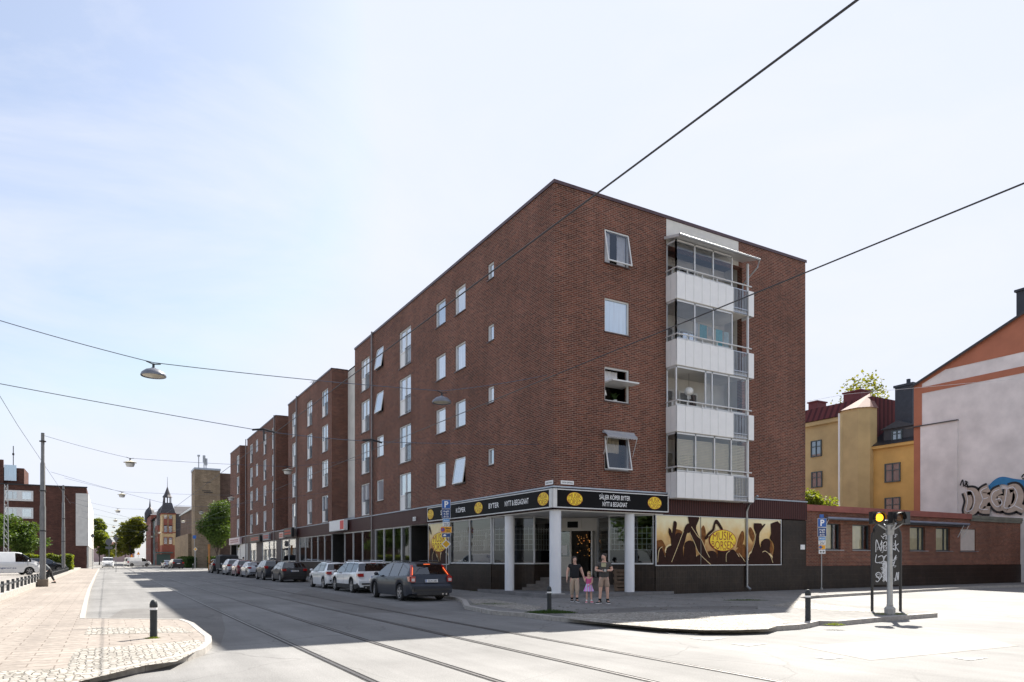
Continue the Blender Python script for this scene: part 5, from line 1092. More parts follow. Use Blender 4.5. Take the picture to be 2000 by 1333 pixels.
def hedge(name, label, x0, x1, y0, y1, h, n, seed, z=.0, mt=LEAF):
    rg = random.Random(seed); t = thing(name, label, 'hedge', ((x0+x1)/2, (y0+y1)/2, z)); hx, hy = (x1-x0)/2, (y1-y0)/2; m = MB()
    for _ in range(n):
        s_ = rg.choice(((rg.uniform(-1, 1), rg.choice((-1, 1)), rg.random()), (rg.choice((-1, 1)), rg.uniform(-1, 1), rg.random()), (rg.uniform(-1, 1), rg.uniform(-1, 1), 1)))
        p = Vector((s_[0]*hx+rg.gauss(0, .06), s_[1]*hy+rg.gauss(0, .06), s_[2]*h+rg.gauss(0, .07)+.1*math.sin(s_[0]*9)))
        a = Vector((rg.gauss(0, 1), rg.gauss(0, 1), rg.gauss(0, 1))).normalized()*.16; b_ = a.cross(Vector((rg.gauss(0, 1), rg.gauss(0, 1), rg.gauss(0, 1)))).normalized()*.1
        m.add([p-a, p-b_, p+a, p+b_], [(0, 1, 2, 3)])
    m.build('leaves', mt, t); m = MB(); m.box(-hx*.93, hx*.93, -hy*.9, hy*.9, 0, h*.9); m.build('core', P('hedge_core', (.025, .045, .012), .9), t)
    return t
hedge('hedge', 'clipped bright green hedge along the car park behind the white van', onY(28, 78), onY(140, 78), 77.2, 78.8, 2.0, 7000, 1, .0, LEAFY)
hedge('hedge', 'low dark hedge under the tree before the beige brick block', 0, 14, 108, 109.2, 2.0, 5000, 2, 0, LEAFD)
hedge('hedge', 'dark hedge left of the street tree along the beige podium', -2.6, -1.0, 118, 138, 1.9, 4000, 4, 0, LEAFD)
# trees of the park across the street (seen as reflections in the shop windows)
for i, (x, y) in enumerate(((-33, 14), (-31, 27), (-34, 40), (-33, 54))):
    make_tree('park_tree', ['green park tree nearest the camera across the tram street', 'second green park tree across the tram street', 'third green park tree across the tram street', 'farthest green park tree across the tram street'][i], 'tree', x, y, 9.5, 9, 1.5, 3500, .6, 30+i, LEAF, 'trees of the park across the street')
for i, (x, y) in enumerate(((-42, -12), (-36, -36))):
    make_tree('corner_tree', ['large green tree west of the camera', 'large green tree behind the left pavement corner', 'green tree behind the camera across the crossing', 'green tree across the side street behind the crossing'][i], 'tree', x, y, 12, 11, 1.5, 4000, .7, 50+i, LEAF, 'trees around the crossing')
t = thing('unseen_house', 'unseen tan stucco house added behind the viewer for reflections and bounce light', 'building', (-10, -70, 0)); m = MB(); m.box(-30, 45, 0, 12, 0, 14); m.build('wall', P('stucco_tan', (.62, .54, .42), .9, 0, .1), t); m = MB(); m.box(-30.4, 45.4, -.4, 12.4, 14, 14.5); m.build('roof', SLT, t)  # out of view; put in for glass reflections and sunlit bounce
for k in range(16):
    for fl in range(4): m = MB(); m.box(-28+k*4.5, -26.6+k*4.5, 12, 12.06, 1.4+fl*3.1, 3.1+fl*3.1); m.build('window', PANE3, t)
# ================================================================== POLES, WIRES, HANGING LAMPS
def mast(label, x, y, h, r=.15, z=.1):
    t = thing('tram_mast', label, 'mast', (x, y, z), 0, 'tram wire masts on the left pavement'); m = MB(); m.tube([(0, 0, .4), (0, 0, h*.52), (0, 0, h*.52+.1), (0, 0, h*.8), (0, 0, h*.8+.1), (0, 0, h)], [r, r, r*.85, r*.8, r*.6, r*.58], 14); m.build('pole', P('mast_grey', (.19, .19, .19), .5, .4, .15, 3), t, smooth=50)
    m = MB(); m.box(-.26, .26, -.26, .26, 0, .42); m.build('base', P('mast_base', (.17, .14, .11), .85), t); 
    for z_ in (h*.36, h*.62, h-.5): m = MB(); m.tube([(0, 0, z_), (0, 0, z_+.06)], r*1.1, 12); m.build('clamp', DARK, t)
    return t
mast('nearest tall grey tram mast at the edge of the left pavement', -18.5, 23.8, 8.6)
mast('second grey tram mast farther along the left pavement', -19.4, 66.5, 9.5, .17)
def wire(label, pts, r, grp=None, mat=CABLE, name='overhead_wire', sag=0):
    p = [Vector(q) for q in pts]
    if sag:
        out = []
        for i in range(len(p)-1):
            for k in range(12): t_ = k/12; q = p[i].lerp(p[i+1], t_); q.z -= sag*4*t_*(1-t_); out.append(q)
        p = out+[p[-1]]
    m = MB(); m.tube(p, r, 6); return tag(m.build(name, mat), label, 'wire', grp)
wire('left tram contact wire running down the street over the far track', [(-11.5, -60, 5.06), (-11.5, 300, 5.06)], .0085, 'tram contact wires')
wire('right tram contact wire running down the street over the near track', [(-8.26, -60, 5.06), (-8.26, 300, 5.06)], .0085, 'tram contact wires')
def lamp(label, x, y, z, big=False):
    t = thing('hanging_street_lamp', label, 'street lamp', (x, y, z), 0, 'street lamps hung over the roadway')
    r = .36 if big else .36
    if big:
        m = MB(); m.lathe([(.05, 0), (.09, -.03), (.22, -.08), (.33, -.17), (r, -.25), (r-.01, -.27), (r-.04, -.24)], 24); m.build('lamp_shade', P('lamp_grey', (.17, .18, .21), .4, .3), t, smooth=50)
        m = MB(); m.lathe([(0, -.235), (r-.045, -.235), (r-.05, -.245), (0, -.30)], 24); m.build('diffuser', P('diffuser_cream', (.55, .52, .42), .4), t, smooth=50)
    else:
        m = MB(); m.lathe([(.04, 0), (.08, -.04), (.14, -.05), (r, -.13), (r, -.145), (.12, -.14)], 20); m.build('lamp_shade', P('lamp_pale', (.45, .42, .33), .5), t, smooth=40)
        m = MB(); m.lathe([(.17, -.14), (.25, -.2), (.23, -.3), (.20, -.38), (.0, -.40)], 18); m.build('globe', P('lamp_globe', (.6, .6, .58), .35), t, smooth=50)
    m = MB(); m.tube([(0, 0, 0), (0, 0, .12)], .035, 8); m.tube([(-.2, 0, .17), (0, 0, .1), (.2, 0, .13)], .018, 6); m.build('hanger', DARK, t)
    return t
ay = onX(1068)
wire('span wire carrying the two nearest hanging lamps from the left to the corner', [(-19.5, .56, zat(600, -18.3, .56)), (-14.2, .56, 7.62), (-4.64, .56, 7.9), (0, ay, zat(733, 0, ay))], .012, 'span wires across the street', SPANW, 'span_wire', .06)
lamp('nearest hanging lamp, a grey dome over the left track', -14.2, .56, 7.47, True); lamp('grey dome lamp hanging in front of the brick facade', -4.64, .56, 7.72, True)
ys = -2.2; wire('near span wire with small clamps that holds both contact wires', [(-19.5, ys, 6.15), (-11.5, ys, 5.35), (-8.26, ys, 5.32), (0, 1.0, 6.35)], .010, 'span wires across the street', SPANW, 'span_wire', .03)
def wclamp(x, y, z, lab):
    t = thing('wire_clamp', lab, 'clamp', (x, y, z), 0, 'clamps on the contact wires'); m = MB(); m.tube([(-.32, 0, .02), (0, 0, .07), (.32, 0, -.0)], .03, 6); m.build('bar', DARK, t); m = MB(); m.tube([(0, 0, .05), (0, 0, -.26)], .025, 6); m.build('hanger', DARK, t)
wclamp(-11.5, ys, 5.34, 'left wire clamp where the near span wire crosses the contact wire'); wclamp(-8.26, ys, 5.31, 'right wire clamp with a pale box in front of the stair wall')
far = []
for i, y in enumerate((24, 48, 72, 96, 120, 150, 180, 215)):
    nth = ['second', 'third', 'fourth', 'fifth', 'sixth', 'seventh', 'eighth', 'ninth'][i]
    zl_, zr_ = 7.55-.05*i*0, 7.7
    wire('%s lamp span wire down the street' % nth, [(-18.5, y, 8.6), (-14.2, y, 7.62), (-5.1, y, 7.72), (0 if y < 84 else 3, y, 8.6)], .010, 'span wires across the street', SPANW, 'span_wire', .05)
    lamp('%s hanging lamp of the left row, counted from the camera' % nth, -14.2, y, 7.5); lamp('%s hanging lamp of the right row, counted from the camera' % nth, -5.1, y, 7.6)
wire('pull-off wire from the upper left down to the second mast', [(-19.5, 3, 9.0), (-19.3, 20, 8.4), (-18.75, 66.5, 7.6)], .012, None, SPANW, 'span_wire')
for y in (32, 60, 88): wire('thin contact wire support span at %s' % {32: 'the first grey mast gap', 60: 'the second mast', 88: 'the far block end'}[y], [(-18.6, y, 7.4), (-11.5, y, 5.5), (-8.26, y, 5.5), (0, y, 7.0)], .009, 'span wires across the street', SPANW, 'span_wire', .05)
wire('thin pale wire sloping across the white gable', [(GX-1.2, -1.0, zat(738, GX-1.2, -1.0)), (YX-6, 12, zat(770, YX-6, 12)), (24, 9, zat(795, 24, 9))], .012, None, P('wire_pale', (.7, .7, .7), .5), 'thin_cable')
t = thing('tv_antenna', 'small roof antenna on top of the second brick block', 'antenna', (.8, onX(612, .8), ROOFZ)); m = MB(); m.tube([(0, 0, 0), (0, 0, 1.1)], .02, 6); m.build('pole', DARK, t); m = MB(); m.tube([(0, -.5, 1.0), (0, .6, .9)], .015, 5); [m.tube([(-.25, q, .97), (.25, q, .97)], .01, 4) for q in (-.4, -.15, .1, .35)]; m.build('rods', DARK, t)
# lattice mast and car park posts
lx, ly = onY(12, 80), 80; t = thing('lattice_mast', 'slim grey lattice mast rising behind the white van', 'mast', (lx, ly, .2)); hL = zat(950, lx, ly); m = MB()
for sx_, sy_ in ((-.25, -.25), (.25, -.25), (.25, .25), (-.25, .25)): m.tube([(sx_, sy_, 0), (sx_*.6, sy_*.6, hL)], .03, 5)
for k in range(14): z0q = hL*k/14; z1q = hL*(k+1)/14; s0 = .25*(1-.4*k/14); s1 = .25*(1-.4*(k+1)/14); m.tube([(-s0, -s0, z0q), (s1, -s1, z1q)], .018, 4); m.tube([(s0, -s0, z0q), (-s1, -s1, z1q)], .018, 4)
m.build('frame', STEEL, t)
pst = thing('car_park_post', 'short dark grey posts with rail along the raised car park edge', 'post', (-18.9, 4.5, .25), 0, 'posts along the car park edge')
m = MB(); m.box(-.05, .05, -.05, .05, 0, .55); m.build('post', P('post_grey', (.05, .055, .06), .5), pst); m = MB(); m.box(-.02, .02, -.05, 1.75, .36, .44); m.build('rail', P('post_grey', (.05, .055, .06), .5), pst)
for k in range(1, 34): c = copy_tree(pst); c.location = (-18.9, 4.5+k*1.8, .25)
# ================================================================== BOLLARDS
def bollard(label, x, y, h):
    t = thing('bollard', label, 'bollard', (x, y, .11), 0, 'black bollards with a white band'); r = .065; BG = P('bollard_dark', (.030, .034, .037), .55, 0, .15, 8, spec=.3)
    m = MB(); m.lathe([(r*1.05, 0), (r*1.05, .12), (r, .13), (r, h-.2)], 20); m.build('post', BG, t, smooth=40); m = MB(); m.lathe([(r*1.02, h-.2), (r*1.02, h-.155)], 20); m.build('band', SIGNW, t)
    m = MB(); m.lathe([(r, h-.155), (r*1.1, h-.15), (r*1.12, h-.10), (r*.95, h-.05), (r*.55, h-.01), (0, h)], 20); m.build('cap', BG, t, smooth=60); return t
x, y = G(300, 1246, .11); bollard('bollard standing on the near left pavement island', x, y, .75)
x, y = G(1073, 1195, .11); bollard('bollard standing in ragged grass in front of the corner column', x, y, .75).rotation_euler = (R(2), R(-2), 0)
x, y = G(1578, 1213, .11); bollard('bollard in the sun on the plaza tip near the right sign pole', x, y, .79)
x, y = G(371.5*1.0+8, 1108, .11); bollard('small distant bollard across the side street on the right', -4.5, 88, .9)
# ================================================================== GRASS TUFTS
def tufts(label, cx, cy, rx, ry, n, seed, hh=.12, mt=LEAFD, rz=0):
    rg = random.Random(seed); m = MB()
    for _ in range(n):
        a = rg.uniform(0, 6.3); d = math.sqrt(rg.random()); u, v_ = math.cos(a)*d*rx, math.sin(a)*d*ry; x = cx+u*math.cos(rz)-v_*math.sin(rz); y = cy+u*math.sin(rz)+v_*math.cos(rz); h = hh*rg.uniform(.3, 1)*(1.2-d); q = rg.uniform(0, 6.3); w_ = .008
        dx, dy = math.cos(q)*w_, math.sin(q)*w_; lx_, ly_ = rg.gauss(0, .04), rg.gauss(0, .04)
        m.add([(x-dx, y-dy, .11), (x+dx, y+dy, .11), (x+lx_, y+ly_, .11+h)], [(0, 1, 2)])
    return tag(m.build('grass_tuft', mt), label, 'grass', None, 'stuff')
def tf(label, px0, px1, py, depthr, n, seed, hh=.12, mt=LEAFD):
    a = G(px0, py, .11); b = G(px1, py, .11); cx, cy = (a[0]+b[0])/2, (a[1]+b[1])/2; L_ = math.hypot(b[0]-a[0], b[1]-a[1])/2; return tufts(label, cx, cy, L_, depthr, n, seed, hh, mt, math.atan2(b[1]-a[1], b[0]-a[0]))
tf('ragged grass growing around the foot of the middle bollard', 1024, 1128, 1197, .45, 2600, 1, .13)
tf('weeds along the arcade step left of the corner column', 955, 1050, 1157, .25, 900, 2, .12)
tf('weeds in front of the right column step', 1235, 1285, 1158, .2, 500, 3, .1)
tf('thin weeds along the annex kerb', 1410, 1500, 1173, .2, 700, 4, .08, LEAF)
tf('weeds between island kerb stones', 1610, 1650, 1221, .15, 300, 5, .08, LEAFY); tf('weeds at the foot of the traffic light', 1700, 1775, 1200, .2, 400, 6, .08, LEAFY)
tf('weeds around the left bollard foot', 285, 310, 1247, .12, 300, 7, .06, LEAFY); tf('weeds in the corner cobbles', 915, 1010, 1180, .7, 900, 8, .04, LEAF)
for i, (p0, p1, py) in enumerate(((865, 915, 1150), (915, 960, 1155))): tf('weeds at the plinth foot along the tram street' if i else 'weeds by the sign pole foot', p0, p1, py, .15, 250, 9+i, .08)
# litter leaves on the pavement
rg = random.Random(4); m = MB()
for _ in range(160):
    x, y = G(rg.uniform(930, 1480), rg.uniform(1165, 1200), .116); s_ = rg.uniform(.02, .05); a = rg.uniform(0, 6)
    m.add([(x-s_*math.cos(a), y-s_*math.sin(a), .117), (x+s_*.5*math.sin(a), y-s_*.5*math.cos(a), .13), (x+s_*math.cos(a), y+s_*math.sin(a), .117), (x-s_*.5*math.sin(a), y+s_*.5*math.cos(a), .12)], [(0, 1, 2, 3)])
tag(m.build('fallen_leaves', P('litter_leaf', (.07, .08, .04), .8)), 'scattered small leaves on the shaded pavement', 'leaves', None, 'stuff')
# ================================================================== SIGN POLES
def signface(t, name, z, wd_, h, mat, items=(), rz=0, th=.02):
    m = MB(); m.box(-wd_/2, wd_/2, -.05-th, -.05, z-h/2, z+h/2); m.build(name, SIGNW, t)
    b = .012; m = MB(); m.box(-wd_/2+b, wd_/2-b, -.054-th, -.05-th, z-h/2+b, z+h/2-b); m.build(name+'_face', mat, t)
def letters_on(t, s, z, h, wd_, mt, th=.02):
    m = MB(); put_text(m, s, (0, -.054-th, z-h/2), UR, ZU, NR, h, wd_, .015); m.build('lettering', mt, t)
def signpole(label, x, y, rz, h, right):
    t = thing('parking_sign_post', label, 'sign post', (x, y, .11), rz); m = MB(); m.tube([(0, 0, 0), (0, 0, h-.05)], .03, 10); m.build('pole', STEEL, t); m = MB(); m.tube([(0, 0, 0), (0, 0, .1)], .06, 10); m.build('foot', CONC, t)
    z = h
    signface(t, 'parking_sign', z-.22, .44, .44, SIGNBLUE); m = MB(); put_text(m, 'P', (0, -.074, z-.37), UR, ZU, NR, .30, .20, .03); m.build('lettering', TXTW, t)
    signface(t, 'time_plate', z-.69, .44, .46, SIGNDARKB)
    for k, s_ in enumerate(('Avgift', '8-20', '(8-15)')): letters_on(t, s_, z-.57-k*.13, .08, .30 if k == 0 else .24, TXTW)
    signface(t, 'pay_plate', z-1.02, .36, .17, P('sign_lightblue', (.05, .28, .62), .4)); letters_on(t, 'Mobil', z-1.02, .06, .26, TXTW)
    signface(t, 'tariff_plate', z-1.22, .36, .2, SIGNW); letters_on(t, 'Taxa 2', z-1.19, .06, .26, DARK); letters_on(t, '8-20', z-1.27, .05, .2, DARK)
    if right:
        signface(t, 'cleaning_plate', z-1.45, .34, .22, SIGNY); m = MB(); ellipse(m, (-.08, -.074, z-1.45), UR, ZU, NR, .075, .075, .004, 0); m.build('symbol', SIGNBLUE, t); letters_on(t, '0-6', z-1.45, .05, .1, DARK)
        signface(t, 'arrow_plate', z-1.68, .34, .2, SIGNW); m = MB(); zz3 = z-1.68
        for s_ in (-1, 1): m.add([(s_*.13, -.08, zz3), (s_*.06, -.08, zz3+.06), (s_*.06, -.08, zz3-.06)], [(0, 1, 2) if s_ < 0 else (0, 2, 1)]); m.box(min(s_*.02, s_*.07), max(s_*.02, s_*.07), -.081, -.076, zz3-.02, zz3+.02)
        m.build('arrows', DARK, t)
        m = MB(); m.box(-.1, .1, -.03, .03, z+.03, z+.2); m.build('top_tag', SIGNBLUE, t)
    else:
        signface(t, 'cleaning_plate', z-1.50, .58, .32, SIGNY); m = MB(); ellipse(m, (-.17, -.074, z-1.5), UR, ZU, NR, .11, .11, .004, 1); ellipse(m, (-.17, -.074, z-1.5), UR, ZU, NR, .085, .085, .007, 0); m.obox((-.17, -.082, z-1.5), (1, 0, -1), (1, 0, 1), (0, -1, 0), (-.07, .07), (-.012, .012), (0, .002), 1); m.build('symbol', [SIGNBLUE, SIGNR], t)
        m = MB(); put_text(m, 'Månd', (.1, -.074, z-1.47), UR, ZU, NR, .08, .24, .02); put_text(m, '0-6', (.1, -.074, z-1.6), UR, ZU, NR, .08, .16, .02); m.build('lettering', DARK, t)
        signface(t, 'info_plate', z-1.78, .44, .2, SIGNDARKB); m = MB(); m.box(-.15, .0, -.08, -.075, z-1.82, z-1.77); m.box(-.12, -.03, -.08, -.075, z-1.77, z-1.73); m.build('car_symbol', TXTW, t)
        q = MB(); s_ = .25; zc4 = z-2.22; q.add([(0, -.06, zc4-s_), (s_, -.06, zc4), (0, -.06, zc4+s_), (-s_, -.06, zc4)], [(0, 1, 2, 3)]); q.add([(0, -.045, zc4-s_), (s_, -.045, zc4), (0, -.045, zc4+s_), (-s_, -.045, zc4)], [(3, 2, 1, 0)]); [q.add([(a[0], -.06, a[1]), (b[0], -.06, b[1]), (b[0], -.045, b[1]), (a[0], -.045, a[1])], [(0, 3, 2, 1)]) for a, b in (((0, zc4-s_), (s_, zc4)), ((s_, zc4), (0, zc4+s_)), ((0, zc4+s_), (-s_, zc4)), ((-s_, zc4), (0, zc4-s_)))]
        q.build('priority_sign', SIGNW, t); q = MB(); s_ = .19; q.add([(0, -.065, zc4-s_), (s_, -.065, zc4), (0, -.065, zc4+s_), (-s_, -.065, zc4)], [(0, 1, 2, 3)]); q.build('priority_face', P('sign_amber', (.8, .42, .01), .4), t)
    return t
signpole('tall post with stacked parking plates and a yellow diamond by the dark estate car', -.6, onX(872, -.6), R(-36), zat(977, -.6, onX(872, -.6))-.11, False)
signpole('slim post with stacked parking plates in front of the annex wall', 15.75, -.5, R(-30), zat(1013, 15.75, -.5)-.11, True)
# ================================================================== TRAFFIC LIGHT AND GRAFFITIED BOARD
x, y = G(1738, 1200, .11); RZ = R(-32)
t = thing('traffic_light', 'low warning light on a grey post, its left amber lamp lit', 'traffic light', (x, y, .11), RZ)
m = MB(); m.tube([(0, 0, .2), (0, 0, 2.5)], [.078, .066], 18); m.build('pole', STEEL, t, smooth=50); m = MB(); m.lathe([(.145, 0), (.15, .16), (.12, .2), (.09, .22), (.09, .27), (0, .27)], 8); m.build('base', CONC, t)
m = MB(); m.lathe([(.09, 2.22), (.11, 2.26), (.11, 2.42), (.14, 2.46), (.14, 2.5), (0, 2.5)], 16); [m.tube([(.08*math.cos(a), .08*math.sin(a), 2.36), (.33*math.cos(a), .33*math.sin(a), 2.53)], .025, 8) for a in (0, PI, R(90), R(-90))]; m.build('bracket', STEEL, t, smooth=50)
HB = P('signal_black', (.02, .02, .022), .35); AMB = P('amber_lit', (1, .40, .015), .3, 0, 0, emit=1.3); AMD = P('amber_dark', (.10, .045, .02), .2)
for i, (hx, ang, mt) in enumerate(((-.37, 0, AMB), (.16, R(8), AMD), (.38, R(-62), AMD))):
    M_ = Matrix.Rotation(ang, 4, 'Z'); m = MB(); m.box(-.17, .17, -.10, .12, -.17, .17); m.lathe([(.15, -.10), (.15, -.13), (.12, -.13)], 18, axis='y'); hd = m.build('lamp_head', HB, t, loc=(hx, -.04 if i != 2 else .1, 2.70)); hd.rotation_euler = (0, 0, ang)
    m = MB(); m.lathe([(0, -.155), (.05, -.15), (.108, -.13)], 20, axis='y'); m.build('lens', mt, hd, smooth=60)
    m = MB(); n = 12; vs = []; 
    for k in range(n+1): a = R(-20)+R(220)*k/n; vs += [(.145*math.cos(a), -.12, .145*math.sin(a)), (.145*math.cos(a), -.30+.06*abs(math.cos(a)), .145*math.sin(a))]
    m.add(vs, [(2*k, 2*k+1, 2*k+3, 2*k+2) for k in range(n)]); m.build('visor', HB, hd, smooth=60)
x, y = G(1731, 1194, .11); BW, BH = .84, 2.66
t = thing('notice_board', 'black round-topped board on two legs covered in white graffiti scribbles', 'notice board', (x, y, .11), R(-30)); hwB = BW/2
fr = [(-hwB, 0), (-hwB-.0, .8)]; m = MB(); pts = [(-hwB, 0, 0), (-hwB, 0, BH-hwB*1.1)]+[(-hwB*math.cos(PI*k/12), 0, BH-hwB*1.1+hwB*1.1*math.sin(PI*k/12)) for k in range(1, 12)]+[(hwB, 0, BH-hwB*1.1), (hwB, 0, 0)]; m.tube(pts, .042, 8); m.build('frame', HB, t, smooth=60)
m = MB(); poly = [(-hwB+.03, .78), (hwB-.03, .78), (hwB-.03, BH-hwB*1.1)]+[((hwB-.03)*math.cos(PI*k/12), BH-hwB*1.1+(hwB*1.1-.03)*math.sin(PI*k/12)) for k in range(1, 12)]+[(-hwB+.03, BH-hwB*1.1)]
n = len(poly); m.add([(p[0], -.02, p[1]) for p in poly]+[(p[0], .02, p[1]) for p in poly], [tuple(range(n)), tuple(reversed(range(n, 2*n)))]+[(i, i+n, (i+1) % n+n, (i+1) % n) for i in range(n)]); m.build('board', P('board_black', (.018, .018, .02), .45, 0, .2, 3), t)
SC = P('scribble', (.62, .64, .68), .7, 0, .2, 9); m = MB(); rg = random.Random(12)
scr = [[(-.1, 2.28), (.1, 2.32)], [(.0, 2.38), (-.02, 2.12)], [(.0, 2.28), (-.12, 2.18)], [(.0, 2.26), (.12, 2.16)],
 [(-.30, 1.75), (-.28, 2.12), (-.16, 1.78), (-.14, 2.1)], [(-.10, 1.92), (.0, 1.96), (-.02, 2.06), (-.1, 1.98), (-.06, 1.8), (.04, 1.84)], [(.16, 2.04), (.06, 1.98), (.08, 1.82), (.2, 1.86)], [(.24, 2.1), (.24, 1.8)], [(.33, 2.0), (.25, 1.92), (.34, 1.76)],
 [(-.28, 1.68), (-.3, 1.45), (-.1, 1.48), (-.12, 1.64), (-.24, 1.6)], [(-.02, 1.66), (-.08, 1.5), (.04, 1.46), (.06, 1.62), (-.02, 1.66)], [(.12, 1.64), (.18, 1.5), (.26, 1.66), (.18, 1.36), (.1, 1.34)],
 [(-.2, .95), (-.3, 1.08), (-.22, 1.15), (-.14, 1.06), (-.24, .88), (-.3, .9)], [(.24, .9), (.28, 1.15), (.31, .92), (.33, 1.16)], [(-.05, .92), (.02, 1.06), (.1, .92), (.16, 1.04)]]
for s_ in scr: ribbon(m, smoothpath([(p_[0]*1.08, p_[1]) for p_ in s_]), .022, (0, -.021, 0), UR, ZU, NR, .003, 0)
for k in range(26): z_ = 1.42-.022*k; ribbon(m, smoothpath([(-.13+rg.uniform(0, .03), z_), (-.05, z_+.05), (.02, z_-.02), (.08, z_+.04), (.14, z_)]), .014, (0, -.021, 0), UR, ZU, NR, .003+.0005*k, 0)

for k in range(34):
    cx_, cz_ = rg.uniform(-.28, .28), rg.uniform(.9, 2.25); ribbon(m, smoothpath([(cx_+rg.uniform(-.07, .07), cz_+rg.uniform(-.06, .06)) for _ in range(5)]), .011, (0, -.021, 0), UR, ZU, NR, .0032+.0002*k, 0)
m.build('scribbles', SC, t)
# ================================================================== VEHICLES
def paint(name, col, met=.0, rough=.28): return P(name, col, rough, met, .04, 2, coat=1.0 if max(col) > .1 else .45)
TRIM = P('car_trim', (.022, .022, .024), .55, 0, .1); CHROME = P('rim_alloy', (.50, .50, .52), .3, .85, .05)
TLR = P('tail_red', (.38, .008, .008), .15, 0, 0, coat=1); TLW = P('tail_clear', (.55, .50, .50), .15, 0, 0, coat=1); TLON = P('tail_lit', (1, .16, .04), .3, 0, 0, emit=.5); HLT = P('headlight', (.6, .62, .65), .1, .3, 0, coat=1)
CARIN = P('car_interior', (.03, .03, .032), .8)
def lerp_prof(pr, y):
    if y <= pr[0][0]: return pr[0][1]
    for (a, za), (b, zb) in zip(pr[:-1], pr[1:]):
        if y <= b: return za+(zb-za)*(y-a)/(b-a) if b > a else zb
    return pr[-1][1]
TYPES = {
 'wagon': dict(L=4.82, W=1.87, top=[(0, .58), (.03, .66), (.10, .72), (.15, .98), (.22, 1.06), (.52, 1.44), (.62, 1.50), (.9, 1.525), (2.0, 1.54), (2.75, 1.505), (3.0, 1.46), (3.72, 1.04), (4.3, .93), (4.62, .80), (4.77, .66), (4.82, .52)], belt=[(0, .66), (.2, 1.02), (1.5, .98), (3.6, .93), (4.4, .80), (4.82, .5)], win=(.42, 3.60), pil=[1.28, 2.28], rear=(.22, .53), ws=(2.98, 3.70), axles=(1.08, 3.86), rw=.335),
 'hatch': dict(L=4.22, W=1.79, top=[(0, .56), (.03, .68), (.10, .78), (.16, .96), (.24, 1.03), (.46, 1.38), (.58, 1.43), (.9, 1.46), (1.6, 1.48), (2.25, 1.46), (2.5, 1.41), (3.2, 1.02), (3.7, .93), (4.0, .80), (4.16, .66), (4.22, .5)], belt=[(0, .64), (.2, .98), (1.4, .95), (3.1, .92), (3.8, .80), (4.22, .5)], win=(.62, 3.10), pil=[.95, 1.95], rear=(.24, .47), ws=(2.48, 3.18), axles=(.80, 3.38), rw=.32),
 'sedan': dict(L=4.6, W=1.81, top=[(0, .6), (.03, .70), (.08, .96), (.15, 1.04), (.55, 1.07), (1.15, 1.34), (1.5, 1.41), (2.1, 1.43), (2.6, 1.40), (2.8, 1.35), (3.5, 1.0), (4.1, .9), (4.4, .78), (4.54, .66), (4.6, .5)], belt=[(0, .64), (.2, .99), (1.4, .96), (3.4, .91), (4.1, .80), (4.6, .5)], win=(.85, 3.40), pil=[1.10, 2.05], rear=(.57, 1.14), ws=(2.78, 3.48), axles=(.95, 3.75), rw=.32),
 'suv': dict(L=4.45, W=1.83, top=[(0, .62), (.03, .75), (.08, .98), (.15, 1.14), (.36, 1.54), (.5, 1.60), (.9, 1.635), (1.8, 1.66), (2.5, 1.62), (2.75, 1.56), (3.4, 1.15), (3.95, 1.03), (4.25, .9), (4.4, .76), (4.45, .56)], belt=[(0, .7), (.15, 1.1), (1.5, 1.06), (3.3, 1.02), (3.9, .92), (4.45, .56)], win=(.5, 3.3), pil=[1.1, 2.1], rear=(.15, .37), ws=(2.72, 3.38), axles=(.9, 3.55), rw=.345),
 'van': dict(L=5.1, W=1.95, top=[(0, .6), (.02, .9), (.04, 1.15), (.12, 1.80), (.22, 1.92), (.6, 1.96), (3.0, 1.96), (3.35, 1.93), (3.6, 1.86), (4.35, 1.28), (4.8, 1.12), (5.0, .9), (5.08, .72), (5.1, .55)], belt=[(0, .7), (.1, 1.14), (1.5, 1.14), (4.2, 1.10), (4.7, .98), (5.1, .56)], win=(3.05, 4.25), pil=[3.95], rear=(.045, .12), ws=(3.58, 4.34), axles=(.95, 4.1), rw=.33),
}
def wheel(par, x, y, rw, side, alloy=True, steer=0):
    wd_ = .21; m = MB(); m.lathe([(rw*.66, -wd_/2), (rw*.93, -wd_/2), (rw, -wd_/2+.03), (rw, wd_/2-.03), (rw*.93, wd_/2), (rw*.66, wd_/2)], 28, axis='x'); o = m.build('wheel', RUBBER, par, smooth=40, loc=(x, y, rw)); o.rotation_euler = (0, 0, steer)
    m = MB(); s_ = side; e = wd_/2*s_; m.lathe([(rw*.68, e), (rw*.62, e*.96), (rw*.60, e*.5)], 28, axis='x'); m.lathe([(.0, e*.88), (.06, e*.9), (.07, e*.5)], 12, axis='x')
    for k in range(5):
        a = 2*PI*k/5+.3; d = Vector((0, math.cos(a), math.sin(a))); q = Vector((0, -math.sin(a), math.cos(a)))
        m.obox((e*.80, 0, 0), d, q, (s_, 0, 0), (.03, rw*.63), (-.035, .035), (-.02, .018))
    m.build('rim', CHROME if alloy else P('hubcap', (.32, .32, .33), .4, .6), o)
    m = MB(); m.lathe([(0, e*.4), (rw*.62, e*.4)], 20, axis='x'); m.build('brake_disc', P('brake_dark', (.04, .04, .04), .6, .3), o)
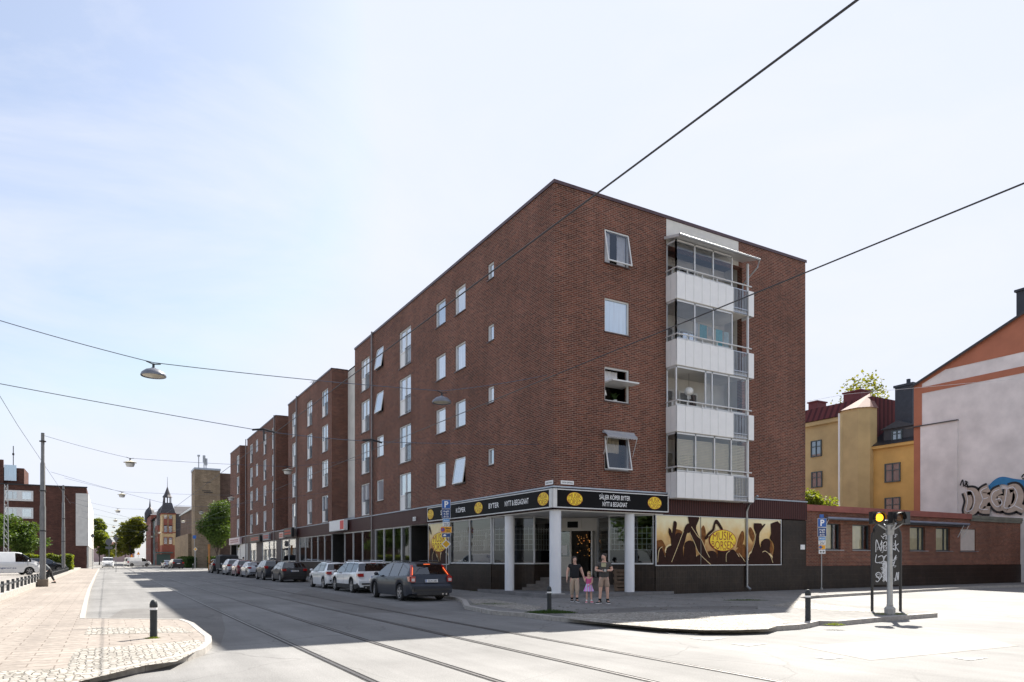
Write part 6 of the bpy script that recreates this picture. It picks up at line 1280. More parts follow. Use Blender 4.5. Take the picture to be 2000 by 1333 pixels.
def car(kind, label, pm, x, y, rz=0, plate_=None, clad=False, rails=False, lights='mid', steer=0, z=0, H=1, Ls=1, alloy=True, grp='cars parked along the kerb', front_detail=True, name='parked_car', lit=False):
    T = TYPES[kind]; L, W = T['L']*Ls, T['W']; t = thing(name, label, 'van' if kind == 'van' else 'car', (x, y, z), rz, grp)
    top = [(a*Ls, b*H) for a, b in T['top']]; belt = [(a*Ls, b*(1+(H-1)*.8)) for a, b in T['belt']]; ax = [a*Ls for a in T['axles']]; rw = T['rw']; Ra = rw+.055; w0, w1 = [a*Ls for a in T['win']]; r0, r1 = [a*Ls for a in T['rear']]; s0, s1 = [a*Ls for a in T['ws']]; pil = [a*Ls for a in T['pil']]
    ys = {0, L}|{a for a, b in top}|{w0, w1, r0, r1, s0, s1}
    for a in ax:
        for k in range(-6, 7): ys.add(a+Ra*math.sin(k*PI/12))
    for p_ in pil: ys |= {p_-.045, p_+.045}
    k = 0
    while k < L: ys.add(k); k += .22
    doors = [pil[-1], ] if kind != 'van' else [3.0]
    seams = [(p_-.007, p_+.007) for p_ in ([pil[0]*1.0+(0.0)]+pil[1:]+[w1-.25])]
    for a, b in seams: ys |= {a, b}
    ys = sorted(ys); yy = [ys[0]]
    for q in ys[1:]:
        if q-yy[-1] > .006: yy.append(q)
    ys = yy
    def wid(y):
        f = 1.0
        if y > L-.75: f -= .17*((y-(L-.75))/.75)**2.2
        if y < .5: f -= .075*((.5-y)/.5)**2
        return W/2*f
    def zlow(y):
        base = .21
        if y < .35: base = .30
        if y > L-.4: base = .24
        for a in ax:
            if abs(y-a) < Ra: base = max(base, rw+math.sqrt(Ra*Ra-(y-a)**2)-.0)
        return base
    rows = []
    for y in ys:
        w_ = wid(y); zt = lerp_prof(top, y); zb = min(lerp_prof(belt, y), zt-.015); zl_ = min(zlow(y), zb-.08); g = max(0, zt-zb)
        tum = .40 if kind != 'van' else .12
        wb = w_*.955; wt = wb-g*tum
        sec = [(w_*.965, zl_), (w_*.995, zl_+(zb-zl_)*.28), (w_, zl_+(zb-zl_)*.62), (w_*.985, zb-.05*min(1, g*3+.3)), (wb, zb), (wt+.0, zb+g*.90), (wt*.93, zt-.012*min(1, g*4)), (wt*.5, zt-.002), (0, zt+.006)]
        rows.append(sec)
    nS = 9; vs = []; 
    for y, sec in zip(ys, rows):
        for s_ in (-1, 1):
            for (xx_, zz_) in sec: vs.append((s_*xx_, y, zz_))
    def vid(i, s_, k): return i*2*nS+(0 if s_ < 0 else nS)+k
    F_ = {'body': [], 'side': [], 'ws': [], 'rear': [], 'seam': [], 'clad': []}
    for i in range(len(ys)-1):
        ym_ = (ys[i]+ys[i+1])/2; seam = any(a <= ym_ <= b for a, b in seams)
        for s_ in (-1, 1):
            for k in range(nS-1):
                f = [vid(i, s_, k), vid(i+1, s_, k), vid(i+1, s_, k+1), vid(i, s_, k+1)]
                if s_ < 0: f = f[::-1]
                key = 'body'
                if k == 4 and w0 < ym_ < w1: key = 'side' if not any(abs(ym_-p_) < .045 for p_ in pil) else 'seam'
                elif k in (6, 7) or (k == 5 and (s0 < ym_ < s1 or r0 < ym_ < r1)):
                    if s0 < ym_ < s1: key = 'ws'
                    elif r0 < ym_ < r1: key = 'rear'
                if key == 'body' and seam and k in (1, 2, 3): key = 'seam'
                if key == 'body' and k == 0 and clad: key = 'clad'
                F_[key].append(f)
    # end caps
    for i, rev in ((0, 1), (len(ys)-1, 0)):
        poly = [vid(i, 1, k) for k in range(nS)]+[vid(i, -1, k) for k in reversed(range(nS))]
        F_['body'].append(poly if rev else poly[::-1])
    def sub(key, nm, mt, extra=None):
        used = {}; v2 = []; f2 = []
        for f in F_[key]:
            g_ = []
            for q in f:
                if q not in used: used[q] = len(v2); v2.append(vs[q])
                g_.append(used[q])
            f2.append(g_)
        if not f2: return None
        m = MB(); m.add(v2, f2); return m.build(nm, mt, t, smooth=38)
    sub('body', 'body', pm); sub('side', 'side_window', CARGLASS); sub('ws', 'windscreen', CARGLASS); sub('rear', 'rear_window', CARGLASS); sub('seam', 'door_trim', TRIM); sub('clad', 'lower_cladding', TRIM)
    m = MB(); m.box(-W/2+.12, W/2-.12, .12, L-.25, .19, .24); m.box(-W/2+.26, W/2-.26, .15, L-.5, .24, .55)
    for a in ax: m.box(-W/2+.24, -W/2+.28, a-Ra, a+Ra, .25, rw+Ra); m.box(W/2-.28, W/2-.24, a-Ra, a+Ra, .25, rw+Ra); m.box(-W/2+.27, W/2-.27, a-Ra, a+Ra, .3, rw+Ra-.02)
    m.build('underbody', CARIN, t)
    m = MB()
    for a in ax:
        for s_ in (-1, 1):
            n = 12; q = []
            for k in range(n+1):
                an = PI*k/n; dy, dz = Ra*math.cos(an), Ra*math.sin(an); q += [(s_*(wid(a+dy)*.99), a+dy, rw+dz), (s_*(W/2-.28), a+dy, rw+dz)]
            m.add(q, [(2*k, 2*k+1, 2*k+3, 2*k+2) for k in range(n)])
    m.build('wheel_arch', CARIN, t)
    if kind != 'van':
        m = MB(); 
        for y_ in (ax[0]+.75, ax[0]+1.6):
            for s_ in (-.36, .36): m.box(s_-.22, s_+.22, y_, y_+.12, .5, 1.08*H); m.box(s_-.1, s_+.1, y_+.02, y_+.1, 1.1*H, 1.25*H)
        m.build('seats', CARIN, t)
    for a in ax:
        for s_ in (-1, 1): wheel(t, s_*(W/2-.115), a, rw, s_, alloy, steer if a == ax[1] else 0)
    # lights, plate, bumpers
    zt = lerp_prof(top, .05)
    def pos(y): return wid(y)
    if kind == 'van': zs = (.75, 1.15)
    elif kind == 'suv': zs = (.92, 1.12)
    else: zs = (.76*H, .98*H) if lights == 'tall' else (.80*H, .96*H)
    for s_ in (-1, 1):
        m = MB(); xo = s_*(wid(.1)-.02); xi = s_*(wid(.1)-(.26 if lights != 'tall' else .2))
        yb_ = -.02; m.box(min(xi, xo), max(xi, xo), yb_+.06, .22, zs[0], zs[1]); xe = s_*(wid(.2)+.004); m.box(min(xo, xe), max(xo, xe), .1, .36, zs[0]+.02, zs[1]-.01)
        tl = m.build('tail_light', TLR, t)
        if lights == 'tall':
            m = MB(); m.box(min(xi, xo), max(xi, xo), .03, .05, zs[0]+.06, zs[1]-.03) if False else m.box(min(xi+s_*.03, xo-s_*.02), max(xi+s_*.03, xo-s_*.02), .028, .041, zs[0]+.03, zs[0]+.14); m.build('clear_lens', TLW, tl)
            m = MB(); n = 6
            for k in range(n): 
                z0_ = zs[1]+(1.42-zs[1])*k/n; z1_ = zs[1]+(1.42-zs[1])*(k+1)/n; ya_ = .18+.33*k/n; yb2_ = .18+.33*(k+1)/n; xa = s_*(W/2*.925-(z0_-1.0)*.40); xb = s_*(W/2*.925-(z1_-1.0)*.40)
                m.add([(xa-s_*.10, ya_-.035, z0_), (xa+s_*.0, ya_-.03, z0_), (xb, yb2_-.03, z1_), (xb-s_*.085, yb2_-.035, z1_), (xa+s_*.012, ya_+.10, z0_), (xb+s_*.012, yb2_+.08, z1_)], [(0, 1, 2, 3), (1, 4, 5, 2)] if s_ > 0 else [(3, 2, 1, 0), (2, 5, 4, 1)])
            m.build('tall_lens', TLR, tl)
            m = MB(); m.tube([(s_*(W/2*.925-.10), .165, 1.04), (s_*(W/2*.925-.21), .40, 1.32)], .014, 6); m.build('lit_strip', TLON, tl)
        xo = s_*(wid(L-.3)-.04); xi = s_*(wid(L-.3)-.32); zf = lerp_prof(top, L-.35)-.06
        m = MB(); m.box(min(xi, xo), max(xi, xo), L-.50, L-.13, zf-.16, zf+.0); m.build('headlight', HLT, t)
        m = MB(); xm = s_*(W/2-.02); ym_ = w1-.28; zm = lerp_prof(belt, ym_)+.10; m.box(min(xm, xm+s_*.06), max(xm, xm+s_*.06), ym_-.03, ym_+.03, zm-.07, zm-.03); m.ball((xm+s_*.13, ym_, zm), (.10, .06, .075), 10, 7); m.build('mirror', pm if not clad else CHROME, t, smooth=60)
    m = MB(); m.box(-W/2*.80, W/2*.80, -.035, .12, .42, .50); m.box(-W/2*.7, W/2*.7, -.02, .12, .25, .36); bm_ = m.build('rear_bumper', TRIM, t)
    if kind == 'wagon': m = MB(); m.box(-W/2*.93, W/2*.93, -.03, .2, .50, .60); m.build('bumper_cover', pm, bm_)
    m = MB(); m.box(-W/2*.72, W/2*.72, L-.06, L+.02, .26, .40); m.box(-.42, .42, L-.13, L+.0, .46, .64); m.build('front_grille', TRIM, t)
    zp = .80*H if kind not in ('van', 'sedan') else .62
    if kind == 'suv': zp = .9
    yp = -.045 if zp < .7 else .03; m = MB(); m.box(-.26, .26, yp, yp+.12, zp-.055, zp+.055); pl_ = m.build('number_plate', SIGNW, t)
    m = MB(); m.box(-.26, -.225, yp-.004, yp, zp-.05, zp+.05); m.build('plate_strip', SIGNBLUE, pl_)
    if plate_: m = MB(); put_text(m, plate_, (.02, yp, zp-.034), UR, ZU, NR, .068, .40, .02); m.build('lettering', DARK, pl_)
    if kind in ('wagon', 'suv', 'hatch'): m = MB(); m.tube([(.0, r0-.03, lerp_prof(top, r0)+.02), (.32, r0-.0, lerp_prof(top, r0)+.05)], .012, 5); m.build('wiper', TRIM, t); 
    if kind == 'wagon': m = MB(); m.box(-.13, .13, .50, .54, 1.44, 1.46); m.build('brake_light', TLON if lights == 'tall' else TLR, t)
    if rails:
        m = MB(); [None]
        for s_ in (-1, 1): m = MB(); m.tube([(s_*W*.33, .75, 1.50*H), (s_*W*.335, .85, 1.575*H), (s_*W*.33, 2.5, 1.585*H), (s_*W*.32, 2.75, 1.51*H)], .018, 6); m.build('roof_rail', CHROME if clad else TRIM, t)
    m = MB(); 
    for s_ in (-1, 1):
        for p_ in ([pil[0]+.12]+[q+.12 for q in pil[1:]]): 
            zh = lerp_prof(belt, p_)-.13; xx_ = s_*(wid(p_)*.992); m.box(min(xx_, xx_+s_*.02), max(xx_, xx_+s_*.02), p_, p_+.18, zh-.015, zh+.015)
    m.build('door_handle', pm if not clad else pm, t)
    if kind == 'sedan' or kind == 'wagon': m = MB(); [m.tube([(s_, .1, .28), (s_, -.03, .28)], .035, 10) for s_ in ((.45, .6) if lights == 'tall' else (-.55, .55))]; m.build('exhaust', CHROME, t)
    return t
GREYP = P('paint_dark_grey', (.024, .029, .042), .36, .15, .04, 2, coat=.3, spec=.3); WHP = paint('paint_white', (.72, .73, .74)); BLK = paint('paint_black', (.005, .005, .006), 0, .4); NAVY = paint('paint_navy', (.010, .014, .022), .2, .35)
SILV = paint('paint_silver', (.42, .44, .47), .6); REDP = paint('paint_red', (.16, .010, .016), .2)
car('wagon', 'dark grey estate car with its brake lights lit, nearest of the parked row', GREYP, -4.42, 1.95, R(1.5), 'CLN 242', lights='tall', rails=True, steer=R(-14))
car('wagon', 'white estate car with grey wheel arch cladding and roof rails behind the dark estate', WHP, -4.12, 9.3, R(.5), 'MKT 518', clad=True, rails=True)
car('hatch', 'white five door hatchback parked in front of the white estate', WHP, -4.06, 15.15, 0, 'RXF 274')
car('hatch', 'black rounded hatchback with red tail lights, after the gap in the row', BLK, -3.85, 27.4, 0, 'HWB 086')
car('suv', 'dark blue grey compact car before the black rounded hatchback', NAVY, -3.9, 33.4, 0, 'DTL 630', H=.95, Ls=.95)
car('sedan', 'silver saloon between the dark compact and the red car', SILV, -3.85, 41.0, 0, 'PGA 915')
car('hatch', 'dark red hatchback parked between two silver cars', REDP, -3.9, 46.7, 0, 'LSR 447', H=1.06)
car('suv', 'silver sport utility car behind the dark red hatchback', SILV, -3.9, 52.6, 0, 'UOE 302')
car('suv', 'black sport utility car at the far end of the parked row', BLK, -3.9, 64.2, 0, 'NBC 751', lights='mid')
# covered trailer
t = thing('covered_trailer', 'dark boxy covered trailer between the farthest parked cars', 'trailer', (-3.7, 59.0, 0)); m = MB(); m.box(-.95, .95, 0, 3.4, .62, 1.95); m.add([(-.95, 0, 1.95), (.95, 0, 1.95), (.95, 3.4, 1.95), (-.95, 3.4, 1.95), (-.6, .2, 2.12), (.6, .2, 2.12), (.6, 3.2, 2.12), (-.6, 3.2, 2.12)], [(0, 1, 5, 4), (1, 2, 6, 5), (2, 3, 7, 6), (3, 0, 4, 7), (4, 5, 6, 7)]); m.build('cover', P('tarp', (.03, .03, .033), .7, 0, .2, 3, .3, 9), t)
m = MB(); m.box(-.9, .9, 0, 3.3, .45, .62); m.tube([(0, 3.3, .5), (0, 4.3, .45)], .05, 6); m.build('chassis', STEEL, t)
for s_ in (-1, 1): wheel(t, s_*.95, 1.6, .3, s_, False)
# far traffic and left car park
bx_, by_ = c2w((207-1000)/F*131, 131); car('van', 'white van driving towards the camera far down the street', WHP, bx_+.3, by_+5, PI, grp='far traffic', name='oncoming_van')
bx_, by_ = c2w((250-1000)/F*152, 152); car('van', 'white van seen side-on crossing the far junction', WHP, bx_-.5, by_, R(-68), grp='far traffic', name='crossing_van')
bx_, by_ = c2w((337-1000)/F*121, 121); car('suv', 'black car parked by the turreted house with its red lights to us', BLK, bx_+.6, by_-4, R(6), grp='far traffic')
bx_, by_ = c2w((324-1000)/F*130, 130); car('sedan', 'grey car parked just beyond the black car near the turreted house', SILV, bx_+.4, by_-3, R(4), grp='far traffic')
vx, vy = c2w((-42-1000)/F*60, 60)
vn = car('van', 'large white van with lettering parked in the raised car park at the left edge', WHP, vx-.6, vy-.2, R(-68), z=.25, H=1.03, grp='cars in the left car park', name='parked_van')
m = MB(); put_text(m, 'linkopingsror.se', (W_ if False else .984, 2.0, .56), Vector((0, 1, 0)), ZU, Vector((1, 0, 0)), .13, 2.2, .01); put_text(m, 'NCI', (.975, 1.1, 1.55), Vector((0, 1, 0)), ZU, Vector((1, 0, 0)), .3, .6, .02); m.build('lettering', P('letter_navy', (.03, .05, .2), .5), vn)
vx, vy = c2w((38-1000)/F*74, 74); car('hatch', 'dark blue hatchback half hidden by the near tram mast in the car park', NAVY, vx, vy, R(-70), z=.25, grp='cars in the left car park')
# moped or scooter under a hood in the far door recess
# ================================================================== SIGNS FAR DOWN THE STREET
def smallsign(label, px, b, h, kind):
    x, y = c2w((px-1000)/F*b, b); t = thing('road_sign', label, 'road sign', (x, y, 0), R(-30)); m = MB(); m.tube([(0, 0, 0), (0, 0, h)], .035, 8); m.build('pole', STEEL, t); m = MB()
    if kind == 'diamond': s_ = .32; m.add([(0, -.05, h-s_), (s_, -.05, h), (0, -.05, h+s_), (-s_, -.05, h)], [(0, 1, 2, 3)]); m.build('face', SIGNW, t); m = MB(); s_ = .23; m.add([(0, -.06, h-s_), (s_, -.06, h), (0, -.06, h+s_), (-s_, -.06, h)], [(0, 1, 2, 3)]); m.build('symbol', P('sign_amber', (.8, .42, .01), .4), t)
    elif kind == 'tri': s_ = .42; m.add([(-s_, -.05, h-.3), (s_, -.05, h-.3), (0, -.05, h+.45)], [(0, 1, 2)]); m.build('face', SIGNR, t); m = MB(); s_ = .28; m.add([(-s_, -.06, h-.22), (s_, -.06, h-.22), (0, -.06, h+.28)], [(0, 1, 2)]); m.build('symbol', P('sign_amber', (.8, .42, .01), .4), t)
    elif kind == 'back': s_ = .36; m.add([(0, -.05, h-s_), (s_, -.05, h), (0, -.05, h+s_), (-s_, -.05, h)], [(0, 1, 2, 3)]); m.box(-.02, .02, -.06, -.04, h-s_-.5, h-s_); m.build('face', P('sign_back', (.10, .10, .11), .5), t)
    elif kind == 'round': m.lathe([(0, -.05), (.6, -.05)], 20, (0, 0, h), axis='y'); m.box(-.6, .6, -.06, -.04, h-1.25, h-.8); m.build('face', P('sign_back', (.10, .10, .11), .5), t)
    elif kind == 'blue': m.box(-.28, .28, -.06, -.04, h-.55, h); m.build('face', SIGNBLUE, t)
    elif kind == 'orange': m.box(-.1, .1, -.06, .06, 0.3, h-.6); m.box(-.13, .13, -.07, .07, h-.6, h); m.build('face', P('sign_orange2', (.55, .22, .05), .5), t)
smallsign('yellow diamond priority sign beyond the parked row', 382, 112, 3.2, 'diamond'); smallsign('left triangular warning sign far along the street', 257.5, 168, 2.4, 'tri'); smallsign('right triangular warning sign far along the street', 270.5, 172, 3.0, 'tri')
smallsign('back of a diamond sign on a pole beside the oncoming van', 226.5, 88, 4.2, 'back'); smallsign('round grey sign backs on a pole beyond the oncoming van', 213, 122, 4.6, 'round'); smallsign('blue parking sign among the far signs at the beige podium', 380, 118, 5.6, 'blue'); smallsign('orange topped marker post left of the street tree', 408.5, 84, 3.4, 'orange'); smallsign('slim sign pole beside the left tree end', 181, 108, 5.2, 'back')
# ================================================================== PEOPLE
SKIN = P('skin', (.62, .38, .29), .55, 0, .06, 6); HAIRD = P('hair_dark', (.025, .016, .012), .6, 0, .3, 20); HAIRB = P('hair_blond', (.40, .27, .13), .6, 0, .2, 20)
def skin_mesh(name, mat, verts, edges, radii, parent, sub=2, root=0):
    me = bpy.data.meshes.new(name); me.from_pydata(verts, edges, []); me.materials.append(mat); o = bpy.data.objects.new(name, me); C.objects.link(o); o.parent = parent
    md = o.modifiers.new('Skin', 'SKIN'); md.use_smooth_shade = True; md.branch_smoothing = .6
    sv = me.skin_vertices[0].data
    for i, r in enumerate(radii): sv[i].radius = r if isinstance(r, tuple) else (r, r); sv[i].use_root = (i == root)
    s_ = o.modifiers.new('Sub', 'SUBSURF'); s_.levels = sub; s_.render_levels = sub
    return o
def person(label, x, y, rz, h, J, fat=1.0, z=.11, top=None, sleeve=.5, bottom=None, blen=.45, hair=None, shoe=None, sock=None, skirt=None, beard=False, glasses=False, group=None, face=0):
    """J: joint overrides in units of body height; body faces -Y"""
    t = thing('person', label, 'person', (x, y, z), rz, group); k = h
    j = dict(pel=(0, 0, .52), wst=(0, 0, .60), chs=(0, 0, .72), nck=(0, 0, .825), hdb=(0, -.005, .87), hdt=(0, -.008, .955),
             shl=(-.105, 0, .80), ell=(-.14, .01, .63), wrl=(-.15, -.03, .485), shr=(.105, 0, .80), elr=(.14, .01, .63), wrr=(.15, -.03, .485),
             hpl=(-.052, 0, .50), knl=(-.058, -.01, .28), anl=(-.06, .012, .045), tol=(-.068, -.085, .018), hpr=(.052, 0, .50), knr=(.058, -.01, .28), anr=(.06, .012, .045), tor=(.068, -.085, .018))
    j.update(J); names = ['pel', 'wst', 'chs', 'nck', 'hdb', 'hdt', 'shl', 'ell', 'wrl', 'shr', 'elr', 'wrr', 'hpl', 'knl', 'anl', 'hpr', 'knr', 'anr', 'tol', 'tor']
    V_ = {n_: Vector(j[n_])*k for n_ in names}
    rad = dict(pel=(.085*fat, .070*fat), wst=(.082*fat, .066*fat), chs=(.095*fat, .068*fat), nck=(.034, .036), hdb=(.044, .050), hdt=(.040, .052), shl=.036*fat, ell=.026*fat, wrl=.017, shr=.036*fat, elr=.026*fat, wrr=.017, hpl=.054*fat, knl=.035*fat**.6, anl=.023, hpr=.054*fat, knr=.035*fat**.6, anr=.023, tol=.018, tor=.018)
    verts = [tuple(V_[n_]) for n_ in names]; rr = [tuple(q*k for q in (rad[n_] if isinstance(rad[n_], tuple) else (rad[n_], rad[n_]))) for n_ in names]
    ix = {n_: i for i, n_ in enumerate(names)}; ed = [('pel', 'wst'), ('wst', 'chs'), ('chs', 'nck'), ('nck', 'hdb'), ('hdb', 'hdt'), ('chs', 'shl'), ('shl', 'ell'), ('ell', 'wrl'), ('chs', 'shr'), ('shr', 'elr'), ('elr', 'wrr'), ('pel', 'hpl'), ('hpl', 'knl'), ('knl', 'anl'), ('pel', 'hpr'), ('hpr', 'knr'), ('knr', 'anr'), ('anl', 'tol'), ('anr', 'tor')]
    E_ = [(ix[a], ix[b]) for a, b in ed]
    # hands: palm and five fingers grown from the wrists
    for s_, wr, el in ((-1, 'wrl', 'ell'), (1, 'wrr', 'elr')):
        d = (V_[wr]-V_[el]).normalized(); d = (d+Vector((0, -.15, 0))).normalized(); palm = V_[wr]+d*.035*k; side = d.cross(Vector((s_, 0, 0))).normalized() if abs(d.x) < .9 else Vector((0, 0, 1))
        verts.append(tuple(palm)); rr.append((.014*k, .020*k)); pi_ = len(verts)-1; E_.append((ix[wr], pi_))
        for q in range(4):
            off = side*(q-1.5)*.0105*k; L_ = (.030, .036, .034, .026)[q]*k; a = palm+d*.016*k+off; b_ = a+d*L_*.55+Vector((0, 0, 0)); c_ = b_+(d*.6+Vector((-s_*.6, -.1, 0))).normalized()*L_*.5
            n0 = len(verts); verts += [tuple(a), tuple(b_), tuple(c_)]; rr += [(.0055*k,)*2, (.005*k,)*2, (.0042*k,)*2]; E_ += [(pi_, n0), (n0, n0+1), (n0+1, n0+2)]
        a = palm+side*-.018*k+d*-.004*k; b_ = a+(d*.6-side*.8).normalized()*.022*k; n0 = len(verts); verts += [tuple(a), tuple(b_)]; rr += [(.0062*k,)*2, (.005*k,)*2]; E_ += [(pi_, n0), (n0, n0+1)]
    skin_mesh('body', SKIN, verts, E_, rr, t, 2)
    hc = (V_['hdb']+V_['hdt'])/2+Vector((0, 0, .01*k)); fr_ = Vector((math.sin(face), -math.cos(face), 0)); sd_ = Vector((math.cos(face), math.sin(face), 0))
    # face, ears
    m = MB(); nose = hc+fr_*.056*k; m.ball(tuple(nose+Vector((0, 0, -.012*k))), (.008*k, .010*k, .011*k), 8, 6); [m.ball(tuple(hc+sd_*s_*.047*k), (.007*k, .011*k, .016*k), 8, 6) for s_ in (-1, 1)]; m.ball(tuple(hc+fr_*.012*k+Vector((0, 0, -.008*k))), (.041*k, .048*k, .058*k), 16, 12); m.build('face', SKIN, t, smooth=80)
    m = MB(); [m.ball(tuple(hc+fr_*.053*k+sd_*s_*.017*k+Vector((0, 0, .003*k))), (.0055*k, .004*k, .004*k), 8, 6) for s_ in (-1, 1)]; [m.ball(tuple(hc+fr_*.054*k+sd_*s_*.017*k+Vector((0, 0, .013*k))), (.010*k, .004*k, .0025*k), 8, 6) for s_ in (-1, 1)]; m.build('eyes', P('eye_dark', (.03, .02, .015), .3), t)
    m = MB(); m.ball(tuple(hc+fr_*.053*k+Vector((0, 0, -.033*k))), (.013*k, .005*k, .0035*k), 10, 6); m.build('mouth', P('lips', (.32, .12, .10), .5), t)
    if beard: m = MB(); m.ball(tuple(hc+fr_*.030*k+Vector((0, 0, -.040*k))), (.032*k, .028*k, .024*k), 12, 8); m.build('beard', P('beard_grey', (.20, .16, .14), .8, 0, .3, 30), t, smooth=80)
    if hair:
        hm, hl = hair; m = MB(); c_ = hc-fr_*.012*k+Vector((0, 0, .024*k)); m.ball(tuple(c_), (.055*k, .057*k, .050*k), 16, 10)
        if hl > 0:
            for a in range(13):
                an = face+R(-22+a*18.6); dv = Vector((math.cos(an), math.sin(an), 0))
                m.tube([tuple(c_+dv*.040*k+Vector((0, 0, .02*k))), tuple(c_+dv*.047*k-Vector((0, 0, hl*.5*k))), tuple(c_+dv*.042*k-Vector((0, 0, hl*k)))], [.016*k, .017*k, .008*k], 6)
        m.build('hair', hm, t, smooth=80)
    # clothes
    if top:
        tm = top; nn = ['wst0', 'wst', 'chs', 'nk', 'shl', 'sll', 'shr', 'slr']; sl = sleeve
        P_ = dict(wst0=V_['pel']+Vector((0, 0, -.045*k)), wst=V_['wst'], chs=V_['chs']+Vector((0, 0, .005*k)), nk=V_['chs'].lerp(V_['nck'], .80), shl=V_['shl']+Vector((0, 0, .004*k)), sll=V_['shl'].lerp(V_['ell'], sl), shr=V_['shr']+Vector((0, 0, .004*k)), slr=V_['shr'].lerp(V_['elr'], sl))
        rr_ = dict(wst0=(.116*fat, .098*fat), wst=(.098*fat, .084*fat), chs=(.105*fat, .082*fat), nk=(.045, .045), shl=.043*fat, sll=.038*fat, shr=.043*fat, slr=.038*fat)
        skin_mesh('shirt', tm, [tuple(P_[q]) for q in nn], [(0, 1), (1, 2), (2, 3), (2, 4), (4, 5), (2, 6), (6, 7)], [tuple(v_*k for v_ in (rr_[q] if isinstance(rr_[q], tuple) else (rr_[q],)*2)) for q in nn], t, 2)
    if bottom:
        nn = ['w', 'p', 'hl', 'kl', 'hr', 'kr']; leg = blen
        def along(s_): 
            h_, n_, a_ = V_['hp'+s_], V_['kn'+s_], V_['an'+s_]; return [h_, n_, a_]
        vs_ = [V_['wst']+Vector((0, 0, .01*k)), V_['pel']+Vector((0, 0, -.01*k))]; E2 = [(0, 1)]; r2 = [(.088*fat*k, .072*fat*k), (.104*fat*k, .086*fat*k)]
        for s_ in 'lr':
            h_, n_, a_ = along(s_); n0 = len(vs_); vs_.append(h_); r2.append((.062*fat*k,)*2); E2.append((1, n0))
            if leg > 1: vs_ += [n_, n_.lerp(a_, leg-1)]; r2 += [(.045*fat**.6*k,)*2, (.034*k,)*2]; E2 += [(n0, n0+1), (n0+1, n0+2)]
            else: vs_.append(h_.lerp(n_, leg)); r2.append((.050*fat**.7*k,)*2); E2.append((n0, n0+1))
        skin_mesh('trousers' if leg > 1 else 'shorts', bottom, [tuple(q) for q in vs_], E2, r2, t, 2)
    for s_ in 'lr':
        a_, o_ = V_['an'+s_], V_['to'+s_]; d = (o_-a_); d.z = 0; d.normalize(); q = Vector((-d.y, d.x, 0)); m = MB(); prof = [(-.038, .028, .046), (-.01, .030, .052), (.04, .030, .036), (.085, .033, .026), (.115, .024, .016)]; n = 8; base = []
        for (u, w_, hh) in prof:
            for kk in range(n+1): an = PI*kk/n; base.append(tuple(Vector((a_.x, a_.y, a_.z-.045*k))+d*u*k+q*math.cos(an)*w_*k+Vector((0, 0, .012*k+math.sin(an)*hh*k))))
        fs = [(i*(n+1)+kk, (i+1)*(n+1)+kk, (i+1)*(n+1)+kk+1, i*(n+1)+kk+1) for i in range(len(prof)-1) for kk in range(n)]; m.add(base, fs+[tuple(range(n+1)), tuple(reversed(range(4*(n+1), 5*(n+1))))]); so = m.build('shoe', shoe[0], t, smooth=60)
        m = MB(); pl2 = [Vector((a_.x, a_.y, 0))+d*u*k+q*w_*k*s2_ for s2_, rng_ in ((1, prof), (-1, prof[::-1])) for (u, w_, hh) in rng_]; z0_ = a_.z-.045*k; m.prism([(v_.x, v_.y) for v_ in pl2], z0_, z0_+.014*k); m.build('sole', shoe[1], so)
        if sock: m = MB(); m.tube([tuple(a_+Vector((0, 0, -.01*k))), tuple(a_.lerp(V_['kn'+s_], .22))], [.026*k, .030*k], 12); m.build('sock', sock, t, smooth=60)
    return t, V_, k
BT = P('shirt_black', (.010, .010, .012), .85, 0, .2, 9); BEI = P('trouser_beige', (.46, .36, .27), .85, 0, .1, 7); GRT = P('shirt_grey', (.075, .070, .066), .9, 0, .12, 8); KHA = P('shorts_khaki', (.36, .26, .20), .9, 0, .12, 8); PNK = P('top_pink', (.62, .10, .26), .85, 0, .12, 9)
SB = P('shoe_black', (.012, .012, .014), .6); SP = P('shoe_pink', (.85, .12, .22), .6); SKB = P('sock_black', (.012, .012, .014), .9)
x1_, y1_ = G(1122, 1176, .11); x3_, y3_ = G(1179.5, 1179, .11); x2_, y2_ = G(1150, 1177.5, .11)
RZP = R(-30)
person('woman in a black t-shirt and beige trousers holding the small girl by the hand', x1_, y1_, RZP, 1.66, dict(anl=(-.045, .10, .045), tol=(-.05, .02, .018), knl=(-.052, .02, .28), anr=(.05, -.06, .045), knr=(.054, -.05, .285), tor=(.07, -.15, .018), elr=(.165, .0, .64), wrr=(.215, -.02, .50), ell=(-.155, .01, .64), wrl=(-.165, -.02, .50)), 1.22, top=BT, sleeve=.52, bottom=BEI, blen=1.62, hair=(HAIRD, .085), shoe=(SB, SIGNW), sock=SKB, face=R(14))
gt, gv, gk = person('small girl in pink top and bright striped skirt between the two adults', x2_, y2_, RZP, 1.12, dict(ell=(-.13, -.02, .66), wrl=(-.155, .0, .80-.02), elr=(.10, -.045, .64), wrr=(.0, -.12, .56), anl=(-.07, .01, .045), tol=(-.09, -.09, .02), anr=(.085, .0, .045), tor=(.11, -.08, .02), knr=(.07, -.01, .28)), 1.0, top=PNK, sleeve=.28, hair=(HAIRB, .14), shoe=(SP, SIGNW), sock=SIGNW, face=R(-40))
SKM, nt, b = newmat('skirt_stripes'); v = coords(nt, 'Object'); wv = nt.nodes.new('ShaderNodeTexWave'); wv.inputs['Scale'].default_value = 2.2; wv.inputs['Distortion'].default_value = 1.5; LK(nt, v, wv.inputs['Vector'])
LK(nt, ramp(nt, wv.outputs['Fac'], [(.1, (.75, .2, .7)), (.35, (.75, .75, .8)), (.55, (.05, .5, .75)), (.8, (.7, .75, .8)), (.95, (.8, .15, .5))]), b.inputs['Base Color']); b.inputs['Roughness'].default_value = .7
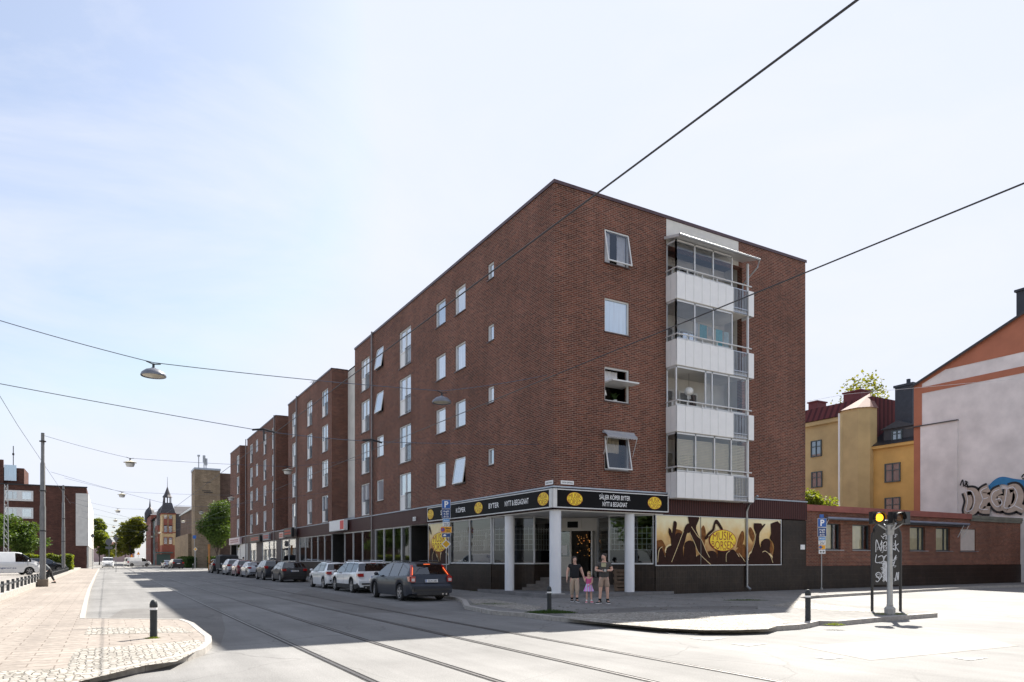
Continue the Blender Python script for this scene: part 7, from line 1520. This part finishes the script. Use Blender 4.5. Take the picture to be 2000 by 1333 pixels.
m = MB(); n = 28; prof = [(.085, .60), (.10, .54), (.135, .44), (.165, .36)]; vs = []
for (r_, z_) in prof:
    for q in range(n): a = 2*PI*q/n; rr_ = r_*(1+.07*math.sin(a*7)*(1 if r_ > .11 else .2)); vs.append((rr_*gk*math.cos(a), rr_*gk*.85*math.sin(a), z_*gk))
m.add(vs, [(i*n+q, i*n+(q+1) % n, (i+1)*n+(q+1) % n, (i+1)*n+q) for i in range(3) for q in range(n)]); m.build('skirt', SKM, gt, smooth=60)
pt, pv, pk = person('bearded man in dark grey t-shirt and khaki shorts holding a small black object', x3_, y3_, RZP, 1.76, dict(ell=(-.165, .0, .655), wrl=(-.065, -.12, .645), elr=(.165, .0, .655), wrr=(.045, -.125, .655), anl=(-.085, -.02, .045), tol=(-.14, -.09, .018), knl=(-.07, -.02, .28), anr=(.075, -.0, .045), tor=(.09, -.10, .018), knr=(.065, -.02, .28)), 1.13, top=GRT, sleeve=.6, bottom=KHA, blen=.92, hair=(HAIRD, 0), shoe=(SB, SIGNW), sock=SKB, beard=True, face=R(-48))
m = MB(); m.box(-.11, .05, -.172, -.166, 1.27, 1.41); m.build('shirt_print', P('print_yellow', (.40, .38, .24), .8, 0, .25, 30), pt)
q = Vector((0, -.285, 1.15)); rt = Matrix.Rotation(RZP, 3, 'Z') @ q
t = thing('small_camera', 'small round black gadget held in the hands of the bearded man', 'camera', (x3_+rt.x, y3_+rt.y, .11+rt.z), RZP)
m = MB(); m.ball((0, 0, 0), (.085, .05, .06), 14, 9); m.build('case', P('gadget', (.03, .03, .03), .4), t, smooth=80); m = MB(); m.lathe([(.05, -.04), (.05, -.075), (.035, -.075), (.03, -.06), (0, -.06)], 16, axis='y'); m.build('lens', STEEL, t, smooth=50)
# woman bending forward by the mast
x, y = G(97, 1140, .11); JW = dict(wst=(0, -.06, .60), chs=(.0, -.16, .69), nck=(0, -.24, .755), hdb=(0, -.275, .785), hdt=(0, -.31, .865), shl=(-.10, -.20, .75), shr=(.10, -.20, .75), ell=(-.12, -.22, .60), elr=(.12, -.22, .60), wrl=(-.12, -.26, .46), wrr=(.12, -.24, .46), anl=(-.05, .16, .06), tol=(-.05, .08, .018), knl=(-.05, .06, .28), anr=(.05, -.10, .045), tor=(.05, -.2, .018), knr=(.05, -.08, .28))
person('grey haired woman bending forward in dark clothes beside the near tram mast', x, y, R(-100), 1.62, JW, 1.1, top=P('top_greyblack', (.10, .11, .12), .85, 0, .3, 12), sleeve=.45, bottom=P('trouser_dark', (.02, .02, .022), .9), blen=1.85, hair=(P('hair_grey', (.3, .25, .2), .7), .03), shoe=(SB, SB), face=0)
x, y = -2.0, 60.5; person('distant man in a white shirt standing behind the far parked cars', x, y, R(160), 1.78, {}, 1.0, top=SIGNW, sleeve=.5, bottom=P('trouser_dark', (.02, .02, .022), .9), blen=1.85, hair=(HAIRD, 0), shoe=(SB, SB))
